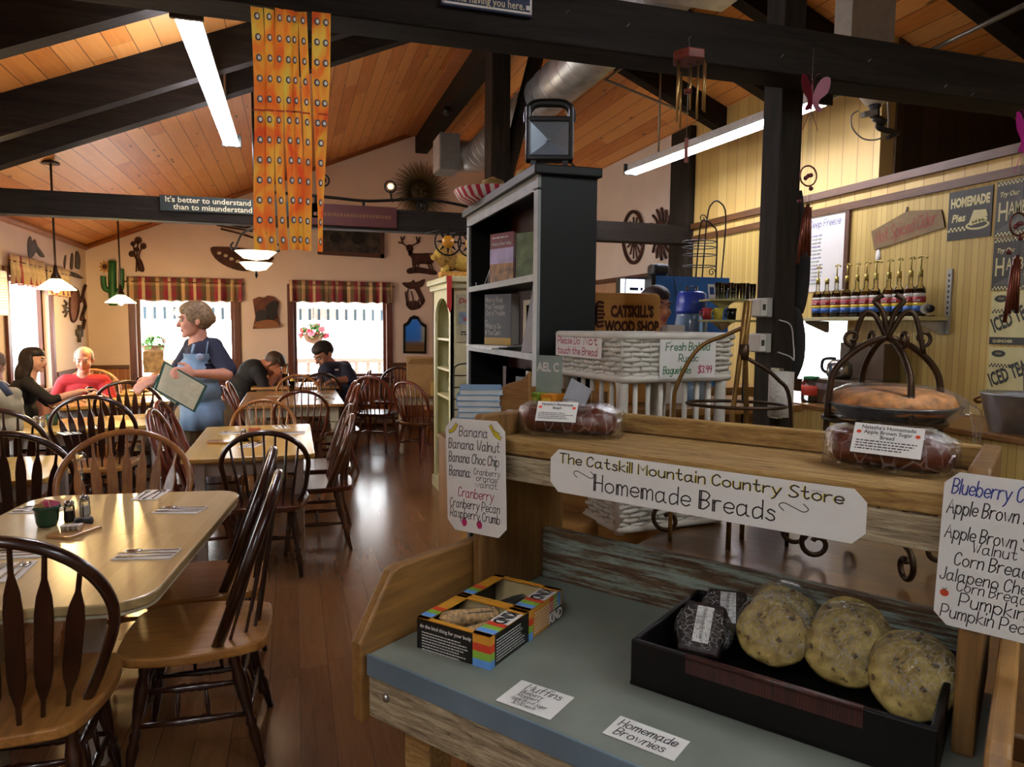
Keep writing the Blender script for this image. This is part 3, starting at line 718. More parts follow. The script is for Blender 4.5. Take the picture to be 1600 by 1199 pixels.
# menu cards at both ends
def menu_card(name,label,px_tl,px_tr,px_bl,px_br,v,rows,extra,ch):
    tl,tr,bl,br=[pv(*p,v) for p in (px_tl,px_tr,px_bl,px_br)]
    w=((tr-tl).length+(br-bl).length)/2; h=((tl-bl).length+(tr-br).length)/2; c=(tl+tr+bl+br)/4
    ang=math.degrees(math.atan2((tr-tl).z+(br-bl).z,2*w))
    M=frame(c,(UU[0],UU[1],0),(0,0,1))@RZ(ang)
    def paint(mb,Ml):
        for (txt,fx,fy,fh,ink,s) in rows: fit(mb,txt,-w/2+fx*w,h/2-fy*h,fh*h,s*w,Ml,fh*h*.085,ink)
        extra(mb,Ml,w,h)
    return paper_sign(name,label,M,octa(w,h,ch*w),.0012,paint,lam=.0025)
def left_extra(mb,M,w,h):
    for s,x,y in ((1,-.36,.41),(-1,.33,.42),(-1,.36,.39)):
        p=[(v.x,v.y) for v in smooth_pts([(x*w-.1*w*s*.6,(y-.03)*h,0),(x*w,(y-.012)*h,0),(x*w+.05*w*s,(y+.03)*h,0)],5)]; mb.rib(p,.05*w,M,0,.0005); mb.rib(p,.038*w,M,3,.0007)
    for x in (-.2,.06):
        c=(x*w,-.415*h); mb.add([(c[0]+.045*w*math.cos(a),c[1]+.036*h*math.sin(a),.0007) for a in [k*PI/9 for k in range(18)]],[list(range(18))],4,M)
        mb.rib([(c[0]-.02*w,c[1]+.045*h),(c[0],c[1]+.03*h),(c[0]+.025*w,c[1]+.045*h)],.012*w,M,6,.0009)
menu_card('menu_card','white card listing banana and cranberry breads on the left end of the stand',(699,652),(791,661),(697,826),(789,842),.888,
 [('Banana',.24,.15,.085,0,.5),('Banana Walnut',.05,.265,.085,0,.88),('Banana Choc Chip',.05,.385,.085,0,.86),('Banana:',.05,.51,.085,0,.38),('Cranberry',.48,.475,.055,0,.45),('orange',.52,.53,.055,0,.36),('walnut',.5,.585,.055,0,.38),('Cranberry',.2,.69,.085,1,.62),('Cranberry Pecan',.05,.79,.08,0,.86),('Raspberry Crumb',.05,.88,.08,0,.86)],left_extra,.13)
def right_extra(mb,M,w,h):
    c=(-.42*w,-.29*h); mb.add([(c[0]+.04*w*math.cos(a),c[1]+.024*h*math.sin(a),.0007) for a in [k*PI/9 for k in range(18)]],[list(range(18))],5,M)
    for k in (-1,0,1): mb.rib([(c[0]+k*.015*w,c[1]-.02*h),(c[0]+k*.018*w,c[1]),(c[0]+k*.015*w,c[1]+.02*h)],.004*w,M,0,.0009)
    mb.rib([(c[0]-.02*w,c[1]+.03*h),(c[0],c[1]+.024*h),(c[0]+.02*w,c[1]+.034*h)],.008*w,M,6,.0009)
menu_card('menu_card','white card listing blueberry, apple and pumpkin breads at the right edge',(1473,742),(1668,753),(1462,966),(1654,1026),.888,
 [('Blueberry Crumb',.07,.135,.095,2,.85),('Apple Brown Sugar',.04,.265,.09,0,.92),('Apple Brown Sugar',.04,.425,.085,0,.92),('Walnut',.28,.495,.07,0,.38),('Corn Bread',.14,.595,.085,0,.62),('Jalapeno Cheese',.03,.70,.08,0,.92),('Corn Bread',.18,.76,.07,0,.58),('Pumpkin',.21,.855,.085,0,.56),('Pumpkin Pecan',.06,.945,.08,0,.86)],right_extra,.12)
# small cards lying on the counter
def flat_card(name,label,pts,rows,cut=0):
    P=[pz(*p,zc+.0016) for p in pts]; c=sum(P,Vector())/4; ex=((P[1]-P[0])+(P[2]-P[3])); w=ex.length/2; ey=((P[0]-P[3])+(P[1]-P[2])); h=ey.length/2
    M=frame(c,ex,Vector((-ex.y,ex.x,0)))
    def paint(mb,Ml):
        for (txt,fx,fy,fh,s) in rows: fit(mb,txt,-w/2+fx*w,h/2-fy*h,fh*h,s*w,Ml,fh*h*.095,0)
    return paper_sign(name,label,M,[(-w/2,-h/2),(w/2,-h/2),(w/2,h/2),(-w/2,h/2)],.0008,paint)
flat_card('counter_card','white card lettered Muffins lying at the counter front edge',[(818,1064),(898,1090),(859,1125),(772,1093)],[('Muffins',.2,.3,.24,.68),('Blueberry',.2,.47,.13,.42),('Raspberry',.2,.61,.13,.42),('Apple Brown Sugar',.16,.76,.12,.66),('$2.00 each',.25,.91,.12,.42)])
flat_card('counter_card','white card lettered Homemade Brownies lying in front of the dark tray',[(968,1118),(1078,1159),(1053,1189),(943,1146)],[('Homemade',.08,.46,.34,.84),('Brownies',.12,.88,.34,.72)])
# crumbs and grease spots are part of the counter finish
# ---------------------------------------------------------------- snack bar boxes
m_blk=plain('carton_black','#15130f',.35); m_gold=plain('carton_gold','#c78a2a',.4); m_cred=plain('carton_red','#c23a22',.4); m_cgrn=plain('carton_green','#7ea836',.4); m_cblu=plain('carton_blue','#5c8fd0',.4); m_cwhite=plain('carton_white','#eceae4',.4); m_kraft=plain('carton_inside','#a89468',.7)
CM=[m_blk,m_gold,m_cred,m_cgrn,m_cblu,m_cwhite,m_kraft]
def bar_box(label,c,rz,w,d,h,right=False):
    t=thing('snack_bar_box',label,'snack box',c,rz,'open snack bar cartons'); th=.0015; rim=.02
    f=MB().bx((-w/2,-d/2,0),(w/2,d/2,th),mi=0)
    for a,b_ in (((-w/2,-d/2),(w/2,-d/2+th)),((-w/2,d/2-th),(w/2,d/2)),((-w/2,-d/2),(-w/2+th,d/2)),((w/2-th,-d/2),(w/2,d/2))): f.bx((*a,0),(*b_,h),mi=0)
    f.bx((-w/2+th,-d/2+th,th),(w/2-th,-d/2+th+.0008,h-.001),mi=6).bx((-w/2+th,d/2-th-.0008,th),(w/2-th,d/2-th,h-.001),mi=6)
    mk('carton',f,CM,t)
    f=MB(); z=h
    for a,b_ in (((-w/2,-d/2),(w/2,-d/2+.008)),((-w/2,d/2-.008),(w/2,d/2)),((-w/2,-d/2),(-w/2+rim,d/2)),((w/2-rim*1.5,-d/2),(w/2,d/2))): f.bx((*a,z-.0005),(*b_,z+.0012),mi=1)
    for k,mi in enumerate((4,3,2)):
        y=-d/2+.009+k*.012
        f.bx((w/2-rim*1.5,y,z),(w/2,y+.012,z+.0016),mi=mi); f.bx((-w/2,y,z),(-w/2+rim,y+.012,z+.0016),mi=mi)
    mk('top_frame',f,CM,t)
    f=MB()
    for k,mi in enumerate((4,3,2,1)): f.bx((w/2-.028,-d/2-.0012,k*h/4),(w/2+.0012,-d/2,(k+1)*h/4),mi=mi).bx((w/2,-d/2-.001,k*h/4),(w/2+.0012,-d/2+.01,(k+1)*h/4),mi=mi)
    mk('colour_stripe',f,CM,t)
    f=MB()
    M=frame((0,-d/2-.0006,h*.62),(1,0,0),(0,0,1)); printed(f,'do the kind thing for your body',h*.17,M@T(-.012,h*.12,0),5,'CENTER',.0001,.92)
    lines_of_print(f,-w/2+.01,w/2-.035,[-.002-k*.0042 for k in range(7)],.0014,M,5)
    M=frame((w/2+.0008,0,h*.5),(0,1,0),(0,0,1)); lines_of_print(f,-d/2+.014,d/2-.004,[h*.3-k*.0042 for k in range(8)],.0014,M,5)
    f.quad([(w/2-rim*1.5,-.012,z+.0014),(w/2,-.012,z+.0014),(w/2,.036,z+.0014),(w/2-rim*1.5,.036,z+.0014)],5); printed(f,'KIND',.03,frame((w/2-.0255,.012,z+.0018),(0,-1,0),(1,0,0)),0,'CENTER',.0008,.62); 
    if right: f.quad([(w/2+.0006,-d/2+.006,.001),(w/2+.0006,d/2,.001),(w/2+.0006,d/2,h),(w/2+.0006,-d/2+.006,h)],1); M=frame((w/2+.001,0,0),(0,1,0),(0,0,1)); [f.quad([(a,h*.45,0),(a+.012,h*.45,0),(a+.012,h,0),(a,h,0)],mi,M) for a,mi in ((d*.1,2),(d*.1+.012,3),(d*.1+.024,4))]; f.quad([(d*.08,.001,.0001),(d/2,.001,.0001),(d/2,h*.5,.0001),(d*.08,h*.5,.0001)],0,M); printed(f,'KIND',h*.5,M@T(d*.28,h*.08,0),5,'CENTER',.0008,.8)
    mk('printing',f,CM,t)
    return t
m_bar=plain('nut_bar','#b08a56',.5,var=.35,scale=160,bump=.6); m_film=wrapfilm('bar_film',120,.12); m_lab=plain('bar_label_black','#1c1a18',.3)
bw,bd,bh=.125,.118,.045
bc=pz(690,1018,zc); a1=pz(643,1010,zc); a2=pz(765,1048,zc); a3=pz(893,968,zc)
ex=(a2-a1); bw=ex.length*.93; bang=math.atan2(ex.y,ex.x); ey=a3-a2; bd=ey.length/2
def bloc(i,j,z=0): 
    d=Vector((math.cos(bang),math.sin(bang),0)); e=Vector((-d.y,d.x,0)); return a2-d*bw/2+e*bd/2+d*i+e*j+Vector((0,0,z))
bar_box('front snack bar carton with black side and stripes, beside the left side panel',bloc(0,0,0),bang,bw,bd-.002,bh)
bar_box('rear snack bar carton, pushed against the back of the front carton',bloc(0,bd,0),bang,bw,bd-.002,bh,True)
def bar(label,loc,rz,dark=False,tilt=0):
    t=thing('snack_bar',label,'snack bar',loc,rz); f=MB()
    pts=[(-.038,0,0),(-.03,0,.002),(.03,0,.002),(.038,0,0)]; f.tube(smooth_pts(pts,4),.0115,8,flat=1.2); mk('bar',f,m_bar if not dark else m_lab,t)
    g=MB().box((.012,0,.0125),(.04,.017,.0008)); mk('label',g,m_lab,t)
    f=MB().tube(smooth_pts([(-.044,0,.001),(-.036,0,.001),(0,0,.003),(.036,0,.001),(.044,0,.001)],4),.0125,8,flat=1.2); mk('wrapper',f,m_film,t)
    t.rotation_euler.y=tilt; return t
for i,(x,y,z,a,dk,lb) in enumerate([(-.026,.0,.016,75,False,'nut bar lying at the left inside the front carton'),(.006,.0,.016,68,False,'nut bar in the middle of the front carton'),(-.01,.006,.034,60,False,'nut bar crossing on top of the two others in the front carton'),(-.01,bd-.005,.015,78,True,'dark wrapped bar at the left inside the rear carton'),(.022,bd-.012,.015,84,True,'dark wrapped bar at the right inside the rear carton')]):
    bar(lb,bloc(x,y,z),bang+R(a),dk,.12 if i==2 else 0)
# ---------------------------------------------------------------- dark woven tray with cookies and brownies
m_tray=plain('tray_dark_wicker','#070504',.5,spec=.25,var=.3,scale=80); 
m_weave=planks('tray_weave',['#1c0c08','#3a1610','#4a1e14'],0,2,.0035,.4,.45,.001,bump=.8,jit=0)
tx0,tx1,ty0,ty1=-.408,-.062,.812,1.035; th=.062
tray=thing('dark_tray','dark brown woven tray holding cookies and brownies on the counter','tray',SW((tx0+tx1)/2,(ty0+ty1)/2,zc),SRZ)
w,d=tx1-tx0,ty1-ty0; f=MB().bx((-w/2,-d/2,.001),(w/2,d/2,.006)); mk('tray_bottom',f,m_tray,tray)
for a,b_ in (((-w/2,-d/2),(w/2,-d/2+.008)),((-w/2,d/2-.008),(w/2,d/2)),((-w/2,-d/2+.008),(-w/2+.008,d/2-.008)),((w/2-.008,-d/2+.008),(w/2,d/2-.008))): mk('tray_side',MB().bx((*a,.002),(*b_,th)),m_tray,tray,bev=.002)
f=MB(); f.tube([(-w*.28,-d/2-.001,th),(w*.3,-d/2-.001,th)],.004,8); mk('bound_edge',f,m_weave,tray); mk('woven_band',MB().bx((-w*.28,-d/2-.0015,th-.022),(w*.3,-d/2,th-.002)),m_weave,tray)
def cookie_mat():
    m,nt,b=newmat('cookie'); co=objco(nt)
    n=nd(nt,'TexNoise',{'Vector':co,'Scale':55.0,'Detail':6.0}); c=ramp(nt,n.outputs[0],[(.35,lin('#7d6630')),(.55,lin('#a58d4c')),(.7,lin('#b8a060'))])
    dv=nd(nt,'VectorMath',{0:objco(nt,(1,1.3,.8)),1:nd(nt,'VectorMath',{0:nd(nt,'TexNoise',{'Vector':co,'Scale':90.0,'Detail':2.0}).outputs['Color'],'Scale':.016},operation='SCALE').outputs[0]},operation='ADD').outputs[0]
    v=nd(nt,'TexVoronoi',{'Vector':dv,'Scale':62.0}); n3=nd(nt,'TexNoise',{'Vector':co,'Scale':60.0,'Detail':4.0})
    ch=ramp(nt,math_(nt,'ADD',v.outputs['Distance'],math_(nt,'MULTIPLY',n3.outputs[0],.7)),[(.48,(1,1,1,1)),(.56,(0,0,0,1))])
    c=mixc(nt,math_(nt,'MULTIPLY',ch,.8),c,lin('#33220f')); nt.links.new(c,b.inputs['Base Color']); b.inputs['Roughness'].default_value=.75
    bp=nd(nt,'Bump',{'Height':n.outputs[0],'Strength':1.0,'Distance':.006}); nt.links.new(bp.outputs[0],b.inputs['Normal']); return m
m_cook=cookie_mat(); m_wrap=wrapfilm('cling_film',80,.36)
def disc_prof(r,t): return [(0.0001,-t/2),(r*.7,-t/2),(r*.93,-t*.38),(r,-.05*t),(r*.94,t*.3),(r*.7,t*.46),(r*.35,t*.52),(.0001,t*.54)]
def blob(mb,prof,n,M,seed,amp):
    k=len(mb.v); mb.lathe(prof,n,None); rs=random.Random(seed); ph=[rs.uniform(0,6) for _ in range(6)]
    for i in range(k,len(mb.v)):
        x,y,z=mb.v[i]; a=math.atan2(y,x); s=1+amp*(math.sin(2*a+ph[0])+.7*math.sin(3*a+ph[1])+.4*math.sin(7*a+ph[2])); q=M@Vector((x*s,y*s,z)); mb.v[i]=tuple(q)
def cookie(label,pxy,r,tilt,rz,zoff,seed,two=True):
    p=pz(*pxy,zc+zoff); t=thing('wrapped_cookies',label,'cookies',p,0,'wrapped chocolate chip cookies')
    d=Vector((p.x,p.y,0)).normalized(); face=Matrix.Rotation(math.atan2(d.y,d.x)-PI/2+R(rz),4,'Z')@RX(tilt)
    f=MB(); blob(f,disc_prof(r,.02),28,face,seed,.03); mk('cookie',f,m_cook,t)
    if two:
        g=MB(); blob(g,disc_prof(r*.97,.02),28,face@T(.008,.024,-.022),seed+5,.035); mk('cookie',g,m_cook,t)
    g=MB(); blob(g,disc_prof(r*1.05,.05 if two else .026),26,face@T(.004,.010,-.011 if two else 0),seed+1,.035); mk('film',g,m_wrap,t)
    return t
cookie('wrapped cookies leaning at the back left of the dark tray, beside the brownies',(1222,958),.044,38,6,.06,3,True)
cookie('large wrapped pair of chocolate chip cookies standing left in the dark tray',(1206,988),.046,52,-4,.058,11,False)
cookie('wrapped cookies in the middle of the dark tray, darker one behind',(1322,1012),.052,52,2,.054,21,True)
cookie('wrapped cookies in the right front corner of the dark tray',(1425,1062),.048,48,10,.056,31,True)
m_brn=plain('brownie','#24120a',.6,var=.3,scale=70,bump=.4)
def brownie(label,pxy,rz,tilt,zoff,price):
    p=pz(*pxy,zc+zoff); t=thing('wrapped_brownie',label,'brownie',p,SRZ+R(rz),'wrapped brownies'); M=RX(tilt)
    mk('brownie_slab',MB().prism([(-.028,-.036),(.028,-.036),(.031,0),(.028,.036),(-.028,.036),(-.031,0)],.024,M@T(0,0,-.012)),m_brn,t,bev=.006,seg=3)
    f=MB().box((0.002,.004,.0135),(.022,.05,.0008),M); mk('price_label',f,m_paper,t)
    f=MB(); hand(f,'Homemade Brownie',-.022,-.002,.005,M@T(.002,.004,.0142)@RZ(-90),None,0,sx=.55); hand(f,'$1.50',-.012,-.009,.006,M@T(.002,.004,.0142)@RZ(-90),None,0); mk('lettering',f,INKS,t)
    f=MB(); blob(f,[(.0001,-.018),(.032,-.015),(.04,0),(.032,.015),(.0001,.0185)],20,M,7,.04); mk('film',f,m_wrap,t)
brownie('wrapped brownie with white price label leaning on the left side of the dark tray',(1098,985),8,50,.05,1)
brownie('second wrapped brownie lying behind the first in the dark tray',(1135,960),20,38,.045,1)
# ---------------------------------------------------------------- loaves on the top shelf
m_wrap2=wrapfilm('loaf_film',40,.12)
m_loaf=plain('loaf_crust','#4f2410',.4,var=.3,scale=30,bump=.5)
def loaf(label,pa,pb,lab,rows,pos):
    A=pz(*pa,zs+.0005); B=pz(*pb,zs+.0005); c=(A+B)/2; ex=B-A; Lh=ex.length; ex.normalize(); ey=Vector((-ex.y,ex.x,0)); w=.088; h=.058
    c=c+ey*w*.5; rz=math.atan2(ex.y,ex.x); t=thing('wrapped_loaf',label,'bread',c,rz,'wrapped bread loaves')
    f=MB(); n=14; prof=[(-.5,.04),(-.5,.5),(-.42,.86),(-.2,1.0),(.1,1.02),(.38,.9),(.5,.55),(.48,.04)]; vs=[];m=len(prof)
    for i in range(n+1):
        s=-1+2*i/n; e=(1-abs(s)**6)**.5 if abs(s)<1 else 0; e=max(e,.5); hh=h*(.9+.12*math.sin(i*1.3)*.5)*(1-.16*abs(s)**4)
        for a,b_ in prof: vs.append((s*Lh/2*.96,a*w*e,max(.001,b_*hh)))
    fs=[(i*m+k,i*m+(k+1)%m,(i+1)*m+(k+1)%m,(i+1)*m+k) for i in range(n) for k in range(m)]+[list(range(m-1,-1,-1)),[n*m+k for k in range(m)]]
    f.add(vs,fs,0,None,True); mk('loaf',f,m_loaf,t,sub=1)
    g=MB(); vs2=[(x*1.05,y*1.07,z*1.05+(.0006 if z>.01 else -.0003)) for x,y,z in vs]; g.add(vs2,fs,0,None,True); mk('film',g,m_wrap2,t)
    # label follows the top and front of the loaf
    lw,lh=lab; M=T(pos[0]*Lh,-w*.44,h*.72)@RX(60)@RZ(pos[1])
    mk('paper_label',MB().box((0,0,.004),(lw,lh,.0006),M),m_paper,t)
    f=MB()
    for txt,y,s in rows: printed(f,txt,s,M@T(0,y*lh,.0044),0,'CENTER',.0001)
    lines_of_print(f,-lw*.44,lw*.44,[-lh*.1-k*lh*.09 for k in range(4)],lh*.035,M@T(0,0,.0044),0)
    for s in (-1,1): f.add([(s*lw*.42+.003*math.cos(a),lh*.2+.0025*math.sin(a),.005) for a in [k*PI/5 for k in range(10)]],[list(range(10))],5,M)
    mk('label_printing',f,INKS,t); return t
loaf('wrapped apple brown sugar loaf with white label at the right of the top shelf',(1278,728),(1490,754),(.082,.042),[("Natasha's Homemade",.32,.0072),('Apple Brown Sugar',.16,.0072),('Bread',0.0,.0072)],(.02,-1))
loaf('wrapped dark loaf with white label at the left end of the top shelf',(803,680),(964,690),(.07,.036),[("Natasha's Homemade",.3,.0062),('Bread',.12,.0062)],(-.08,0))
# ---------------------------------------------------------------- table behind the stand with basket stand and racks
zt=.98
m_tab=wood('brown_island_top','#3f2812','#66441f',0,.3,6,10,coat=.3)
t=thing('island_table','dark brown wooden table behind the bread stand holding baskets and racks','table',SW(-.1,1.85,0),SRZ)
mk('tabletop',MB().bx((-.72,-.66,zt-.04),(.75,.62,zt)),m_tab,t,bev=.004)
for s in (-1,1):
    for k in (-1,1): mk('leg',MB().box((s*.64,k*.54,(zt-.04)/2),(.06,.06,zt-.04)),m_tab,t)
# ================================================================ dining room furniture
m_dk=wood('chair_dark','#1c0b05','#3d1c0e',2,.28,8,10,coat=.4,bump=.03); m_rd=wood('chair_red_brown','#4a1d10','#7a3820',2,.3,8,10,coat=.4,bump=.03)
m_md=wood('chair_mid_brown','#3a1f10','#5f3820',2,.3,8,10,coat=.4,bump=.03); m_hn=wood('chair_honey','#7e4a20','#b07a3c',2,.3,8,10,coat=.4,bump=.03); m_seat=wood('seat_honey','#8a5a28','#c08a48',1,.3,7,9,coat=.4,bump=.03); m_seatd=wood('seat_dark','#3a1c10','#5a3018',1,.25,7,9,coat=.5,bump=.03)
PROTO={}
LEGP=[(.012,0),(.014,.1),(.02,.28),(.014,.34),(.021,.38),(.013,.42),(.022,.6),(.024,.75),(.016,.86),(.021,.9),(.015,1)]
def seat_poly(w,d):
    p=[(-.40*w,-.46*d),(-.2*w,-.53*d),(.2*w,-.53*d),(.40*w,-.46*d),(.5*w,-.1*d),(.5*w,.25*d),(.40*w,.46*d),(.12*w,.5*d),(-.12*w,.5*d),(-.40*w,.46*d),(-.5*w,.25*d),(-.5*w,-.1*d)]
    return [(v.x,v.y) for v in smooth_pts([(a,b_,0) for a,b_ in p],4,True)]
def make_chair(style,frame_m,seat_m,W,Ht,n):
    t=thing('dining_chair','','chair',(0,0,-50)); sh=.445; sd=.475; sw=.47
    mk('seat',MB().prism(seat_poly(sw,sd),.036,T(0,0,sh-.036)),seat_m,t,bev=.008,seg=2)
    tp=[(-.15,-.13),(.15,-.13),(.15,.14),(-.15,.14)]; ft=[(-.2,-.23),(.2,-.23),(.2,.2),(-.2,.2)]
    for (a,b_),(c,d) in zip(tp,ft): mk('leg',MB().turned((c,d,0),(a,b_,sh-.034),LEGP,10),frame_m,t)
    def at(i,k): a,b_=tp[i];c,d=ft[i]; return (c+(a-c)*k,d+(b_-d)*k,(sh-.034)*k)
    ST=[(.008,0),(.011,.3),(.016,.42),(.012,.46),(.016,.5),(.012,.54),(.016,.58),(.011,.7),(.008,1)]
    if style=='arrow':
        for i,j in ((0,3),(1,2),(3,2),(0,1)):
            for k in (.45,.72): mk('stretcher',MB().turned(at(i,k),at(j,k),ST,8),frame_m,t)
            A,B=Vector(at(i,.45)),Vector(at(j,.45)); C_,D=Vector(at(i,.72)),Vector(at(j,.72))
            for q in (.36,.64): mk('stretcher_spindle',MB().turned(A.lerp(B,q),C_.lerp(D,q),[(.005,0),(.009,.5),(.005,1)],7),frame_m,t)
    else:
        for i,j in ((0,3),(1,2)): mk('stretcher',MB().turned(at(i,.45),at(j,.45),ST,8),frame_m,t)
        mk('stretcher',MB().turned(Vector(at(0,.45)).lerp(Vector(at(3,.45)),.5),Vector(at(1,.45)).lerp(Vector(at(2,.45)),.5),ST,8),frame_m,t)
    lean=.37; y0=-.09
    def bk(x,z): return (x,y0-(z-sh)*lean,z)
    hb=W/2; ctl=[]; zc_=sh+(Ht-sh)*.50
    base=.185
    ctl=[(-base,sh-.01),(-base-.04,sh+.08),(-hb*.96,zc_-.05)]
    N=14
    for i in range(N+1):
        a=PI-PI*i/N; ctl.append((hb*math.cos(a),zc_+.02+(Ht-zc_-.02)*math.sin(a)))
    ctl+=[(hb*.96,zc_-.05),(base+.04,sh+.08),(base,sh-.01)]
    pts=smooth_pts([bk(x,z) for x,z in ctl],3)
    mk('back_bow',MB().tube(pts,.0155,8,flat=1.25,upv=(0,1,0)),frame_m,t)
    for i in range(n):
        q=(i-(n-1)/2)/((n-1)/2); xb=q*.145; xt=q*hb*.78
        ztop=zc_+.02+(Ht-zc_-.02)*math.sqrt(max(0,1-(xt/hb)**2))
        A=Vector((xb,-.21+.085*q*q,sh-.006)); B=Vector(bk(xt,ztop-.006)); d=B-A; Lh=d.length; d.normalize()
        if style=='arrow':
            M=frame(A,d.cross(Vector((0,1,0))),d); hw=.0235
            p=[(-.006,0),(-.007,.06),(-hw*.8,.105),(-hw,.15),(-hw,Lh*.64),(-hw*.8,Lh*.74),(-.007,Lh*.84),(-.006,Lh),(.006,Lh),(.007,Lh*.84),(hw*.8,Lh*.74),(hw,Lh*.64),(hw,.15),(hw*.8,.105),(.007,.06),(.006,0)]
            mk('spindle',MB().prism(p,.011,M,z0=-.0055),frame_m,t,bev=.003,seg=1)
        else: mk('spindle',MB().turned(A,B,[(.008,0),(.0095,.3),(.0065,1)],7),frame_m,t)
    return t
KINDS={'arrow_dark':('arrow',m_dk,m_seat,.58,.99,7),'arrow_all_dark':('arrow',m_dk,m_seatd,.58,.99,7),'arrow_honey':('arrow',m_hn,m_seat,.60,.99,7),'arrow_red':('arrow',m_rd,m_seatd,.56,.99,7),
 'bow_dark':('bow',m_dk,m_seatd,.5,.9,7),'bow_mid':('bow',m_md,m_seatd,.5,.9,7),'bow_honey':('bow',m_hn,m_seat,.5,.9,7),'bow_red':('bow',m_rd,m_seatd,.5,.9,7)}
def chair(kind,apex,deg,label,group,at=None,wide=None):
    k=KINDS[kind]; Ht=k[4]; sh=.445
    if at is None:
        p=pz(*apex,Ht); off=.09+(Ht-sh)*.37; a=R(deg); x,y=p.x-off*math.sin(a),p.y+off*math.cos(a)
    else: x,y=at
    if kind not in PROTO:
        PROTO[kind]=make_chair(*k); t=PROTO[kind]; t.location=(x,y,0); t.rotation_euler.z=R(deg); t['label']=label; t['group']=group
    else: t=dup(PROTO[kind],(x,y,0),R(deg),label,group)
    return t
g1='arrow back chairs at the near table'
chair('arrow_dark',None,0,'dark arrow back chair with honey seat, nearest the camera at bottom left',g1,at=(-.785,2.375))
chair('arrow_dark',None,88,'dark chair with honey seat closest to us on the right of the near table',g1,at=(-.35,2.73))
chair('arrow_dark',None,90,'dark arrow back chair second along the right side of the near table',g1,at=(-.43,3.25))
chair('arrow_honey',(195,677),180,'honey brown arrow back chair at the far end of the near table',g1)
g2='dark chairs on the left side of the room'
chair('arrow_all_dark',(15,672),4,'dark arrow back chair cut by the left edge of the photo, behind the near table',g2)
chair('arrow_dark',(140,620),-2,'dark arrow back chair with honey seat at the near end of the middle left table',g2)
chair('arrow_red',(60,642),-62,'reddish arrow back chair left of the plain green crock, turned sideways',g2)
chair('arrow_all_dark',(196,597),-2,'dark arrow back chair, its back to us, opposite the man in red',g2)
chair('arrow_all_dark',(213,602),72,'dark chair turned sideways, right of the middle left table',g2)
chair('arrow_honey',None,-25,'brown arrow back chair just in front of the dark haired woman',g2,at=(-2.04,7.0))
chair('bow_honey',None,175,'light yellow chair at the back window table behind the waitress',g2,at=(-1.62,9.9))
g3='bow back chairs at the middle aisle table'
chair('arrow_red',None,-90,'brown chair with bright rim at the left side of the middle aisle table, nearer one',g3,at=(-.58,4.92))
chair('arrow_red',None,-91,'brown chair at the left side of the middle aisle table, farther one',g3,at=(-.62,5.43))
chair('bow_dark',None,-3,'dark spindle chair at the near end of the middle aisle table',g3,at=(-.165,4.66))
chair('bow_mid',(551,650),88,'dark spindle chair at the right side of the middle aisle table, nearer one',g3)
chair('bow_mid',(548,634),90,'dark spindle chair at the right side of the middle aisle table, farther one',g3)
chair('bow_honey',(412,626),178,'honey spindle chair at the far end of the middle aisle table',g3)
g4='bow back chairs at the cream table'
chair('bow_red',(471,612),2,'reddish spindle chair at the near end of the cream table',g4)
chair('bow_red',None,-90,'reddish chair at the left side of the cream table, nearer one',g4,at=(-.44,7.66))
chair('bow_red',None,-90,'reddish chair at the left side of the cream table, farther one',g4,at=(-.38,8.2))
chair('bow_red',(557,602),90,'reddish chair at the right side of the cream table, nearer one',g4)
chair('bow_red',(545,597),90,'reddish chair at the right side of the cream table, farther one',g4)
chair('bow_honey',(464,590),178,'honey spindle chair at the far end of the cream table',g4)
chair('bow_dark',(500,582),0,'small dark spindle chair in front of the man in the navy polo',g4)
g5='chairs by the right hand table'
chair('bow_red',(634,597),-52,'brown spindle chair standing in the aisle at the right hand table',g5)
chair('bow_red',None,-28,'reddish spindle chair behind the aisle chair, near the back window',g5,at=(1.2,9.35))
chair('bow_dark',None,150,'dark spindle chair farthest back beside the right window',g5,at=(1.35,10.25))
chair('bow_honey',None,172,'honey chair on the far side of the right hand table',g5,at=(1.9,9.35))
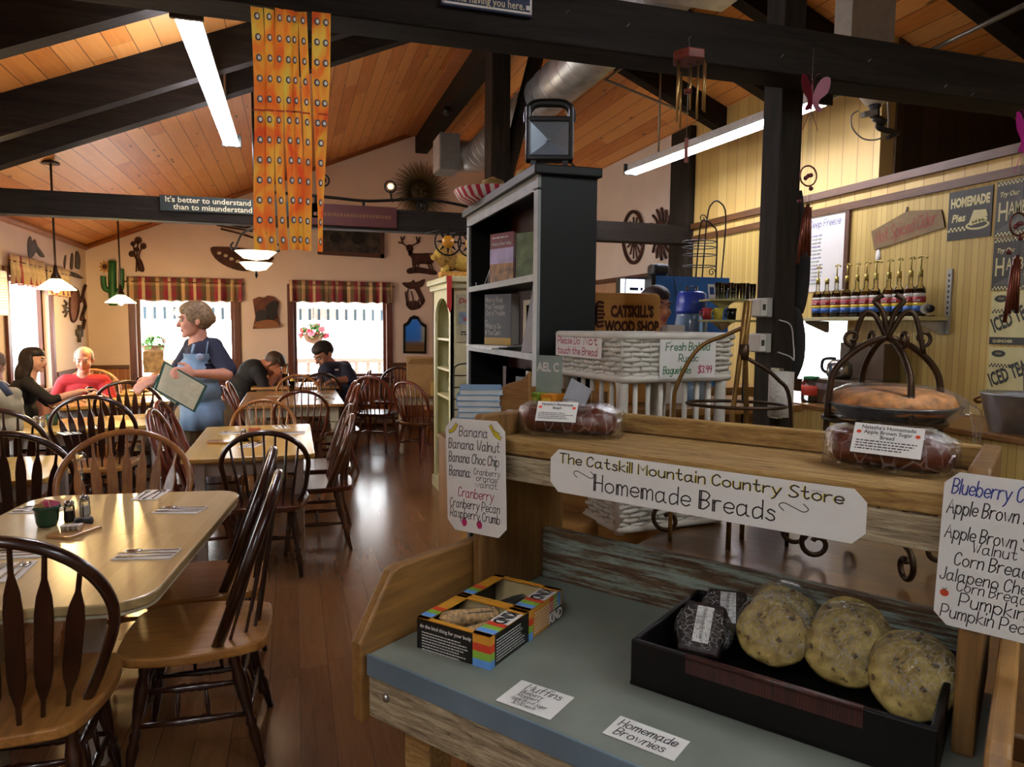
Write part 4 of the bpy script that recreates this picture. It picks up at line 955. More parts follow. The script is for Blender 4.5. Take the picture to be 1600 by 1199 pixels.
# ---------------------------------------------------------------- tables
def maple(name,c1,c2): return planks(name,[c1,c2],0,1,.07,40,.22,.0004,gcol=c1,grain=(30,1.5),bump=.02,coat=.35,jit=0)
m_map1=maple('pale_maple_top','#b9a06c','#cfb885'); m_map2=maple('yellow_maple_top','#bf9848','#d8b264'); m_map3=maple('pine_table_top','#a07444','#bd9058')
m_cream=plain('cream_paint','#d9d3b4',.45,var=.03); m_whitep=plain('white_leg_paint','#c9c8c0',.5,var=.03)
def rrect(w,d,r,n=6):
    p=[]
    for cx,cy,a0 in ((w/2-r,d/2-r,0),(-w/2+r,d/2-r,90),(-w/2+r,-d/2+r,180),(w/2-r,-d/2+r,270)):
        for i in range(n+1): a=R(a0+90*i/n); p.append((cx+r*math.cos(a),cy+r*math.sin(a)))
    return p
def dtable(label,x,y,w,d,deg,top,base,r=.1,leg='square',h=.72,edge=None,ins=(.1,.12)):
    t=thing('dining_table',label,'table',(x,y,0),R(deg),'dining tables')
    mk('tabletop',MB().prism(rrect(w,d,r),.032,T(0,0,h-.032)),top,t,bev=.007,seg=3)
    if edge: mk('edge_band',MB().prism(rrect(w-.012,d-.012,r),.016,T(0,0,h-.046)),edge,t,bev=.004)
    ax,ay=w/2-ins[0],d/2-ins[1]
    for s in (-1,1):
        mk('apron',MB().box((s*(ax),0,h-.09),(.022,2*ay,.09)),base,t); mk('apron',MB().box((0,s*ay,h-.09),(2*ax,.022,.09)),base,t)
    for sx in (-1,1):
        for sy in (-1,1):
            if leg=='square': mk('leg',MB().prism([(-.03,-.03),(.03,-.03),(.03,.03),(-.03,.03)],h-.047,T(sx*ax,sy*ay,0)),base,t,bev=.004)
            else:
                f=MB().lathe([(.022,0),(.03,.03),(.026,.1),(.03,.3),(.042,.42),(.03,.455),(.042,.47),(.03,.49),(.044,.51),(.03,.53)],14,T(sx*ax,sy*ay,0)).box((sx*ax,sy*ay,(.53+h-.046)/2),(.085,.085,h-.046-.53)); mk('leg',f,base,t)
    return t
T1=dtable('pale maple table with place settings nearest the camera at the left',-.80,3.05,.93,1.46,-7,m_map1,m_whitep,.13,edge=m_cream,ins=(.30,.40))
T5=dtable('yellow maple table in the middle beside the aisle',-.275,5.34,.79,1.42,0,m_map2,m_whitep,.04)
T6=dtable('cream table with turned legs near the back windows',-.02,8.25,1.03,1.55,0,m_map3,m_cream,.03,'turned')
c7=py(462,596,9.9)
T7=dtable('small table by the back wall where the two men in navy shirts eat',c7.x,9.95,1.1,.78,0,m_map3,m_cream,.03)
a,b_=pz(66,682,.72),pz(208,664,.72); T3=dtable('middle left table with green crock, behind the dark chairs',(a.x+b_.x)/2-.15,(a.y+b_.y)/2+.46,1.15,.8,math.degrees(math.atan2(b_.y-a.y,b_.x-a.x))*.4,m_map2,m_whitep,.05)
a,b_=pz(90,637,.72),pz(255,627,.72); T2=dtable('table of the man in red and the dark haired woman',(a.x+b_.x)/2,(a.y+b_.y)/2+.36,1.25,.74,math.degrees(math.atan2(b_.y-a.y,b_.x-a.x)),m_map2,m_whitep,.05)
a=pz(70,748,.72); T4=dtable('table at the left edge of the photo, behind the near table',a.x-.52,a.y+.36,1.05,.75,0,m_map2,m_whitep,.05)
a=pz(620,619,.72); T8=dtable('cream legged table on the right beyond the aisle chair',a.x+.60,a.y+.46,1.15,.8,-8,m_map3,m_cream,.03,'turned')
T9=dtable('small table by the left back window, behind the waitress',-1.52,9.4,.95,.72,0,m_map2,m_whitep,.05)
bpy.context.view_layer.update()
def tidy():
    """chair backs stay clear of the table tops"""
    for ch in [o for o in bpy.data.objects if o.name.startswith('dining_chair')]:
        a=ch.rotation_euler.z; fwd=Vector((-math.sin(a),math.cos(a),0)); hb=.26
        for _ in range(40):
            hit=False
            for t,(w,d) in TBL:
                for lx,ly in ((-hb,-.19),(0,-.19),(hb,-.19),(-.19,-.13),(.19,-.13),(0,-.25)):
                    p=Vector((ch.location.x+lx*math.cos(a)-ly*math.sin(a)-t.location.x,ch.location.y+lx*math.sin(a)+ly*math.cos(a)-t.location.y)); b_=-t.rotation_euler.z
                    x,y=p.x*math.cos(b_)-p.y*math.sin(b_),p.x*math.sin(b_)+p.y*math.cos(b_)
                    if abs(x)<w/2+.02 and abs(y)<d/2+.02: hit=True
            if not hit: break
            ch.location-=fwd*.012
TBL=[(T1,(.93,1.46)),(T5,(.79,1.42)),(T6,(1.03,1.55)),(T7,(1.1,.78)),(T3,(1.15,.8)),(T2,(1.25,.74)),(T4,(1.05,.75)),(T8,(1.15,.8)),(T9,(.95,.72))]
tidy()
# ---------------------------------------------------------------- place settings
m_nap=plain('paper_napkin','#ebe7dd',.85,var=.02,bump=.05); m_steel=plain('cutlery_steel','#9a9a98',.22,.95,var=.03)
def setting(P,deg,where,full=True,h=.72):
    z=h+.0005; a=R(deg); gx=lambda x,y,dz=0: Vector((P[0]+x*math.cos(a)-y*math.sin(a),P[1]+x*math.sin(a)+y*math.cos(a),z+dz))
    n=thing('paper_napkin','white paper napkin under the cutlery '+where,'napkin',gx(0,0),a,'paper napkins')
    mk('sheet',MB().box((0,0,.001),(.115,.2,.002)),m_nap,n); mk('fold',MB().box((.0,0,.0028),(.108,.194,.0012)),m_nap,n)
    for nm,x,rz in (('fork',-.03,4),('knife',.006,-3),('spoon',.036,2)):
        f=MB(); M=T(0,0,.0045)
        if nm=='fork':
            f.prism([(-.004,-.095),(.004,-.095),(.003,.02),(.011,.045),(.011,.055),(-.011,.055),(-.011,.045),(-.003,.02)],.0018,M)
            for k in range(4): f.prism([(-.0105+k*.0062,.055),(-.0083+k*.0062,.055),(-.0085+k*.0062,.092),(-.0103+k*.0062,.092)],.0016,M)
        elif nm=='knife': f.prism([(-.005,-.1),(.005,-.1),(.0045,0),(.008,.01),(.008,.09),(.002,.105),(-.004,.1),(-.0045,0)],.0018,M)
        else: f.prism([(-.004,-.095),(.004,-.095),(.003,.03),(-.003,.03)],.0018,M); f.ell((0,.058,.0055),(.0155,.03,.004),10)
        one(nm,f,m_steel,'steel %s on the paper napkin %s'%(nm,where),nm,gx(x,0,.0),a+R(rz),nm+'s on napkins')
def tpos(px_,h=.72): return pz(*px_,h)
for p,d,w in [((62,797),70,'at the left far side of the near table'),((236,774),-20,'at the far end of the near table'),((281,798),62,'at the right far side of the near table'),((230,867),68,'at the right near side of the near table'),((25,866),74,'at the left near side of the near table'),((12,895),-10,'at the near end of the near table')]: setting(tpos(p),d+10,w)
for p,d,w in [((366,677),80,'at the left far side of the middle aisle table'),((440,668),10,'at the far end of the middle aisle table'),((455,677),85,'at the right far side of the middle aisle table'),((393,696),-20,'at the near end of the middle aisle table')]: setting(tpos(p),d,w)
for p,d,w in [((430,619),80,'at the left side of the cream table'),((506,617),80,'at the right far side of the cream table'),((508,624),80,'at the right near side of the cream table'),((108,677),30,'on the middle left table'),((150,668),20,'at the far side of the middle left table')]: setting(tpos(p),d,w)
# condiments
m_green=plain('green_glaze','#1f4a38',.25,var=.1); m_cry=pane('clear_glass','#f2f4f2',.12,.02); m_salt=plain('salt','#e8e6e2',.9); m_pep=plain('ground_pepper','#3a3028',.95); m_crm=plain('creamer_white','#e4e2dc',.5)
def crock(p,label,fill,s=1.0):
    t=thing('green_crock',label,'crock',p,0,'green crocks'); mk('pot',MB().lathe([(.033*s,0),(.04*s,.02),(.045*s,.07*s),(.049*s,.072*s),(.049*s,.085*s),(.043*s,.085*s),(.04*s,.02)],18),m_green,t)
    for i,c in enumerate(fill):
        f=MB().box((0,0,.03),(.03,.0025,.06),T(-.02+.0075*(i%6),.012*((i//6)-.5)*2,.045)@RX(random.uniform(-20,20))@RY(random.uniform(-25,25))); mk('sugar_packet',f,plain('packet'+c,c,.7),t)
crock(pz(74,822,.72),'green glazed crock with pink and white sugar packets on the near table',['#d8567a','#e6dfd4','#c9a06a','#d8567a','#e0d6c8','#d9688a','#b98a58','#e6dfd4','#d8567a'])
one('green_crock',MB().lathe([(.04,0),(.046,.085),(.042,.085),(.038,.01)],16),m_green,'plain green crock on the middle left table','crock',pz(82,664,.72),0,'green crocks')
def shaker(p,label,fillm,s=1):
    t=thing('shaker',label,'shaker',p,0,'glass shakers'); mk('glass_body',MB().lathe([(.02*s,0),(.022*s,.01),(.02*s,.06*s),(.017*s,.068*s)],10),m_cry,t); mk('contents',MB().lathe([(.0175*s,.003),(.0185*s,.01),(.0175*s,.042*s),(.0001,.044*s)],10),fillm,t); mk('steel_cap',MB().lathe([(.019*s,.064*s),(.0195*s,.078*s),(.012*s,.088*s),(.0001,.09*s)],12),m_steel,t)
shaker(pz(109,815,.72),'glass pepper shaker with steel cap on the near table',m_pep); shaker(pz(133,806,.72),'glass salt shaker with steel cap on the near table',m_salt)
shaker(pz(381,690,.72),'glass pepper shaker on the middle aisle table',m_pep); shaker(pz(66,668,.72),'glass shaker beside the plain green crock',m_salt); shaker(pz(56,668,.72),'second glass shaker at the left beside the plain green crock',m_pep)
def numstand(p,label,h=.26):
    t=thing('number_stand',label,'table number stand',p,0,'wire number stands'); mk('base',MB().lathe([(.034,0),(.036,.012),(.032,.026),(.0001,.028)],20),plain('stand_black','#14120f',.5),t)
    mk('rod',MB().cyl((0,0,.027),(0,0,h),.0022,None,8),m_steel,t); mk('ring_clip',MB().tube([(.02*math.cos(k*PI/8),0,h+.018+.02*math.sin(k*PI/8)) for k in range(16)],.002,6,closed=True).tube([(.012*math.cos(k*PI/8),.004,h+.018+.012*math.sin(k*PI/8)) for k in range(16)],.0015,6,closed=True),m_steel,t)
numstand(pz(131,819,.72),'black based wire number stand beside the shakers on the near table'); numstand(pz(391,688,.72),'wire number stand on the middle aisle table',.22)
one('serving_board',MB().prism(rrect(.17,.11,.01),.012),m_map3,'small wooden board under the condiments on the near table','board',pz(117,833,.72)+Vector((0,0,.0)),R(60),bev=.002)
p0=pz(106,826,.735)
for i in range(8): one('creamer_cup',MB().lathe([(.008,0),(.0105,.018),(.012,.019),(.0001,.02)],8),m_crm,'tiny white creamer cup in the cluster beside the black number stand','creamer',(p0.x+.018*(i%4)-.01,p0.y-.02*(i//4)-.005,.7325),0,'creamer cups on the near table')
t=thing('packet_bowl','small yellow bowl of pink sugar packets on the middle aisle table','bowl',pz(398,690,.72)); mk('bowl',MB().lathe([(.03,0),(.05,.03),(.056,.055),(.05,.055),(.03,.008)],16),plain('yellow_glaze','#b89a48',.3),t)
for i in range(8): mk('sugar_packet',MB().box((0,0,.03),(.032,.003,.05),T(-.025+.0075*i,.004*(i%3),.04)@RY(random.uniform(-25,25))@RX(random.uniform(-20,20))),plain('packet#e08a6a','#e08a6a',.7),t)
one('wooden_trivet',MB().prism(rrect(.2,.12,.05),.014),m_map3,'wooden trivet board on the left of the middle aisle table','trivet',pz(347,692,.72),R(-15),bev=.003)
# things on far tables
t=thing('cold_drink','tall glass with red drink, yellow lemon and straw beside the eating man','drink',pz(446,603,.72)); mk('glass',MB().lathe([(.032,0),(.04,.16),(.038,.16),(.03,.006)],12),m_cry,t); mk('drink',MB().lathe([(.029,.008),(.034,.1),(.0001,.1)],12),plain('red_drink','#8a1f2a',.3),t); mk('lemon',MB().ell((.01,0,.14),(.03,.02,.025),10),plain('lemon_yellow','#e0c64a',.6),t); mk('straw',MB().cyl((0,0,.05),(.03,0,.26),.004,None,6),m_crm,t)
t=thing('cold_drink','glass of water with lemon slice on the cream table','drink',pz(456,612,.72)); mk('glass',MB().lathe([(.032,0),(.04,.13),(.038,.13),(.03,.006)],12),m_cry,t); mk('lemon',MB().ell((.01,0,.13),(.03,.02,.028),10),plain('lemon_yellow','#e0c64a',.6),t)
m_plate=plain('white_plate','#e6e4de',.3,var=.02)
def plate(p,label,food):
    t=thing('plate',label,'plate',p,0,'plates of food'); mk('dish',MB().lathe([(.0001,.004),(.07,.004),(.115,.016),(.12,.018),(.07,.0),(.0001,0)],22),m_plate,t)
    for i,c in enumerate(food): mk('food',MB().ell((.05*math.cos(i*2.4),.05*math.sin(i*2.4),.025),(.035,.03,.02),9),plain('food'+c,c,.7,var=.2),t)
plate(pz(150,617,.72),'plate of food in front of the man in red',['#b98a4a','#8a4a26','#d0b070','#6f8a3a']); plate(pz(219,612,.72),'white plate at the right end of the table of the man in red',['#d0a060','#c87848']); plate(pz(428,601,.72),'plate the bent man eats from',['#c0904a','#7a4a2a'])
for i,(x,y,l) in enumerate([(140,622,'water glass in front of the dark haired woman'),(218,605,'left glass by the back window table'),(230,605,'right glass by the back window table')]):
    one('water_glass',MB().lathe([(.03,0),(.037,.12),(.035,.12),(.029,.006)],12),m_cry,l,'glass',pz(x,y,.72),0,'water glasses')
one('paper_cup',MB().lathe([(.035,0),(.048,.14),(.05,.142),(.045,.14),(.033,.004)],16),plain('frosted_cup','#cfcabd',.4,alpha=.75),'translucent plastic cup on the right hand table','cup',pz(656,612,.72))
t=thing('cardboard_box','open cardboard box with torn top on the right hand table','box',pz(672,617,.72)+Vector((.02,.18,0)),R(-8)); mk('carton',MB().bx((-.26,-.16,0),(.3,.16,.36)),plain('cardboard','#a5814e',.8,var=.06),t); mk('flap',MB().add([(-.26,-.16,.36),(.3,-.16,.36),(.3,-.2,.43),(-.22,-.2,.42)],[(0,1,2,3)]),plain('cardboard','#a5814e',.8),t,solid=.004); mk('flap',MB().add([(-.26,.16,.36),(.3,.16,.36),(.3,.21,.42),(-.26,.21,.43)],[(0,1,2,3)]),plain('cardboard','#a5814e',.8),t,solid=.004)
t=thing('knife_block','small wooden block holder in front of the cardboard box','wooden block',pz(680,619,.72),R(-10)); mk('block',MB().bx((-.05,-.04,0),(.05,.04,.17)),m_map2,t,bev=.004); mk('knob',MB().ell((0,0,.2),(.012,.012,.03),8),m_map2,t)
for z in (.05,.11): mk('hole_plug',MB().ell((.0,-.041,z),(.012,.004,.012),8),m_dk,t)
# ================================================================ hanging things and wall decor
# orange fabric streamer: seven hanging panels
def streamer_mat():
    m,nt,b=newmat('streamer_cloth'); co=objco(nt); sp=nd(nt,'SeparateXYZ',{0:co})
    n=nd(nt,'TexNoise',{'Vector':objco(nt,(5,5,2.2)),'Scale':2.2,'Detail':2.0,'Distortion':2.0})
    c=ramp(nt,n.outputs[0],[(.3,lin('#f0602a')),(.46,lin('#fa9038')),(.58,lin('#fcc048')),(.72,lin('#f4e060'))])
    nt.links.new(c,b.inputs['Base Color']); b.inputs['Roughness'].default_value=.6
    tr=nd(nt,'BsdfTranslucent',{0:c}); out=[x for x in nt.nodes if x.type=='OUTPUT_MATERIAL'][0]
    mx=nd(nt,'MixShader',{0:.7,1:b.outputs[0],2:tr.outputs[0]}); nt.links.new(mx.outputs[0],out.inputs[0]); return m
m_str=streamer_mat(); m_dot=plain('streamer_dot_grey','#4a4550',.6); m_dotw=plain('streamer_dot_white','#efe6d8',.6)
YS=YN-.03
stm=thing('fabric_streamer','long orange and yellow fabric streamer with rows of eye dots hanging from the near beam','streamer',py(452,12,YS))
o0=stm.location.copy()
for i,(xa,xb,ya,yb) in enumerate([(391,411,10,391),(410,426,11,391),(427,442,13,391),(443,459,15,390),(455,468,16,390),(468,482,18,392),(487,517,20,394)]):
    A,B=py(xa,ya,YS),py(xb,ya+2,YS); z1=(A.z+B.z)/2; z0=py((xa+xb)/2,yb,YS).z; w=B.x-A.x; f=MB(); vs=[];n=40
    cx=[];hw=[]
    for k in range(n+1):
        s=k/n; nar=1.0
        if i==6: nar=1-.72*max(0,min(1,(s-.25)/.6))
        dx=(-.012*s if i==6 else .004*math.sin(s*5+i)); cx.append((A.x+B.x)/2+dx-o0.x); hw.append(w/2*nar)
        for q in (-1,0,1): vs.append((cx[-1]+q*hw[-1]*.97,(.006*math.sin(6*s+i*1.9)+q*.004*math.sin(9*s+i)),z1+(z0-z1)*s-o0.z))
    fs=[(3*k+j,3*k+j+1,3*k+j+4,3*k+j+3) for k in range(n) for j in range(2)]
    mk('streamer_panel',f.add(vs,fs,0,None,True),m_str,stm)
    f=MB(); m=12
    for k in range(m):
        s=(k+.5)/m
        for q in ((-.45,.45) if i in (6,) and s<.5 else (0,)):
            j=int(s*n); c=(cx[j]+q*hw[j],-.010,z1+(z0-z1)*s-o0.z); rx=min(.0075,hw[j]*.5)
            for mi,sc,dy,dx in ((0,1,0,0),(1,.55,-.001,.0008)): f.add([(c[0]+dx+rx*sc*math.cos(a),c[1]+dy,c[2]+.0095*sc*math.sin(a)) for a in [k2*PI/7 for k2 in range(14)]],[list(range(14))],mi)
    mk('eye_dots',f,[m_dot,m_dotw],stm)
    mk('seam',MB().box(((A.x+B.x)/2-o0.x,-.009,z1+(z0-z1)*.42-o0.z),(w*.95 if i<6 else w*.5,.001,.004)),plain('seam_red','#b03a18',.7),stm)
# signs on beams
m_sgreen=plain('sign_dark_green','#1f2a26',.6); m_sred=plain('sign_dark_red','#4a1c18',.6); m_sblue=plain('sign_navy','#1f2a4a',.6); m_cream_ink=plain('sign_cream_ink','#cfc6a2',.6); m_gold_ink=plain('sign_dull_gold_ink','#6f4a2a',.6)
def board(name,label,Y,xa,xb,ya,yb,mats,paint,t=.018,x_tilt=0,border=None):
    A,B=py(xa,ya,Y),py(xb,yb,Y); w,h=B.x-A.x,A.z-B.z; c=(A+B)/2; root=thing(name,label,'sign',c)
    M=frame((0,0,0),(1,0,0),(0,0,1))
    mk('board',MB().box((0,t/2,0),(w,t,h)),mats[0],root,bev=.003)
    f=MB()
    if border:
        for sx,sy,ww,hh in ((0,1,w*.97,.006),(0,-1,w*.97,.006),(1,0,.006,h*.9),(-1,0,.006,h*.9)): f.quad([(sx*w*.48-ww/2,sy*h*.43-hh/2,.0006),(sx*w*.48+ww/2,sy*h*.43-hh/2,.0006),(sx*w*.48+ww/2,sy*h*.43+hh/2,.0006),(sx*w*.48-ww/2,sy*h*.43+hh/2,.0006)],1,M)
    paint(f,M,w,h); mk('lettering',f,mats[1:],root); return root
def p1(f,M,w,h):
    printed(f,"It's better to understand a little",h*.5,M@T(-w*.47,h*.08,0),0,'LEFT',.001,1.06); printed(f,"than to misunderstand a lot",h*.5,M@T(-w*.42,-h*.38,0),0,'LEFT',.001,1.06)
board('wooden_sign',"dark green sign about understanding on the far tie beam, left of the streamer",YT-.019,249,500,304,341,[m_sgreen,m_cream_ink,m_gold_ink],p1)
def p2(f,M,w,h):
    x=-w*.46
    while x<w*.44:
        l=random.uniform(.01,.03); f.quad([(x,-h*.07,.0006),(x+l,-h*.07,.0006),(x+l,h*.09,.0006),(x,h*.09,.0006)],0,M); x+=l+.008
board('wooden_sign','dark red sign with faded gold lettering on the far tie beam, right of the streamer',YT-.019,484,620,317,357,[m_sred,m_gold_ink],p2)
def p3(f,M,w,h):
    printed(f,"the days without you",h*.25,M@T(w*.47,-h*.10,0),0,'RIGHT',.0003,.8); printed(f,"it's like having you here.",h*.25,M@T(w*.41,-h*.37,0),0,'RIGHT',.0003,.8)
    f.quad([(w*.425,-h*.36,.001),(w*.475,-h*.36,.001),(w*.475,-h*.26,.001),(w*.425,-h*.26,.001)],1,M)
sb=board('wooden_sign','navy blue sign fixed to the near beam at the top edge of the photo',YN-.017,689,832,-66,27,[m_sblue,m_cream_ink,m_paper],p3,border=True); sb.rotation_euler.y=R(0)
# small screws along the near beam
m_screw=plain('bright_screw','#b0aca0',.3,.8)
for x,y in ((886,19),(981,40),(1077,60),(1222,88),(1358,95),(1477,135),(1519,148)):
    p=py(x,y,YN-.001); t=one('beam_staple',MB().tube([(-.004,0,-.004),(.005,-.002,.006)],.0012,5),m_screw,'bright staple in the near beam above x %d'%x if 0 else 'small bright staple stuck in the face of the near beam','staple',p,0,'staples in the near beam')
# spiral duct with register
m_duct=plain('galvanised_duct','#b9bfc2',.38,.8,var=.15,scale=8)
dx0=py(718,232,9.0); dY0,dY1=9.0,4.0; dx_,dz_=dx0.x+.28,dx0.z-.04
t=thing('spiral_duct','shiny round spiral air duct running under the right roof slope','duct',(dx_,dY0,dz_)); rD=.2
mk('pipe',MB().cyl((0,0,0),(0,dY1-dY0,0),rD,None,28),m_duct,t)
f=MB()
for k in range(23): f.tube([(rD*math.cos(a),-.1-k*.21+.03*math.sin(a),rD*math.sin(a)) for a in [j*PI/14 for j in range(28)]],.006,5,closed=True)
mk('seam_ring',f,m_duct,t)
f=MB().tube(smooth_pts([(0,0,0),(0,.16,0),(-.1,.3,.02),(-.28,.36,.03)],6),rD,24); mk('elbow',f,m_duct,t)
mk('register_box',MB().bx((-.5,.13,-.2),(-.24,.58,.26)),plain('register_grey','#8b9294',.5,.3),t,bev=.004)
f=MB().bx((-.512,.15,-.18),(-.5,.56,.24)); 
for k in range(8): f.bx((-.516,.17,-.16+k*.05),(-.511,.54,-.135+k*.05))
mk('register_grille',f,m_house,t)
mk('hanger_wire',MB().cyl((0,-.2,rD),(0,-.2,roof(dx_)-dz_),.004,None,6).cyl((0,-3.4,rD),(0,-3.4,roof(dx_)-dz_),.004,None,6),m_rod,t)
q=py(950,10,4.0); one('duct_plenum',MB().bx((-.26,-.28,0),(.26,.0,.30)),m_duct,'flat bottomed grey duct box just above the near beam','duct box',(dx_-.02,4.0,dz_-.24),0,bev=.01)
sp_=px(706,172,RX0-.115); t=thing('spotlight','tiny black spotlight on the side of the ridge beam','spotlight',sp_); mk('lamp_head',MB().lathe([(.0001,-.05),(.035,-.04),(.045,.05),(.0001,.05)],12,T(-.06,0,-.02)@RX(70)),plain('spot_black','#121110',.4),t); mk('lamp_arm',MB().cyl((.005,0,0),(-.06,0,-.02),.012,None,8),plain('spot_black','#121110',.4),t)
# metal sun with rays
m_bz=plain('sun_bronze','#3a3118',.5,.6,var=.3); m_olive=plain('sun_olive_ray','#5a5232',.55,.4)
cS=py(656,299,YB-.03); kS=(py(700,299,YB).x-py(656,299,YB).x)/44
t=thing('metal_sun','large dark metal sun face with many thin rays on the gable wall','wall art',cS)
f=MB().ell((0,-.04,0),(15*kS,.06,17*kS),18); mk('face',f,m_bz,t)
f=MB().ell((0,-.11,-.02),(.02,.025,.045),8).ell((-.055,-.095,.03),(.03,.012,.012),8).ell((.055,-.095,.03),(.03,.012,.012),8).ell((0,-.1,-.085),(.04,.012,.012),8).ell((-.06,-.085,-.04),(.03,.02,.03),8).ell((.06,-.085,-.04),(.03,.02,.03),8); mk('features',f,m_olive,t)
f=MB()
for k in range(84):
    a=2*PI*k/84; r1=(42+5*math.sin(k*2.3))*kS; r0=13*kS; f.tube([(r0*math.cos(a),.005,r0*math.sin(a)),((r0+r1)/2*math.cos(a),-.02,(r0+r1)/2*math.sin(a)),(r1*math.cos(a+.06),-.01,r1*math.sin(a+.06))],[.009,.007,.003],5)
mk('ray',f,m_olive,t)['kind']='stuff'
# track light rail on far beam
m_iron=plain('black_iron','#17140f',.5,.5)
t=thing('track_light_rail','bent black metal track light on top of the far tie beam','track light',py(560,312,YT+.02)); o=t.location
P=lambda x,y:py(x,y,YT+.02)-o
mk('track',MB().tube(smooth_pts([P(418,300),P(470,304),P(520,309),P(570,314),P(612,313),P(650,311),P(690,315),P(731,323)],5),.013,8),m_iron,t)
for x,y in ((493,306),(568,313)): mk('standoff',MB().cyl(P(x,y),(P(x,y).x,0,ZT1-o.z),.012,None,8),m_iron,t)
def spot(x,y,x2,y2,lit,l):
    h=MB().cyl(P(x2,y2),P(x,y+6),.009,None,7); mk('spot_stem',h,m_iron,t)
    c=P(x,y); mk('spot_ring',MB().tube([(c.x+.05*math.cos(k*PI/10),0,c.z+.05*math.sin(k*PI/10)) for k in range(20)],.008,6,closed=True),m_iron,t)
    mk('spot_lamp',MB().lathe([(.0001,-.03),(.02,-.02),(.028,.02),(.025,.03),(.0001,.034)],14,T(*c)@RX(90)),emis('spot_glow','#ffe0b0',1.0) if lit else m_iron,t)
spot(610,292,612,313,True,'a'); spot(660,322,655,312,False,'b'); spot(505,282,498,305,False,'c')
# chandelier behind the streamer
pc=py(400,405,6.2); t=thing('bowl_pendant','two tier glass bowl pendant light partly hidden by the streamer','pendant lamp',pc)
m_bowl=emis('bowl_glass','#ffe8c4',1.6); k_=(py(430,405,6.2).x-pc.x)/30
for z,r in ((.06,33),(-.03,26)): mk('glass_bowl',MB().lathe([(.01,z-.07),(r*k_*.6,z-.055),(r*k_,z),(r*k_*.97,z),(r*k_*.58,z-.048),(.009,z-.062)],20),m_bowl,t)
mk('finial',MB().lathe([(.0001,-.16),(.014,-.13),(.006,-.11),(.016,-.1),(.01,-.08)],10),m_iron,t); mk('stem',MB().cyl((0,0,.0),(0,0,roof(pc.x)-pc.z),.01,None,8),m_iron,t)
f=MB()
for s in (-1,1): f.tube(smooth_pts([(0,0,.25),(s*.1,0,.2),(s*33*k_,0,.07),(s*38*k_,0,.10),(s*34*k_,0,.13)],5),.008,6)
mk('scroll_arm',f,m_iron,t)
# extra ceiling rose plates along the left slope are parts of the pendant lamps
# ---------------------------------------------------------------- silhouettes on walls
m_rust=plain('rusty_metal','#4a2a1c',.6,.4,var=.35,scale=9); m_iron2=plain('grey_metal_cutout','#57504a',.6,.4,var=.25,scale=9); m_cact=plain('cactus_green','#2f6a34',.5,.2,var=.2,scale=6)
class Cut:
    """flat sheet metal cut-out built from picture measurements on a wall plane"""
    def __init__(s,name,label,plane,val,org,cat='wall art',th=.006):
        s.f=(lambda x,y:py(x,y,val)) if plane=='y' else (lambda x,y:px(x,y,val)); s.o=s.f(*org); s.root=thing(name,label,cat,s.o); s.n=Vector((0,-1,0)) if plane=='y' else Vector(((-1 if val>0 else 1),0,0)); s.th=th
    def poly(s,nm,pts,mat,sm=True,lift=0,closed=True):
        P=[s.f(*p)-s.o+s.n*lift for p in pts]
        if sm: P=smooth_pts(P,3,True)
        n=len(P); b=MB(); Q=[p+s.n*s.th for p in P]; b.add(list(P)+Q,[list(range(n)),list(range(2*n-1,n-1,-1))]+[(i,(i+1)%n,n+(i+1)%n,n+i) for i in range(n)]); return mk(nm,b,mat,s.root)
    def line(s,nm,pts,r,mat,lift=.006,closed=False):
        return mk(nm,MB().tube(smooth_pts([s.f(*p)-s.o+s.n*max(lift,r) for p in pts],4,closed),r,6,closed=closed),mat,s.root)
    def lines(s,nm,LL,r,mat,lift=.006):
        b=MB()
        for pts in LL: b.tube(smooth_pts([s.f(*p)-s.o+s.n*max(lift,r) for p in pts],3),r,6)
        return mk(nm,b,mat,s.root)
    def disc(s,nm,c,rx,ry,mat,lift=0): return s.poly(nm,[(c[0]+rx*math.cos(a),c[1]+ry*math.sin(a)) for a in [k*PI/9 for k in range(18)]],mat,False,lift)
YW=YB-.002
c=Cut('metal_cactus','green painted metal cactus with two raised arms on the corner wall','y',YW,(180,470),th=.03)
for p,r in (([(178,478),(177,440),(177,408)],.05),([(178,455),(166,452),(163,440),(163,432)],.035),([(178,462),(190,452),(191,435),(191,421)],.035)):
    c.line('cactus_stem',p,r,m_cact,.05)
c.poly('base',[(168,470),(185,468),(196,460),(190,474),(172,476)],m_rust)
m_pal=plain('pale_copper','#b8894a',.5,.4)
c=Cut('metal_flower','copper metal sun flower left of the green cactus','y',YW,(164,417)); c.poly('petals',[(164+r*math.cos(k*PI/9),417+r*math.sin(k*PI/9)) for k,r in [(i,11 if i%2 else 6) for i in range(18)]],m_pal,False); c.disc('centre',(164,417),4,4,m_rust,.008)
c=Cut('metal_rose_bouquet','dark metal bunch of roses between the cactus and the left back window','y',YW,(214,398))
for x,y,r in ((216,376,6),(208,381,4),(224,385,5),(206,397,5),(214,390,4)): c.disc('flower_head',(x,y),r,r,m_rust,.006)
c.lines('stem',[[(216,376),(214,400),(213,425)],[(208,381),(212,402),(220,424)],[(224,385),(217,400),(225,423)],[(206,397),(213,405),(217,424)]],.010,m_rust); c.poly('ribbon',[(213,403),(221,406),(226,422),(220,425),(214,412)],m_rust)
c=Cut('metal_fish','brown carved fish plaque with cut out pattern under the beam sign','y',YW,(366,405),th=.02)
c.poly('body',[(329,388),(345,386),(380,388),(408,394),(428,404),(405,420),(380,424),(355,417),(336,404)],m_rust)
m_fc=plain('cutout_wall_tone','#bfae98',.8)
for x,y in ((343,396),(353,400),(362,405),(372,409),(383,411)): c.disc('scale_hole',(x,y),3.4,2.4,m_fc,.022)
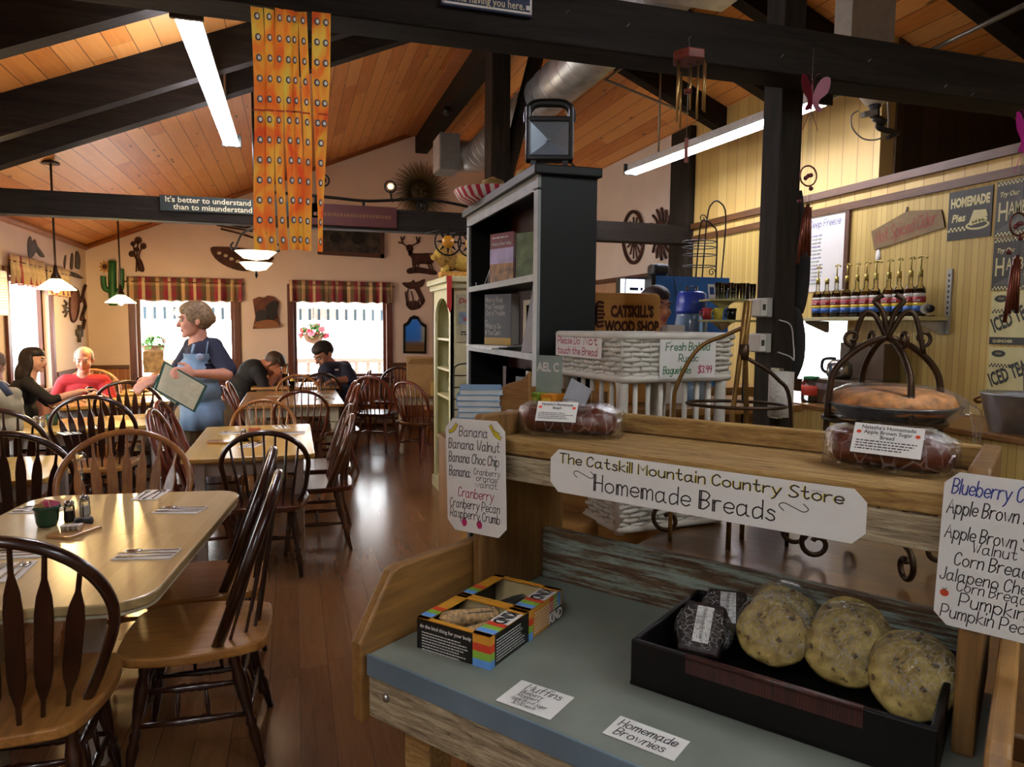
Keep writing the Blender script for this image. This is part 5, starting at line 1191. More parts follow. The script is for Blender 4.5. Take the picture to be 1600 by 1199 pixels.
c.lines('leaf_branch',[[(338,352),(360,356),(395,362)],[(345,358),(370,364),(396,372)],[(360,352),(384,356),(397,352)]],.012,m_rust)
c=Cut('rooster_plaque','carved wooden rooster plaque between the two back windows','y',YW,(415,490),th=.025)
m_roost=plain('rooster_brown','#6b3a26',.7,var=.35,scale=7); 
c.poly('plaque',[(395,468),(404,464),(412,466),(418,462),(427,464),(436,472),(433,486),(437,508),(420,513),(395,514),(399,495)],m_roost,False); c.poly('hen',[(400,490),(410,484),(418,490),(414,505),(402,506)],plain('hen_dark','#2c2624',.7),True,.027); c.poly('rooster',[(416,478),(428,470),(434,476),(431,496),(422,500),(417,490)],plain('rooster_black','#1f1c1c',.7),True,.027); c.poly('hay',[(399,512),(402,503),(424,500),(436,506),(433,512)],plain('hay_tan','#8a5a38',.8),True,.028)
c=Cut('framed_picture','dark framed picture of bears in a forest below the red sign','y',YW,(545,380),'picture',.03)
m_pic=plain('forest_picture','#3a3020',.5,var=.7,scale=10); m_frm=wood('picture_frame_wood','#3f2416','#5f3a22',0,.5)
c.poly('canvas',[(500,359),(596,364),(597,400),(499,395)],m_pic,False)
for q in (((497,358),(503,358),(502,396),(496,396)),((594,362),(600,362),(600,404),(594,404)),((497,392),(600,398),(600,404),(496,398)),((497,356),(600,360),(600,364),(497,360))): c.poly('frame_side',q,m_frm,False,.02)
for x,y,rx,ry in ((524,372,9,8),(560,373,11,10)): c.disc('bear',(x,y),rx,ry,plain('bear_black','#0f0d0c',.7),.033)
c=Cut('metal_deer','rust brown metal buck with antlers standing on a log, right of the picture','y',YW,(655,398))
c.poly('body',[(640,391),(648,396),(676,396),(678,408),(672,413),(654,413),(645,418),(643,404),(638,398)],m_rust); c.poly('head',[(634,386),(641,382),(646,388),(644,395),(640,398)],m_rust)
c.lines('antler',[[(638,386),(630,381),(626,370)],[(630,381),(622,379)],[(641,384),(650,381),(656,371)],[(652,381),(656,376)],[(628,376),(632,370)],[(652,378),(650,370)]],.011,m_rust); c.lines('leg',[[(650,411),(645,425)],[(655,412),(650,424)],[(672,410),(677,424)],[(668,411),(672,422)]],.012,m_rust); c.poly('log',[(636,421),(650,417),(672,421),(682,424),(680,430),(655,427),(638,428)],m_rust)
c=Cut('metal_bird','rust brown metal pheasant taking flight below the buck','y',YW,(648,455))
c.poly('wing',[(628,442),(641,441),(646,437),(650,441),(664,436),(661,447),(656,450),(660,460),(664,470),(659,477),(653,462),(647,452),(641,452),(634,449)],m_rust); c.lines('grass',[[(640,482),(636,462),(638,452)],[(646,483),(645,466),(642,455)],[(652,482),(654,468)],[(636,478),(633,456)],[(657,480),(660,470)]],.010,m_rust); c.poly('tail',[(634,474),(650,470),(658,480),(642,485)],m_rust)
c=Cut('tombstone_mirror','arch topped dark framed mirror beside the right back window','y',YW,(648,523),'mirror',.02)
c.poly('frame_side',[(630,507),(636,503),(640,496),(646,493),(653,495),(657,503),(666,508),(666,553),(630,552)],m_iron,False); mm,nt_,bs=newmat('mirror_glass'); bs.inputs['Metallic'].default_value=1; bs.inputs['Roughness'].default_value=.06; bs.inputs['Base Color'].default_value=(.55,.6,.66,1)
c.poly('mirror_face',[(633,511),(639,507),(644,499),(651,499),(657,508),(663,512),(662,549),(633,549)],mm,False,.021)
# left wall cut-outs
XW=XL+.002
c=Cut('metal_wolves','grey metal wolves cut-out over the left wall valance','x',XW,(54,388))
for pts in ([(44,400),(43,378),(47,369),(50,378),(54,374),(58,384),(66,395),(69,402),(62,401),(56,394),(50,402)],): c.poly('cutout',pts,m_iron2)
c=Cut('metal_dancers','brown metal figures cut-out near the corner of the left wall','x',XW,(115,412))
for pts in ([(99,412),(101,400),(103,401),(101,420)],[(109,418),(111,397),(114,399),(113,420)],[(117,417),(118,394),(122,394),(125,404),(124,420),(120,420)],[(106,424),(118,427),(129,434),(127,436),(112,432)]): c.poly('cutout',pts,m_iron2)
c=Cut('metal_chief_head','oval copper metal plaque with a face on the left corner wall','x',XW,(115,476)); c.poly('plaque',[(113,449),(120,456),(122,478),(118,498),(112,503),(108,490),(108,466)],plain('copper_plate','#8f5a3c',.45,.5,var=.2)); c.lines('rim',[[(113,449),(121,456),(122,478),(118,498),(112,503),(108,490),(108,466),(113,449)]],.012,m_rust,.012)
c=Cut('metal_lizard','curling brown metal lizard nearest the corner on the left wall','x',XW,(128,480)); c.lines('cutout',[[(131,446),(127,462),(131,478),(127,492),(128,500)],[(127,462),(122,472)],[(131,478),(124,500)],[(130,500),(127,514)]],.02,m_rust)
c=Cut('metal_kokopelli','small dark metal figure by the left wall window frame','x',XW,(101,481)); c.lines('cutout',[[(99,470),(103,475),(99,481),(103,488),(100,495)],[(97,478),(105,482)],[(97,488),(105,487)]],.012,m_iron2)
c=Cut('metal_cactus_plaque','small brown metal cactus at the bottom of the left corner wall','x',XW,(122,521)); c.lines('cutout',[[(121,535),(121,508)],[(118,524),(118,515)],[(124,526),(125,514)]],.022,m_iron2)
# air conditioner on the left wall
ya=px(13,460,XL+.36).y; t=thing('air_conditioner','white louvred air conditioner on the left wall cut by the photo edge','air conditioner',(XL,ya-.33,px(8,494,XL+.2).z))
h=px(8,428,XL+.2).z-px(8,494,XL+.2).z; mk('casing',MB().bx((0,-.3,0),(.36,.33,h)),plain('ac_white','#dcdad0',.5),t,bev=.012)
f=MB(); 
for k in range(12): f.bx((.36,-.27,.05+k*(h-.1)/12),(.368,.3,.05+k*(h-.1)/12+.012)); f.bx((.02,.33,.05+k*(h-.1)/12),(.34,.336,.05+k*(h-.1)/12+.012))
mk('louvre',f,plain('ac_grey','#a9a79c',.5),t)
one('wall_poster',MB().box((0,0,0),(.26,.01,.3)),plain('poster_tan','#b59a72',.8,var=.35,scale=14),'tan picture poster standing in the left back window','poster',py(240,566,YB-.06)+Vector((0,0,0)),0)
# right white wall: wheel and sun
c=Cut('wagon_wheel_decor','round metal wheel with curling rays on the white right wall','x',XR-.002,(992,371))
wc=[px(975+34*0+ (992-975)*0+17+17*math.cos(a)*.0,0+371,XR) for a in (0,)]
c.lines('rim',[[(992+16*math.cos(k*PI/10),371+40*math.sin(k*PI/10)) for k in range(21)]],.022,m_rust,.02)
c.disc('sun_centre',(994,372),5,11,m_rust,.02); c.lines('sun_ray',[[(993,372),(993+13*math.cos(k*PI/7)+2,372+33*math.sin(k*PI/7))] for k in range(14)],.011,m_rust,.02)
c=Cut('metal_sun_small','rusty metal sun with wavy rays on the white right wall beside the wheel','x',XR-.002,(1036,366))
c.disc('sun_centre',(1036,366),9,19,plain('rust_orange','#7a3a20',.6,.3),.02); c.lines('sun_ray',[[(1036+8*math.cos(a),366+17*math.sin(a)),(1036+13*math.cos(a+.15),366+27*math.sin(a+.15)),(1036+19*math.cos(a),366+41*math.sin(a))] for a in [k*PI/8 for k in range(16)]],.016,m_rust,.02)
# ---------------------------------------------------------------- wind chimes from the near beam
m_red_wood=wood('chime_wood','#5f2418','#8a3a26',0,.5); m_brass=plain('brass_tube','#b3925a',.3,.85); m_copper=plain('copper_tube','#6b3524',.35,.6)
Yc=YN-.07; pc=py(1076,95,Yc); kk=(py(1100,95,Yc).x-pc.x)/24
t=thing('wind_chime','wind chime with reddish hexagonal top and brass tubes hanging from the near beam','wind chime',pc)
mk('top_plate',MB().prism([(24*kk*math.cos(a),24*kk*math.sin(a)) for a in [k*PI/3 for k in range(6)]],.028,T(0,0,-.005)),m_red_wood,t,bev=.003)
mk('hook_string',MB().tube([(0,0,.02),(0,.0,.06),(0,.068,.075)],.0012,5),m_rod,t)
zz=lambda y:py(1076,y,Yc).z-pc.z
for i,(x,y1,y2) in enumerate([(1060,97,193),(1067,98,165),(1072,108,198),(1083,95,169),(1088,98,187),(1093,97,174),(1097,100,176)]):
    a=i*2*PI/7; X=(x-1076)*kk; f=MB().cyl((X,math.sin(a)*12*kk,zz(y1)),(X,math.sin(a)*12*kk,zz(y2)),.0035,None,8); mk('chime_tube',f,m_brass,t)
mk('striker',MB().lathe([(.0001,-.008),(.012,-.006),(.012,.006),(.0001,.008)],12,T(0,0,zz(143))),m_red_wood,t); mk('cord',MB().cyl((0,0,0),(0,0,zz(215)),.001,None,4),m_rod,t)
mk('sail',MB().box((0,0,zz(235)),(.012,.003,.075)),m_red_wood,t)
def bird_chime(x,y,label,lower=True,col='#5f1024'):
    Yb=YN-.09; p=py(x,y,Yb); k=(py(x+24,y,Yb).x-p.x)/24; t=thing('butterfly_chime',label,'wind chime',p); mb_=plain('chime'+col,col,.35,.3)
    f=MB()
    for s in (-1,1):
        P_=smooth_pts([(0,0,0),(s*10*k,0,22*k),(s*22*k,0,24*k),(s*20*k,0,6*k),(s*8*k,0,-6*k),(s*14*k,0,-18*k),(s*4*k,0,-16*k)],3,True); f.add([(v.x,-.004-abs(v.x)*.25,v.z) for v in P_],[list(range(len(P_)))])
    mk('wing',f,mb_,t,solid=.002); mk('body',MB().ell((0,0,2*k),(2.2*k,2.2*k,20*k),8),mb_,t); mk('hook_string',MB().tube([(0,0,.01),(0,0,60*k if lower else 80*k),(0,.085,64*k if lower else 84*k)],.001,4),m_rod,t)
    f=MB()
    for s in (-1,1): f.tube(smooth_pts([(0,0,18*k),(s*5*k,-.003,28*k),(s*10*k,-.004,30*k)],3),.001,4); f.tube(smooth_pts([(0,0,-16*k),(s*5*k,0,-26*k),(s*12*k,0,-42*k)],3),.0012,4)
    mk('antenna',f,mb_,t)
    if lower:
        mk('ring',MB().tube([(13*k*math.cos(a),0,-100*k+13*k*math.sin(a)) for a in [j*PI/12 for j in range(24)]],1.1*k,6,closed=True),m_copper,t)
        for dx,dz in ((0,-100),(4,-99),(-4,-103),(5,-116),(-12,-133)): mk('bead',MB().ell((dx*k,0,dz*k),(3*k,3*k,3*k),8),plain('bead_red','#5a1a1a',.3),t)
        f=MB()
        for dx in (-6,-2,2,6): f.cyl((dx*k*.3,0,-18*k),(dx*k,0,-140*k),.0006,None,4)
        mk('cord',f,m_rod,t)
        for dx,z0,z1 in ((-7,-148,-215),(-2,-140,-205),(3,-136,-200),(8,-140,-204)): mk('chime_tube',MB().cyl((dx*k*.6,0,z0*k),(dx*k*1.2-3*k,0,z1*k),2.2*k,None,8),m_copper,t)
    return t
bird_chime(1268,152,'dark red butterfly wind chime with copper tubes beside the near post')
bird_chime(1600,214,'magenta butterfly wind chime cut by the right edge of the photo',True,'#c02a9a')
# ---------------------------------------------------------------- white chase, conduit and fixture at the upper right
m_grey=plain('grey_metal_box','#a5a49c',.5,.1)
qa,qb=py(1330,60,2.9),py(1398,60,2.9); one('white_chase',MB().bx((0,0,0),(qb.x-qa.x,.12,roof(qb.x)-2.72)),m_grey,'grey white boxed chase standing above the near beam at the right','chase',(qa.x,2.9,2.72),0,bev=.004)
p=py(1368,142,3.0); t=thing('outlet_fixture','white curved light fixture with black connector and looping cord','light fixture',p)
mk('housing',MB().lathe([(.02,-.07),(.045,-.065),(.07,-.03),(.11,.03),(.115,.06),(.1,.065)],20),plain('fixture_white','#cfcab8',.5),t); mk('bracket',MB().bx((-.03,-.03,.06),(.03,.03,.30)),m_grey,t)
mk('connector',MB().lathe([(.02,-.13),(.026,-.12),(.024,-.09),(.03,-.075),(.02,-.06)],12).cyl((0,0,-.13),(.05,-.02,-.16),.02,None,10),plain('connector_black','#1a1916',.5),t)
mk('adapter',MB().box((-.07,-.01,-.105),(.085,.03,.028),RY(-14)),plain('adapter_grey','#8d8c86',.5),t,bev=.003)
mk('cord',MB().tube(smooth_pts([(-.11,-.01,-.11),(-.15,-.01,-.14),(-.14,-.01,-.2),(-.07,-.01,-.245),(.02,-.01,-.24),(.075,-.01,-.2),(.08,-.01,-.13),(.07,-.01,-.05)],6),.004,6),plain('cord_grey','#9a988c',.5),t)
mk('elbow_pipe',MB().tube(smooth_pts([(.03,0,-.15),(.02,-.01,-.18),(.06,-.02,-.195),(.14,-.02,-.20)],5),.014,8).tube([(.14,-.02,-.2),(.06,-.03,-.235)],.011,8),plain('connector_black','#1a1916',.5),t)
A=py(1282,162,4.2); B=py(1600,8,2.2); one('conduit',MB().cyl((0,0,0),B-A,.011,None,10),m_rod,'thin metal conduit slanting up to the right behind the near beam','conduit',A)
A,B=pz(1,1,3.0),None
one('bent_conduit',MB().tube(smooth_pts([py(1000,88,5.6)-py(1000,88,5.6),py(950,122,5.6)-py(1000,88,5.6),py(960,130,5.6)-py(1000,88,5.6),py(1075,178,5.6)-py(1000,88,5.6)],3),.010,8),m_rod,'bent thin metal pipe under the roof behind the wind chime','conduit',py(1000,88,5.6))
# ================================================================ shop side: bookcase, baskets, counter, panelled wall
m_bk=plain('bookcase_dark_green','#070d09',.5,var=.1,spec=.3); m_bkedge=plain('bookcase_grey_edge','#8a9090',.5); m_bkback=planks('bookcase_back_boards',['#3d1d10','#5a2c18'],1,2,.06,20,.5,.004,bump=.2,jit=0)
bx0,bx1,by0,by1,bz=.745,.945,2.15,3.11,2.05
bk=thing('bookcase','tall dark green bookcase with grey front edges and brown board back','bookcase',((bx0+bx1)/2,(by0+by1)/2,0))
def lb(a,b_): c=bk.location; return MB().bx((a[0]-c.x,a[1]-c.y,a[2]),(b_[0]-c.x,b_[1]-c.y,b_[2]))
mk('side_panel',lb((bx0+.008,by0,0),(bx1,by0+.022,bz-.03)),m_bk,bk); mk('side_panel',lb((bx0+.008,by1-.022,0),(bx1,by1,bz-.03)),m_bk,bk)
mk('back_panel',lb((bx1-.012,by0+.022,0),(bx1,by1-.022,bz-.03)),m_bkback,bk)
mk('crown',lb((bx0-.02,by0-.02,bz-.03),(bx1+.01,by1+.02,bz)),m_bk,bk,bev=.004)
for y in (by0,by1-.04): mk('front_edge',lb((bx0-.002,y,0),(bx0+.008,y+.04,bz-.07)),m_bkedge,bk)
mk('front_edge',lb((bx0-.002,by0,bz-.075),(bx0+.008,by1,bz-.03)),m_bkedge,bk)
ss=[px(790,438,bx0).z,px(785,547,bx0).z]; ss+=[ss[1]-.27,ss[1]-.56,.12]
for z in ss:
    mk('shelf',lb((bx0+.01,by0+.022,z-.02),(bx1-.012,by1-.022,z)),m_bk,bk); mk('shelf_edge',lb((bx0-.002,by0+.04,z-.021),(bx0+.01,by1-.04,z+.001)),m_bkedge,bk)
def book(name,label,loc,rz,w,h,t,cols,paint=None,lean=0,cat='book',group=None):
    """upright book: cover faces local -Y; parts cover and pages"""
    b=thing(name,label,cat,loc,rz,group); M=RX(-lean)
    mk('cover',MB().bx((-w/2,0,0),(w/2,.002,h),M).bx((-w/2,t-.002,0),(w/2,t,h),M).bx((-w/2,.002,0),(-w/2+.003,t-.002,h),M),cols[0],b); mk('pages',MB().bx((-w/2+.003,.002,.003),(w/2-.003,t-.002,h-.004),M),m_paper,b)
    if paint: f=MB(); Mf=M@frame((0,-.0004,0),(1,0,0),(0,0,1)); paint(f,Mf,w,h); mk('cover_print',f,cols[1:],b.children[0])
    return b
fx=lambda x,y:px(x,y,bx0+.06)
m_bred=plain('book_red','#7a2430',.35); m_bpur=plain('book_violet_sky','#b5a6d0',.4,var=.2); m_bor=plain('book_autumn','#a8743a',.5,var=.5,scale=30); m_bgrey=plain('book_grey','#4f5258',.4); m_byel=plain('book_yellow','#c9a23a',.4)
def pc1(f,M,w,h):
    f.quad([(-w/2,0,.0002),(w/2,0,.0002),(w/2,h*.4,.0002),(-w/2,h*.4,.0002)],1,M); f.quad([(-w/2,h*.4,.0002),(w/2,h*.4,.0002),(w/2,h*.7,.0002),(-w/2,h*.7,.0002)],0,M)
    printed(f,'Hudson River Valley',h*.1,M@T(0,h*.76,0),2,'CENTER',0,.75); lines_of_print(f,-w*.4,w*.4,[h*.9],h*.03,M,2)
q=fx(785,437); book('guide_book','autumn landscape guide book leaning on the upper bookcase shelf',(bx0+.05,q.y-.02,ss[0]),R(-68),.15,.20,.012,[m_bred,m_bpur,m_bor,m_paper],pc1,R(14))
book('guide_book','green guide book behind the autumn landscape book',(bx0+.12,q.y-.16,ss[0]),R(-60),.14,.19,.01,[plain('book_green','#7d8f6a',.4,var=.3),m_paper],None,R(16))
t=thing('wire_easel','small white wire easel on the upper bookcase shelf','easel',(bx0+.05,q.y+.22,ss[0])); mk('wire',MB().tube([(0,.05,.004),(0,-.05,.004)],.003,6).tube([(0,.03,.004),(.02,0,.075),(0,-.03,.004)],.003,6).tube([(0,.05,.004),(-.03,.05,.004),(-.03,.05,.02)],.003,6),m_paper,t)
def pc2(f,M,w,h):
    for i,s in enumerate(['How to Keep','Your Teenager','Out of Trouble','and','What to Do','If You Can\'t']): printed(f,s,h*(.15 if i!=3 else .07),M@T(-w*.46,h*(.84-.13*i),0),0,'LEFT',.0003,.6)
    f.quad([(-w/2,0,.0002),(w/2,0,.0002),(w/2,h*.14,.0002),(-w/2,h*.14,.0002)],1,M)
q=px(773,530,bx0+.03); book('parenting_book','thick grey book about teenagers standing on the middle bookcase shelf',(bx0+.05,q.y+.03,ss[1]+.012),R(-62),.155,.205,.05,[m_bgrey,m_paper,m_byel],pc2)
for i,(dy,h,c) in enumerate([(-.15,.19,'#b9ad8a'),(-.19,.17,'#8a9a5a'),(-.225,.175,'#d6d2c4')]): book('paperback',['tan paperback right of the thick grey book','green paperback right of the thick grey book','white paperback beside the leaning white board'][i],(bx0+.12,q.y+dy,ss[1]),R(-90),.12,h,.022,[plain('pb'+c,c,.5),m_paper],None)
one('white_board',MB().bx((-.09,0,0),(.09,.006,.25),RX(-16)),plain('board_white','#c9ccd0',.5),'white board leaning at the near end of the middle bookcase shelf','board',(bx0+.06,by0+.12,ss[1]),R(-55))
for i in range(3): one('magazine',MB().bx((-.12,-.15,0),(.12,.15,.004),RZ(i*5)),plain('mag%d'%i,['#a9aaa4','#8f9288','#b8b6a8'][i],.35,var=.3,scale=25),['lowest magazine of the pile on the middle bookcase shelf','middle magazine of the pile on the middle bookcase shelf','top magazine of the pile on the middle bookcase shelf'][i],'magazine',(bx0+.09,q.y-.02,ss[1]+.0002+.0042*i),R(4*i),'magazines on the middle bookcase shelf')
for i in range(6): book('hardback',['first','second','third','fourth','fifth','sixth'][i]+' dark red hardback from the left on the lower bookcase shelf',(bx0+.1,by1-.3-i*.045,ss[2]),R(-90),.13,.19,.03,[plain('hb%d'%(i%2),['#4a1c18','#5a2a1c'][i%2],.4),m_paper],None,0,group='dark red hardbacks')
book('picture_frame','pale framed card on the lower bookcase shelf at the near end',(bx0+.05,by0+.2,ss[2]),R(-55),.14,.18,.01,[plain('frame_blue','#9fb0b8',.4),m_paper],None,R(12),cat='frame')
# floodlight on the bookcase
fl=pz(857,262,bz); m_fb=plain('floodlight_black','#10110f',.35,var=.03); k=.0021
t=thing('floodlight','black portable floodlight with grey reflector standing on the bookcase','floodlight',(fl.x+.02,fl.y+.05,bz),R(-18))
fw_,fh=.155,.175; z0=.03
f=MB()
for a,b_ in (((-fw_/2,0),(-fw_/2+.016,fh)),((fw_/2-.016,0),(fw_/2,fh)),((-fw_/2,0),(fw_/2,.018)),((-fw_/2,fh-.018-.035),(fw_/2,fh-.035))): f.bx((a[0],-.025,z0+a[1]),(b_[0],.03,z0+b_[1]))
mk('frame',f,m_fb,t,bev=.005); mk('back_shell',MB().bx((-fw_/2+.01,.012,z0+.01),(fw_/2-.01,.035,z0+fh-.04)),m_fb,t,bev=.006)
mk('handle',MB().tube(smooth_pts([(-fw_/2+.008,0,z0+fh-.05),(-fw_/2+.008,0,z0+fh-.015),(-fw_/2+.03,0,z0+fh+.008),(0,0,z0+fh+.012),(fw_/2-.03,0,z0+fh+.008),(fw_/2-.008,0,z0+fh-.015),(fw_/2-.008,0,z0+fh-.05)],5),.009,8,flat=1.6),m_fb,t)
x,zb_,zt2=fw_/2-.016,z0+.018,z0+fh-.053; c_=(0,.010,(zb_+zt2)/2); P4=[(-x,-.02,zb_),(x,-.02,zb_),(x,-.02,zt2),(-x,-.02,zt2)]
mk('reflector',MB().add(P4+[c_],[(0,1,4),(1,2,4),(2,3,4),(3,0,4)]),plain('reflector_grey','#8d9aa6',.3,.4,var=.02),t); mk('bulb',MB().ell((0,.0,(zb_+zt2)/2),(.005,.006,.005),8),m_stp,t)
for s in (-1,1): mk('foot',MB().bx((s*.052-.009,-.02,0),(s*.052+.009,.03,z0+.002)),m_fb,t)
mk('cord',MB().tube(smooth_pts([(.06,.03,.05),(.09,.04,.02),(.11,.03,.006)],4),.004,6),m_fb,t)
# sombreros
m_straw=plain('straw','#b39a58',.8,var=.2,scale=40,bump=.4)
def stripes(name,c1,c2,n):
    m,nt,b=newmat(name); sp=nd(nt,'SeparateXYZ',{0:nd(nt,'TexCoord').outputs['Object']}); a=math_(nt,'ARCTAN2',sp.outputs[1],sp.outputs[0]); r=math_(nt,'POWER',math_(nt,'ADD',math_(nt,'MULTIPLY',sp.outputs[0],sp.outputs[0]),math_(nt,'MULTIPLY',sp.outputs[1],sp.outputs[1])),.5)
    v=math_(nt,'FRACT',math_(nt,'ADD',math_(nt,'MULTIPLY',a,n/6.283),math_(nt,'MULTIPLY',math_(nt,'PINGPONG',math_(nt,'MULTIPLY',r,9),.5),1.0)))
    nt.links.new(mixc(nt,math_(nt,'GREATER_THAN',v,.5),lin(c1),lin(c2)),b.inputs['Base Color']); b.inputs['Roughness'].default_value=.8; return m
hp=pz(768,296,bz); hp=Vector((bx0+.07,by1-.17,bz))
t=thing('sombrero','sombrero with red and white zigzag brim lying on the bookcase','hat',hp); mk('brim',MB().lathe([(.06,.012),(.1,.0),(.145,.02),(.165,.055),(.16,.06),(.14,.028),(.1,.01),(.06,.02)],32),stripes('sombrero_zigzag','#c02a48','#e6e0d4',26),t); mk('crown',MB().lathe([(.065,.012),(.06,.06),(.045,.1),(.0001,.12)],20),m_straw,t)
t=thing('straw_hat','plain straw hat behind the red sombrero on the bookcase','hat',(bx0+.15,by1-.42,bz)); mk('crown',MB().lathe([(.075,.0),(.07,.05),(.05,.095),(.0001,.11)],20),m_straw,t); mk('brim',MB().lathe([(.07,.0),(.12,.004),(.118,.008),(.07,.006)],24),m_straw,t)
# ---------------------------------------------------------------- cream cabinet beyond the bookcase
m_cab=plain('cream_cabinet','#c9c89c',.5,var=.04); cA=pz(679,758,0); cab_h=1.9; cx0=cA.x; cy1=cA.y+.05; cy0=cy1-.8; cx1=cx0+.55
cb=thing('cream_cabinet','tall cream painted cabinet with arched open shelves','cabinet',((cx0+cx1)/2,(cy0+cy1)/2,0)); hx,hy=(cx1-cx0)/2,.4
for y in (-hy,hy-.03): mk('side_panel',MB().bx((-hx,y,0),(hx,y+.03,cab_h)),m_cab,cb)
mk('back_panel',MB().bx((hx-.02,-hy+.03,0),(hx,hy-.03,cab_h)),m_cab,cb)
mk('cornice',MB().bx((-hx-.06,-hy-.06,cab_h),(hx,hy+.03,cab_h+.05)).bx((-hx-.03,-hy-.03,cab_h-.05),(hx,hy+.03,cab_h)),m_cab,cb,bev=.01)
for z in (.12,.5,.9,1.15,1.42): mk('shelf',MB().bx((-hx+.02,-hy+.03,z-.02),(hx-.02,hy-.03,z)),m_cab,cb)
f=MB(); pts=[(-hy,0),(-hy+.09,0),(-hy+.09,cab_h-.32)]+[(-(hy-.09)*math.cos(a),cab_h-.32+.2*math.sin(a)) for a in [k*PI/10 for k in range(1,10)]]+[(hy-.09,cab_h-.32),(hy-.09,0),(hy,0),(hy,cab_h-.05),(-hy,cab_h-.05)]
mk('arched_front',MB().prism(pts,.025,frame((-hx,0,0),(0,1,0),(0,0,1))),m_cab,cb)
mk('plinth',MB().bx((-hx-.015,-hy-.015,0),(hx,hy,.1)),m_cab,cb)
def dposter(f,M,w,h):
    printed(f,'Dodge',h*.15,M@T(0,h*.32,0),0,'CENTER',.002,1,.25); printed(f,'CUSTOM',h*.05,M@T(0,h*.24,0),3,'CENTER',0)
    f.quad([(-w*.4,-h*.12,.0005),(w*.4,-h*.12,.0005),(w*.4,h*.14,.0005),(-w*.4,h*.14,.0005)],1,M); f.quad([(-w*.2,-h*.06,.001),(w*.42,-h*.06,.001),(w*.42,h*.02,.001),(-w*.2,h*.02,.001)],2,M); lines_of_print(f,-w*.3,w*.3,[-h*.3,-h*.35],h*.03,M,3)
pA,pB=py(713,460,cy0-.004),py(749,535,cy0-.004)
root=thing('tin_poster','faded vintage car advertisement poster on the cream cabinet side','poster',((pA.x+pB.x)/2,cy0-.002,(pA.z+pB.z)/2)); w,h=pB.x-pA.x,pA.z-pB.z
mk('sheet',MB().bx((-w/2,-.004,-h/2),(w/2,0,h/2)),plain('poster_cream','#a8a684',.6,var=.15),root); f=MB(); dposter(f,frame((0,-.0045,0),(1,0,0),(0,0,1)),w,h); mk('printing',f,[plain('poster_red','#a03a34',.6),plain('poster_blue','#7f93a0',.6,var=.3),plain('poster_car','#8a4a44',.6),m_ink],root)
t=thing('wire_rack','black wire rack leaning on the cream cabinet side','rack',py(727,640,cy0-.06)); f=MB()
for z in (0,.09,.19,.29): f.tube([(-.1,0,z),(.14,0,z)],.005,6)
f.tube(smooth_pts([(-.1,0,-.2),(-.1,0,.29),(-.08,0,.37),(0,0,.39),(.14,0,.39)],4),.006,6); f.tube([(.14,0,-.2),(.14,0,.39)],.006,6); mk('wire',f,m_iron,t)
t.location.z-=.0
for i,z in enumerate((.9,1.15,1.42)):
    for j in range(2): one('gift_item',MB().lathe([(.05,0),(.06,.05),(.03,.12),(.04,.14),(.0001,.16)],10),plain('gift%d%d'%(i,j),['#8a7a5a','#c9b8a0','#5a4a3a','#a89a7a','#d8d0c0','#6a5a48'][i*2+j],.5),['left','right'][j]+' small ornament on the %s shelf of the cream cabinet'%['lower','middle','upper'][i],'ornament',(cx0+.15,cy0+.25+.3*j,z))
# lion plush on the cabinet
m_lion=plain('lion_gold','#b3923a',.85,var=.25,scale=60,bump=.5); m_mane=plain('lion_mane','#8f6a26',.9,var=.35,scale=60,bump=.8); m_rat=plain('rattan','#c08a30',.6,var=.35,scale=90,bump=.6)
lp_=py(712,436,cy0+.25); k=(py(742,436,cy0+.25).x-lp_.x)/30
t=thing('lion_figure','golden lion figure lying on a woven base on top of the cream cabinet','figurine',(lp_.x,cy0+.25,cab_h+.05))
f=MB().box((4*k,0,5*k),(58*k,22*k,9*k)); mk('woven_base',f,m_rat,t,bev=.012)
f=MB().ell((12*k,0,24*k),(26*k,14*k,14*k),16).ell((28*k,0,20*k),(14*k,14*k,13*k),14).tube([(-14*k,-4*k,22*k),(-16*k,-6*k,12*k),(-22*k,-8*k,10*k)],5*k,8).tube([(-12*k,6*k,22*k),(-14*k,6*k,12*k),(-20*k,8*k,10*k)],5*k,8); mk('body',f,m_lion,t)
f=MB().ell((-17*k,0,33*k),(14*k,15*k,18*k),16).ell((-8*k,0,26*k),(13*k,13*k,16*k),14); mk('mane',f,m_mane,t)
f=MB().ell((-25*k,-3*k,34*k),(9*k,9*k,10*k),14).ell((-33*k,-4*k,30*k),(6*k,6*k,5*k),10).ell((-22*k,-9*k,44*k),(3*k,2*k,4*k),8).ell((-22*k,6*k,44*k),(3*k,2*k,4*k),8); mk('head',f,m_lion,t); mk('nose',MB().ell((-38*k,-4*k,32*k),(2*k,2.5*k,2*k),8),m_mane,t)
for i,(x,y,l,c) in enumerate([(736,381,'round stained glass sun with dark rays hanging near the lion','#d08a20'),(700,378,'amber stained glass panel hanging left of the lion','#d0902a')]):
    p=py(x,y,cy0-.35); k=.0055; t=thing('stained_glass',l,'suncatcher',p); mk('glass_disc',MB().lathe([(.0001,-.004),(9*k,-.004),(9*k,.004),(.0001,.004)],16,RX(90)),plain('amber_glass','#d0902a',.2),t)
    f=MB().tube([(19*k*math.cos(a),0,19*k*math.sin(a)) for a in [j*PI/12 for j in range(24)]],.005,6,closed=True)
    for j in range(8): a=j*PI/4; f.add([(8*k*math.cos(a-.3),0,8*k*math.sin(a-.3)),(18*k*math.cos(a),0,18*k*math.sin(a)),(8*k*math.cos(a+.3),0,8*k*math.sin(a+.3))],[(0,1,2)])
    mk('leaded_ray',f,m_iron,t,solid=.004); mk('hanging_wire',MB().tube([(0,0,19*k),(0,(YT+.05)-p.y,ZT0-p.z)],.002,4),m_iron,t)
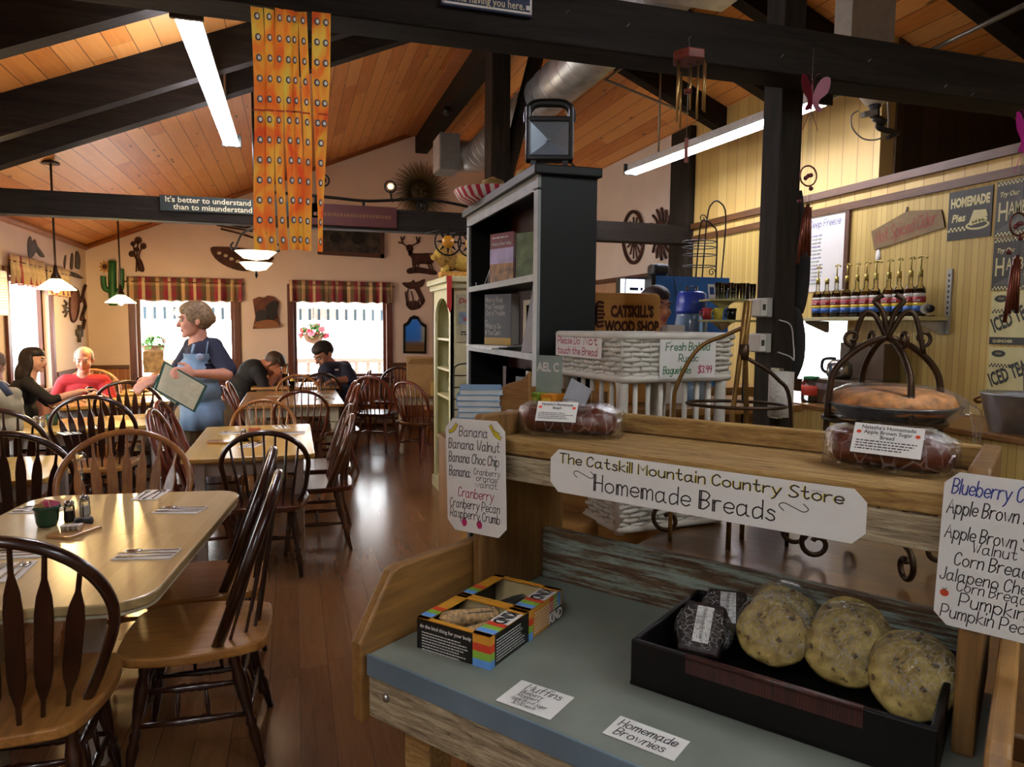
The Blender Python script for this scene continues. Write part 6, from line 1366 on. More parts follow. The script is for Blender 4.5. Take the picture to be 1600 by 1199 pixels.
t=thing('red_ribbon','red cloth ribbon hanging from the cabinet cornice beside the lion','ribbon',Vector((cx0-.03,cy0-.0635,cab_h))); mk('ribbon_tail',MB().bx((-.02,-.003,-.2),(.022,.003,.05)).add([(-.02,0,-.2),(.022,0,-.2),(.01,0,-.26)],[(0,1,2)]),plain('ribbon_red','#b8322a',.7),t)
# ---------------------------------------------------------------- display rack with stacked books in front of the bookcase
rk=thing('book_rack','low wooden rack with stacked books in front of the dark bookcase','rack',(.535,2.0,0)); m_rk=wood('rack_pine','#8a5f2e','#b08040',2,.5)
rz1=pz(735,668,1.17).z
for s in (-1,1): mk('rack_side',MB().bx((s*.1-.008,-.16,0),(s*.1+.008,.16,1.21)),m_rk,rk)
for z in (.35,.75,1.21): mk('rack_shelf',MB().bx((-.092,-.16,z-.018),(.092,.16,z)),m_rk,rk)
P0=pz(730,668,1.172)
def flatbook(label,p,w,d,t_,rz,c,edge,group): 
    b=thing('stacked_book',label,'book',p,rz,group); mk('pages',MB().bx((-w/2+.003,-d/2+.002,.0015),(w/2-.002,d/2-.002,t_-.0015)),plain('pages'+edge,edge,.8),b); mk('cover',MB().bx((-w/2,-d/2,0),(w/2,d/2,.0015)).bx((-w/2,-d/2,t_-.0015),(w/2,d/2,t_)).bx((-w/2,-d/2,.001),(-w/2+.003,d/2,t_-.001)),plain('cover'+c,c,.4),b); return b
nm=['lowest','second','third','fourth','fifth','topmost']
for i in range(6): flatbook('%s pale blue edged book of the stack in front of the bookcase'%nm[i],(.525+.004*(i%2),2.03,1.211+.055+i*.0165),.125,.17,.016,R(-20+3*(i%3)),'#7fa8c8','#c8ccca','blue edged books')
one('magazine_holder',MB().bx((-.075,-.1,0),(.075,.1,.054)),plain('mag_cover','#9c9c98',.4,var=.4,scale=30),'grey printed magazines under the blue edged book stack','magazine pile',(.53,2.02,1.211),R(-12))
for i in range(4): one('folded_leaflet',MB().bx((-.024,-.003,0),(.024,.003,.1),RX(-8)),plain('leaf%d'%i,['#d8d8d2','#c9c2b0','#7a7a76','#e0dcd0'][i],.5,var=.3,scale=50),['white leaflet at the front','cream leaflet second from the front','grey leaflet third from the front','pale leaflet at the back'][i]+' of the card holder by the books','leaflet',(.58+.008*i,1.87+.012*i,1.211),R(-35),'leaflets in the card holder')
for i,(x,y) in enumerate(((698,775),(700,835))): one('plastic_packet',MB().ell((0,0,.06),(.05,.05,.06),10),plain('packet_blue%d'%i,['#8fb4cc','#a8a89a'][i],.35),['pale blue plastic packet on the lower rack shelf','grey plastic packet on the lowest rack shelf'][i],'packet',(.515,2.0+.0*i,(.751,.351)[i]))
# ---------------------------------------------------------------- white wicker two tier basket stand on the island table
m_wick=plain('white_wicker','#c6c2b5',.6,var=.06); zi=.98
bC,bL,bR=pz(967,838,zi),pz(873,784,zi),pz(1128,818,zi); e1=(bL-bC); e2=(bR-bC); l1,l2=e1.length,e2.length; e2n=e2.normalized(); e1n=Vector((-e2n.y,e2n.x,0)); l1=min(l1,.36)
ctr=bC+e2n*l2/2+e1n*l1/2; rzb=math.atan2(e2n.y,e2n.x)
wk=thing('wicker_stand','white wicker stand with an upper and a lower basket joined by spindles','basket stand',ctr,rzb)
dcor=math.hypot(bC.x,bC.y); cr=ray(967,598); zU0=H+cr[2]*dcor/math.hypot(cr[0],cr[1]); cr=ray(967,520); zU1=H+cr[2]*dcor/math.hypot(cr[0],cr[1]); cr=ray(967,742); zL1=H+cr[2]*dcor/math.hypot(cr[0],cr[1])
def weave(name,z0,z1,w,d,flare):
    f=MB(); rows=max(4,int((z1-z0)/.0125)); per=[]; nx,ny=max(6,int(w/.028)),max(4,int(d/.028)); n=2*(nx+ny)
    def pt(k,s,q):
        W,D=w/2*(1+flare*q),d/2*(1+flare*q); k=k%n
        if k<nx: x,y,nn=-W+2*W*k/nx,-D,(0,-1)
        elif k<nx+ny: x,y,nn=W,-D+2*D*(k-nx)/ny,(1,0)
        elif k<2*nx+ny: x,y,nn=W-2*W*(k-nx-ny)/nx,D,(0,1)
        else: x,y,nn=-W,D-2*D*(k-2*nx-ny)/ny,(-1,0)
        return x+nn[0]*s,y+nn[1]*s
    for r in range(rows):
        q=r/(rows-1); z=z0+(z1-z0)*(r+.5)/rows; pts=[]
        for k in range(n): x,y=pt(k,.0065 if (k+r)%2 else -.004,q); pts.append((x,y,z-z0+z0+.002*math.sin(k*2.1+r)))
        f.tube(smooth_pts(pts,2,True),.0062,6,closed=True)
    for k in range(n):
        a=pt(k,0,0);b_=pt(k,0,1); f.cyl((a[0],a[1],z0),(b_[0],b_[1],z1),.004,None,5)
    mk(name,f,m_wick,wk)
    g=MB()
    for zz,q in ((z1-.010,1),(z0+.008,0)):
        pts=[(*pt(k,.003,q),zz) for k in range(n)]; g.tube(smooth_pts(pts,1,True),.011,8,closed=True); 
    g.bx((-w/2+.004,-d/2+.004,z0),(w/2-.004,d/2-.004,z0+.008)); mk(name+'_rim',g,m_wick,wk)
weave('upper_basket',zU0-zi,zU1-zi,l2,l1,.03); weave('lower_basket',.006,zL1-zi+.02,l2*.96,l1*.96,.02)
nx_,ny_=7,5
for sx in (-1,1):
    for sy in (-1,1): mk('corner_post',MB().turned((sx*l2*.47,sy*l1*.46,0),(sx*l2*.47,sy*l1*.46,zU0-zi),[(.014,0),(.014,.3),(.018,.5),(.012,.55),(.016,.6),(.016,.96),(.02,1)],10),m_wick,wk)
for k in range(1,8):
    x=-l2*.47+l2*.94*k/8; mk('spindle',MB().cyl((x,-l1*.46,zL1-zi),(x,-l1*.46,zU0-zi),.007,None,8),m_wick,wk)
for k in range(1,6):
    y=-l1*.46+l1*.92*k/6
    for s in (-1,1): mk('spindle',MB().cyl((s*l2*.47,y,zL1-zi),(s*l2*.47,y,zU0-zi),.007,None,8),m_wick,wk)
# paper notes on the basket
def note(name,label,face,pxs,rows,tilt=0):
    o=bC+(-e1n if 0 else Vector((0,0,0)))
    if face=='r': nrm=Vector((e2n.y,-e2n.x,0)); ex=e2n
    else: ex=-e1n; nrm=Vector((ex.y,-ex.x,0))
    d0=nrm.dot(bC)+.016
    def hit(x,y):
        r=Vector(ray(x,y)); t_=(d0-nrm.dot(Vector((0,0,0))))/nrm.dot(r); return Vector((0,0,H))+r*t_
    tl,tr,bl,br=[hit(*p) for p in pxs]; w=((tr-tl).length+(br-bl).length)/2; h=((tl-bl).length+(tr-br).length)/2; c=(tl+tr+bl+br)/4
    M=frame(c,ex,(0,0,1))@RZ(tilt)
    def paint(mb,Ml):
        for (txt,fx_,fy_,fh,ink,s) in rows: fit(mb,txt,-w/2+fx_*w,h/2-fy_*h,fh*h,s*w,Ml,fh*h*.14,ink)
    return paper_sign(name,label,M,[(-w/2,-h/2),(w/2,-h/2),(w/2,h/2),(-w/2,h/2)],.001,paint,mats=m_paper)
note('paper_note','white note asking not to touch the bread on the basket corner','l',[(868,520),(942,524),(869,556),(938,560)],[('Please Do',.05,.44,.3,4,.52),('Not',.64,.44,.34,1,.3),('touch the Bread',.05,.88,.3,4,.88)])
note('paper_note','cream note lettered Fresh Baked Rustic Baguettes on the upper basket','r',[(1032,530),(1120,528),(1030,592),(1116,590)],[('Fresh Baked',.1,.3,.19,6,.8),('Rustic',.33,.58,.18,6,.36),('Baguettes',.06,.88,.18,6,.5),('$3.99',.68,.87,.17,1,.26)])
# ---------------------------------------------------------------- wrought iron racks on the island table
m_wi=plain('wrought_brown_iron','#3f2c1a',.4,.6,var=.3); m_wg=plain('gilded_iron','#7a5a28',.4,.6,var=.35)
def spiral(c,r,a0,turns,ax,n=22,sgn=1):
    return [Vector(c)+Vector(ax)*(r*(1-.75*k/n)*math.cos(a0+sgn*turns*2*PI*k/n))+Vector((0,0,r*(1-.75*k/n)*math.sin(a0+sgn*turns*2*PI*k/n))) for k in range(n+1)]
def pie_rack():
    D=pz(1368,884,zi); c=Vector((D.x,D.y,zi)); dd=math.hypot(c.x,c.y); zof=lambda y: (lambda r:H+r[2]*dd/math.hypot(r[0],r[1]))(ray(1368,y))
    k=dd/F/math.cos(R(27)) ; vdir=Vector((c.x,c.y,0)).normalized(); rz=math.atan2(vdir.y,vdir.x)-PI/2
    t=thing('pie_rack','wrought iron pie rack with arched top, scroll feet and wrapped pie','rack',c,rz)
    ztop=zof(528)-zi; zr_=zof(655)-zi; rr=.125
    for a in (20,-65):
        u=Vector((math.cos(R(a)),math.sin(R(a)),0)); f=MB(); pts=[u*rr+Vector((0,0,.09)),u*rr+Vector((0,0,ztop-.16)),u*rr*.8+Vector((0,0,ztop-.06)),Vector((0,0,ztop)),-u*rr*.8+Vector((0,0,ztop-.06)),-u*rr+Vector((0,0,ztop-.16)),-u*rr+Vector((0,0,.09))]
        mk('arch',f.tube(smooth_pts(pts,6),.0075,8),m_wi,t)
        for s in (-1,1): mk('scroll_foot',MB().tube([u*s*rr+Vector((0,0,.13)),u*s*rr*1.02+Vector((0,0,.1))]+spiral(u*s*(rr+.012)+Vector((0,0,.047)),.041,PI/2,1.15,u*s,22,-1),.0065,8),m_wi,t)
        for s in (-1,1): mk('top_scroll',MB().tube(spiral(u*s*rr*.62+Vector((0,0,ztop+.0)),.02,-PI/2,1.1,u*s),.0045,7),m_wi,t)
    u=Vector((1,0,0)); f=MB()
    for s in (-1,1): f.tube(smooth_pts([u*s*.075+Vector((0,0,ztop-.035)),u*s*.055+Vector((0,0,ztop+.05)),u*s*.03+Vector((0,0,ztop+.055)),u*s*.0+Vector((0,0,ztop+.0)),u*s*.012+Vector((0,0,ztop+.06)),u*s*.03+Vector((0,0,ztop+.085)),u*s*.012+Vector((0,0,ztop+.1))],5),.006,7)
    mk('finial',f,m_wi,t)
    for zz in (zr_,.16): mk('ring_shelf',MB().tube([(rr*1.03*math.cos(a),rr*1.03*math.sin(a),zz) for a in [j*PI/18 for j in range(36)]],.006,7,closed=True).cyl((-rr,0,zz),(rr,0,zz),.004,None,6).cyl((0,-rr,zz),(0,rr,zz),.004,None,6),m_wi,t)
    return t,zr_
pr_,zr_=pie_rack(); rc=pr_.location
m_crust=plain('pie_crust','#cf8d4e',.6,var=.35,scale=35,bump=.6); m_foil=plain('foil_tin','#8d8f90',.3,.9,var=.2,scale=50,bump=.5)
t=thing('wrapped_pie','wrapped golden crusted pie in a foil tin on the wrought iron rack','pie',rc+Vector((.012,-.012,zr_+.006)),pr_.rotation_euler.z)
mk('foil_pan',MB().lathe([(.0001,0),(.105,0),(.135,.03),(.145,.032),(.135,.035),(.104,.006),(.0001,.005)],28),m_foil,t)
f=MB(); blob(f,[(.0001,.008),(.12,.015),(.136,.036),(.125,.056),(.09,.066),(.05,.07),(.0001,.072)],28,Matrix(),5,.01); mk('crust',f,m_crust,t)
f=MB(); blob(f,[(.0001,-.002),(.12,-.0015),(.15,.03),(.145,.052),(.1,.074),(.0001,.08)],28,Matrix(),9,.02); f.tube(smooth_pts([(.14,0,.03),(.165,.0,.02),(.17,.005,-.02),(.172,.0,-.06)],4),[.02,.018,.016,.014,.014,.013,.012,.011,.01,.009,.008,.007,.005],8); mk('film',f,m_wrap2,t)
t=thing('wrapped_pie','second wrapped pie lying flat on the lower ring of the iron rack','pie',rc+Vector((.0,.0,.167)),0); mk('foil_pan',MB().lathe([(.0001,0),(.085,0),(.1,.025),(.0001,.03)],24),m_foil,t)
def bread_rack():
    D=pz(1140,850,zi); c=Vector((D.x,D.y,zi)); dd=math.hypot(c.x,c.y); zof=lambda y: (lambda r:H+r[2]*dd/math.hypot(r[0],r[1]))(ray(1140,y))-zi
    vdir=Vector((c.x,c.y,0)).normalized(); rz=math.atan2(vdir.y,vdir.x)-PI/2
    t=thing('bread_rack','gilded iron bread rack with curved arms in front of the white basket','rack',c,rz); kx=dd/F*.98
    X=lambda x:(x-1140)*kx
    mk('arch',MB().tube(smooth_pts([(X(1050),-.02,0),(X(1050),-.02,zof(650)),(X(1056),-.02,zof(600)),(X(1085),-.01,zof(545)),(X(1128),0,zof(522)),(X(1148),0,zof(512))],6),.0055,8),m_wg,t)
    mk('upright',MB().tube([(X(1138),-.05,0),(X(1138),-.03,zof(640)),(X(1147),0,zof(545)),(X(1152),0,zof(472))],.0065,8),m_wg,t); mk('upright',MB().tube([(X(1158),.05,0),(X(1158),.04,zof(640)),(X(1153),.01,zof(545)),(X(1157),0,zof(470))],.0065,8),m_wg,t)
    mk('arch',MB().tube(smooth_pts([(X(1224),.03,0),(X(1222),.03,zof(640)),(X(1200),.02,zof(590)),(X(1157),.0,zof(560))],6),.005,8),m_wi,t)
    mk('collar',MB().lathe([(.012,-.02),(.014,0),(.012,.02)],10,T(X(1151),0,zof(550))),m_wi,t)
    for zz in (zof(632),.1): mk('ring_shelf',MB().tube([(X(1142)+.082*kx/kx*math.cos(a)*1.5,.085*math.sin(a),zz) for a in [j*PI/18 for j in range(36)]],.0045,7,closed=True),m_wi,t)
    for s,x in ((-1,1050),(1,1224)): mk('scroll_foot',MB().tube(spiral((X(x)+s*.01,0,.05),.044,PI/2,1.1,(s,0,0),22,-1),.006,8),m_wi,t)
bread_rack()
# ---------------------------------------------------------------- wooden crate rack with tea boxes behind the stand's left end
cp=pv(806,640,1.62); cr_=thing('curved_side_rack','light wood rack with S curved side holding tea boxes','rack',Vector((cp.x,cp.y,zi)),SRZ); zz=lambda y:pv(806,y,1.62).z-zi
prof=[(-.11,0),(-.11,zz(640)+.0),(-.09,zz(630)),(-.06,zz(612)),(-.02,zz(600)),(.03,zz(592)),(.055,zz(578)),(.06,0)]
mk('curved_side',MB().prism([(v.x,v.y) for v in [Vector((a,b_,0)) for a,b_ in prof]],.014,frame((0,0,0),(1,0,0),(0,0,1))),m_honey,cr_,bev=.003); mk('rack_bottom',MB().bx((-.11,.0,.0),(.2,.16,.014)),m_honey,cr_); mk('rack_back',MB().bx((-.11,.16,0),(.2,.172,zz(612))),m_honey,cr_)
mk('rack_pedestal',MB().bx((-.09,.02,-zi),(.19,.15,0)),m_honey,cr_)
zb3=zz(645); mk('rack_shelf',MB().bx((-.1,.015,zb3-.012),(.2,.158,zb3)),m_honey,cr_)
for i,(dx,c1,c2,l) in enumerate([(.035,'#8aa82e','#d0d060','green tea box in the curved side rack'),(.085,'#d9881e','#e8c040','orange tea box in the curved side rack')]):
    b=thing('tea_box',l,'box',cr_.matrix_basis@Vector((dx,.05,zb3)),SRZ,'tea boxes'); mk('carton',MB().bx((-.02,-.02,0),(.02,.05,.055)),plain('tea'+c1,c1,.5),b); mk('label',MB().bx((-.014,-.0208,.01),(.014,-.02,.045)),plain('tea'+c2,c2,.5),b)
pA,pB=pv(838,560,1.70),pv(876,560,1.70); hb_=pv(856,556,1.70).z-(zi+zb3)
def pael(f,M,w,h): printed(f,'AEL C',h*.22,M@T(0,h*.72,0),0,'CENTER',.001,.8)
book('tall_booklet','pale grey green booklet with large letters between the bookcase and the white basket',((pA.x+pB.x)/2,(pA.y+pB.y)/2,zi+zb3+.0005),SRZ,(pB-pA).length,hb_,.008,[plain('booklet_teal','#8f9f96',.5),m_paper],pael)
one('leaning_booklet',MB().bx((-.03,0,0),(.04,.004,.1),RY(24)),plain('booklet_pale_blue','#b9c6d2',.5),'pale blue booklet leaning beside the orange tea box','booklet',cr_.matrix_basis@Vector((.14,.05,zb3)),SRZ)
# ---------------------------------------------------------------- service counter behind the baskets
m_cnt=wood('service_counter_wood','#7a5428','#a0743a',0,.45); zs2=1.12
sc_=thing('service_counter','wooden service counter behind the white basket stand','counter',(2.05,3.6,0)); mk('counter_body',MB().bx((-.7,-.2,0),(.55,.17,zs2-.04)),m_cnt,sc_); mk('counter_top',MB().bx((-.74,-.36,zs2-.04),(.62,.2,zs2)),m_cnt,sc_,bev=.005)
sb_=thing('back_counter','back counter behind the worker holding the blue display','counter',(2.75,4.6,0)); mk('counter_body',MB().bx((-.75,-.28,0),(.5,.28,zs2-.04)),m_cnt,sb_); mk('counter_top',MB().bx((-.78,-.3,zs2-.04),(.52,.3,zs2)),m_cnt,sb_,bev=.005)
q=py(975,500,3.55); k=3.55/math.cos(R(17))/F*.98; kk2=(py(1030,500,3.55).x-py(918,500,3.55).x)/112
m_sgn=wood('sign_board_pine','#c58c40','#e0ae60',0,.5,5,8); m_burn=plain('burnt_letters','#4a2010',.7)
w,h=112*kk2,78*kk2*.93; zt3=py(975,458,3.55).z
t=thing('wood_shop_sign','light wooden sign board with burnt lettering of a wood shop','sign',(q.x,3.55,zs2))
mk('board',MB().prism(rrect(w,zt3-zs2,.035),.022,frame((0,.011,(zt3-zs2)/2),(1,0,0),(0,0,1))),m_sgn,t,bev=.004)
f=MB(); M=frame((0,-.0118,(zt3-zs2)),(1,0,0),(0,0,1)); printed(f,"CATSKILL'S",h*.30,M@T(w*.10,-h*.46,0),0,'CENTER',.005,.62); printed(f,"WOOD SHOP",h*.30,M@T(w*.10,-h*.76,0),0,'CENTER',.005,.62)
for r in (.10,.065,.03): f.rib([(-w*.36+ (h*.9)*0,0)]*2 if 0 else [(v.x,v.y) for v in smooth_pts([(-w*.31,-h*.42+h*r*2.2,0),(-w*.38,-h*.42+h*r*2.2,0),(-w*.38-r*.35*h-.008,-h*.42,0),(-w*.38,-h*.42-h*r*2.2,0),(-w*.31,-h*.42-h*r*2.2,0)],5)],h*.055,M,0)
f.rib([(-w*.40,-h*.42),(-w*.29,-h*.42)],h*.05,M,0); mk('burnt_lettering',f,m_burn,t)
mk('brace',MB().bx((-w/2-.06,.012,0),(w/2+.06,.03,.16)),m_sgn,t,bev=.02)
# menu light box, blue cooler, jug, bag
def boxat(xa,xb,ya,Y,z0): A,B=py(xa,ya,Y),py(xb,ya,Y); return (A.x+B.x)/2,B.x-A.x,A.z-z0
x,w,h=boxat(968,1020,434,4.5,zs2); t=thing('menu_light_box','white backlit menu box with blue rounded outline behind the wooden sign','light box',(x,4.5,zs2)); mk('case',MB().bx((-w/2,0,0),(w/2,.06,h)),m_iron,t,bev=.004); mk('lit_face',MB().bx((-w/2+.008,-.003,.01),(w/2-.008,0,h-.008)),emis('lit_panel','#e8eef4',1.1),t)
f=MB(); f.rib([(a,b_) for a,b_ in rrect(w*.66,h*.2,.02)]+[rrect(w*.66,h*.2,.02)[0]],.007,frame((0,-.0035,h-.075),(1,0,0),(0,0,1)),0); lines_of_print(f,-w*.2,w*.2,[-.01],.02,frame((0,-.0035,h-.075),(1,0,0),(0,0,1)),0); mk('printing',f,plain('print_blue','#3a55a0',.6),t)
x,w,h=boxat(1024,1140,431,4.4,zs2); t=thing('blue_display','large blue panelled display unit with black side behind the water jug','display',(x,4.4,zs2)); mk('panel',MB().bx((-w/2,0,0),(w/2,.34,h)),plain('bright_blue','#2a72c0',.45,var=.05),t); mk('black_side',MB().bx((-w/2-.03,-.005,0),(-w/2,.3,h+.0)),m_iron,t)
q2=h; t2=thing('black_bag','crumpled black bag lying on top of the blue display','bag',(x-w/2+.06,4.45,zs2+h)); mk('bag_body',MB().box((0,.02,.045),(.13,.12,.085)),plain('black_leather','#17171a',.5,bump=.4),t2,bev=.03,seg=3); mk('strap',MB().tube(smooth_pts([(.06,-.045,.06),(.09,-.05,-.05),(.12,-.06,-.2),(.13,-.06,-.32)],4),.003,5),plain('black_leather','#17171a',.5),t2)
p=py(1079,520,3.56); jz=py(1079,456,3.56).z-zs2; kj=(py(1100,520,3.56).x-p.x)/21; t=thing('water_jug','clear plastic water jug with blue cap on the service counter','jug',(p.x,3.56,zs2)); jr=22*kj
mk('jug_body',MB().lathe([(jr*.9,0),(jr,.02),(jr,.09),(jr*.93,.1),(jr,.11),(jr,jz*.70),(jr*.9,jz*.78),(jr*.86,jz*.82)],20),plain('jug_clear_blue','#8fb0d0',.15,trans=.4),t); mk('cap',MB().lathe([(jr*.92,jz*.8),(jr*.95,jz*.83),(jr*.88,jz*.98),(jr*.7,jz*1.0),(.0001,jz)],20),plain('jug_blue_cap','#1f3fa8',.35),t); mk('spout',MB().lathe([(.0001,jz),(jr*.35,jz),(jr*.35,jz+.03),(.0001,jz+.035)],12),m_cry,t)
one('white_card_box',MB().bx((-.055,-.03,0),(.055,.03,py(1052,508,3.5).z-zs2)),m_paper,'white card box in front of the blue display','box',(py(1052,520,3.5).x,3.5,zs2),bev=.002)
# glass corner shelves with glasses and mugs, held on the near post side
m_gsh=plain('greenish_glass_shelf','#b8b478',.2,alpha=.9); Yg=3.3
gx0=py(1097,466,Yg)
t=thing('glass_shelf_unit','two tier yellowish glass shelf unit holding glasses and mugs','shelf unit',(py(1150,466,Yg).x,Yg,0)); o=t.location
for y in (468,500):
    z=py(1150,y,Yg).z; mk('glass_tier',MB().prism([(-.17,-.02),(-.1,-.08),(.16,-.08),(.16,.14),(-.14,.14)],.012,T(0,0,z-.012)),m_gsh,t,bev=.003); mk('bracket',MB().lathe([(.002,z-.06),(.05,z-.02),(.07,z-.013)],12,T(-.06,.03,0)),m_gsh,t)
mk('shelf_post',MB().cyl((.14,.1,0),(.14,.1,py(1150,440,Yg).z),.012,None,8),m_iron,t)
zg=py(1150,468,Yg).z; zg2=py(1150,500,Yg).z
for i,x in enumerate((1122,1131,1141,1150,1160,1176)):
    f=MB().lathe([(.014,0),(.018,.085),(.0165,.085),(.0125,.005)],12); one('drinking_glass',f,pane('thick_clear_glass','#eef2ee',.14),['first','second','third','fourth','fifth','last'][i]+' clear tumbler from the left on the top glass shelf','glass',(py(x,466,Yg-.02+.03*(i%2)).x,Yg-.02+.03*(i%2),zg+.0005),0,'tumblers on the glass shelf')
f=MB().bx((-.02,0,0),(.02,.002,.075),RX(-10)); t=thing('small_card','small white card with blue symbol on the top glass shelf','card',(py(1113,466,Yg-.05).x,Yg-.05,zg+.0005)); mk('card',f,m_paper,t); mk('symbol',MB().bx((-.013,-.0006,.02),(.013,0,.06),RX(-10)),plain('symbol_blue','#1f4a8a',.5),t)
for i,(x,c,l) in enumerate([(1108,'#a83a3a','red mug at the left end of the lower glass shelf'),(1122,'#d2c24a','yellow mug on the lower glass shelf'),(1143,'#15161a','black mug on the lower glass shelf')]):
    m_=thing('mug',l,'mug',(py(x,498,Yg-.02).x,Yg-.02+.02*(i==0),zg2+.0005),0,'mugs on the glass shelf'); mk('cup',MB().lathe([(.022,0),(.026,.06),(.024,.06),(.02,.006)],14),plain('mug'+c,c,.2),m_); mk('handle',MB().tube([(-.025,0,.048),(-.042,0,.044),(-.042,0,.02),(-.024,0,.014)],.004,6),plain('mug'+c,c,.2),m_)
# wire garden arch rack far behind
t=thing('wire_shelf_stand','tall black wire stand with arched backs and ring shelves','rack',py(1110,428,4.52)); o=t.location; P=lambda x,y,d=0:py(x,y,4.52+d)-o; f=MB()
f.tube(smooth_pts([P(1087,440),P(1094,360),P(1103,350),P(1113,358),P(1120,372),P(1118,440)],4),.006,6); mk('arch_back',f,m_iron,t); mk('arch_back',MB().tube(smooth_pts([P(1097,440,.12),P(1105,345,.12),P(1113,323,.12),P(1124,321,.12),P(1134,345,.12),P(1127,440,.12)],4),.006,6),m_iron,t)
for y in (381,390,402,420): a,b_=P(1080,y),P(1128,y); c=(a+b_)/2; rr=(b_-a).length/2; mk('ring_shelf',MB().tube([(c.x+rr*math.cos(q_),c.y+.1*math.sin(q_)+.1,c.z+.0) for q_ in [j*PI/12 for j in range(24)]],.004,5,closed=True),m_iron,t)
mk('scroll',MB().tube(spiral(P(1112,431),.03,0,1.2,(1,0,0)),.004,5).tube(spiral(P(1098,347),.03,0,1.2,(1,0,0)),.004,5),m_iron,t)
t.location.z+=zs2+q2+.004-py(1110,440,4.52).z
# thermostats and roll on the near post
m_th=plain('thermostat_white','#c9c9c2',.45,var=.02); m_thb=plain('thermostat_guard','#a8a89e',.5,.1)
for y,l in ((481,'upper white thermostat with dark display on the near post'),(536,'lower white thermostat with dark display on the near post')):
    c=py(1190,y,2.30); t=thing('thermostat',l,'thermostat',(pr0,2.305,c.z),0,'thermostats on the post'); kk3=(py(1200,y,2.3).x-py(1190,y,2.3).x)/10
    mk('guard',MB().bx((-.022,-.045,-.036),(0,.05,.036)),m_thb,t,bev=.003); mk('front_cover',MB().bx((-.052,-.045,-.033),(-.022,.04,.033)),m_th,t,bev=.004)
    mk('display',MB().bx((-.044,-.0462,-.010),(-.031,-.045,.012)),plain('display_dark','#2f322c',.2),t); f=MB()
    for dz in (.01,0,-.01): f.bx((-.026,-.0457,dz-.002),(-.0235,-.045,dz+.002))
    mk('button',f,m_thb,t)
mk_c=one('thermostat_cable',MB().tube(smooth_pts([(0,0,0),(.03,-.03,-.02),(.045,-.03,-.09),(.05,-.03,-.13),(.052,-.028,-.15)],5),.0025,6).tube(smooth_pts([(0,0,-.12),(.03,-.03,-.135),(.052,-.028,-.15)],5),.0025,6),plain('cable_white','#c9c7c0',.5),'white cable drooping from the thermostats across the post','cable',(pr0+.02,2.2485,py(1205,500,2.25).z))
c=py(1220,615,2.2); t=thing('paper_towel_roll','white quilted paper towel roll hanging on the near post','paper towel',(c.x,2.2,c.z)); mk('roll',MB().lathe([(.012,-.085),(.044,-.085),(.0445,.08),(.012,.082)],22),plain('quilted_paper','#cfccc2',.9,var=.04,scale=90,bump=.6),t); mk('holder',MB().bx((-.01,.0,.082),(.01,.049,.092)).bx((-.01,.0,-.095),(.01,.049,-.085)),m_rod,t)
one('black_jacket',MB().tube(smooth_pts([(0,0,.24),(.01,0,.1),(.02,0,-.05),(.01,0,-.22)],4),[.02,.025,.03,.04,.045,.05,.052,.055,.055,.056,.055,.05,.04],10,flat=.5),plain('dark_cloth','#201d1a',.9),'dark jacket hanging on the right side of the near post','jacket',(pr1+.03,2.3,py(1262,400,2.3).z))
one('black_jacket',MB().tube(smooth_pts([(0,0,.14),(.01,0,.06),(.012,0,-.06),(0,0,-.16)],4),[.02,.04,.05,.055,.06,.065,.066,.066,.065,.06,.05,.04,.02],10,flat=.5),plain('dark_cloth','#201d1a',.9),'round black bag hanging low on the right side of the near post','bag',(pr1+.02,2.3,py(1250,535,2.3).z))
# ---------------------------------------------------------------- panelled wall: syrup shelf, signs, board
X=XR; yA,yB=px(1492,500,X).y,px(1262,500,X).y; zsh=px(1380,496,X).z
m_shelf=plain('shelf_cream_laminate','#b0a878',.4); m_br=plain('bracket_white','#a9a9a0',.45,.2)
t=thing('wall_shelf','cream wall shelf on white brackets holding syrup bottles','shelf',(X,(yA+yB)/2,zsh)); L_=(yB-yA)/2
mk('shelf_board',MB().bx((-.24,-L_+.04,-.025),(-.004,L_,0)),m_shelf,t,bev=.003)
for y in (-L_+.07,L_-.25): mk('bracket_arm',MB().prism([(0,0),(.22,0),(.21,-.02),(.02,-.09),(0,-.09)],.012,frame((-.004,y,-.026),(-1,0,0),(0,0,1))),m_br,t)
f=MB().bx((-.012,-L_+.03,-.11),(0,-L_+.065,.30)); mk('slotted_upright',f,m_br,t); f=MB()
for k in range(9): f.bx((-.0128,-L_+.042,-.02+.034*k),(-.0121,-L_+.053,-.004+.034*k))
mk('slots',f,m_ink,t)
m_gl=pane('syrup_glass','#f2eee0',.1); m_lred=plain('label_red','#9c2430',.45); m_lyel=plain('label_yellow','#d2b82e',.45); m_lblu=plain('label_blue','#2f5aa0',.45); m_lwh=plain('label_white','#d2ccc0',.45); m_pump=plain('pump_gold','#a8964a',.35,.5)
LIQ=['#3a1f10','#6b3a14','#20140e','#4a1a14','#2a1a10','#7a4a1a']
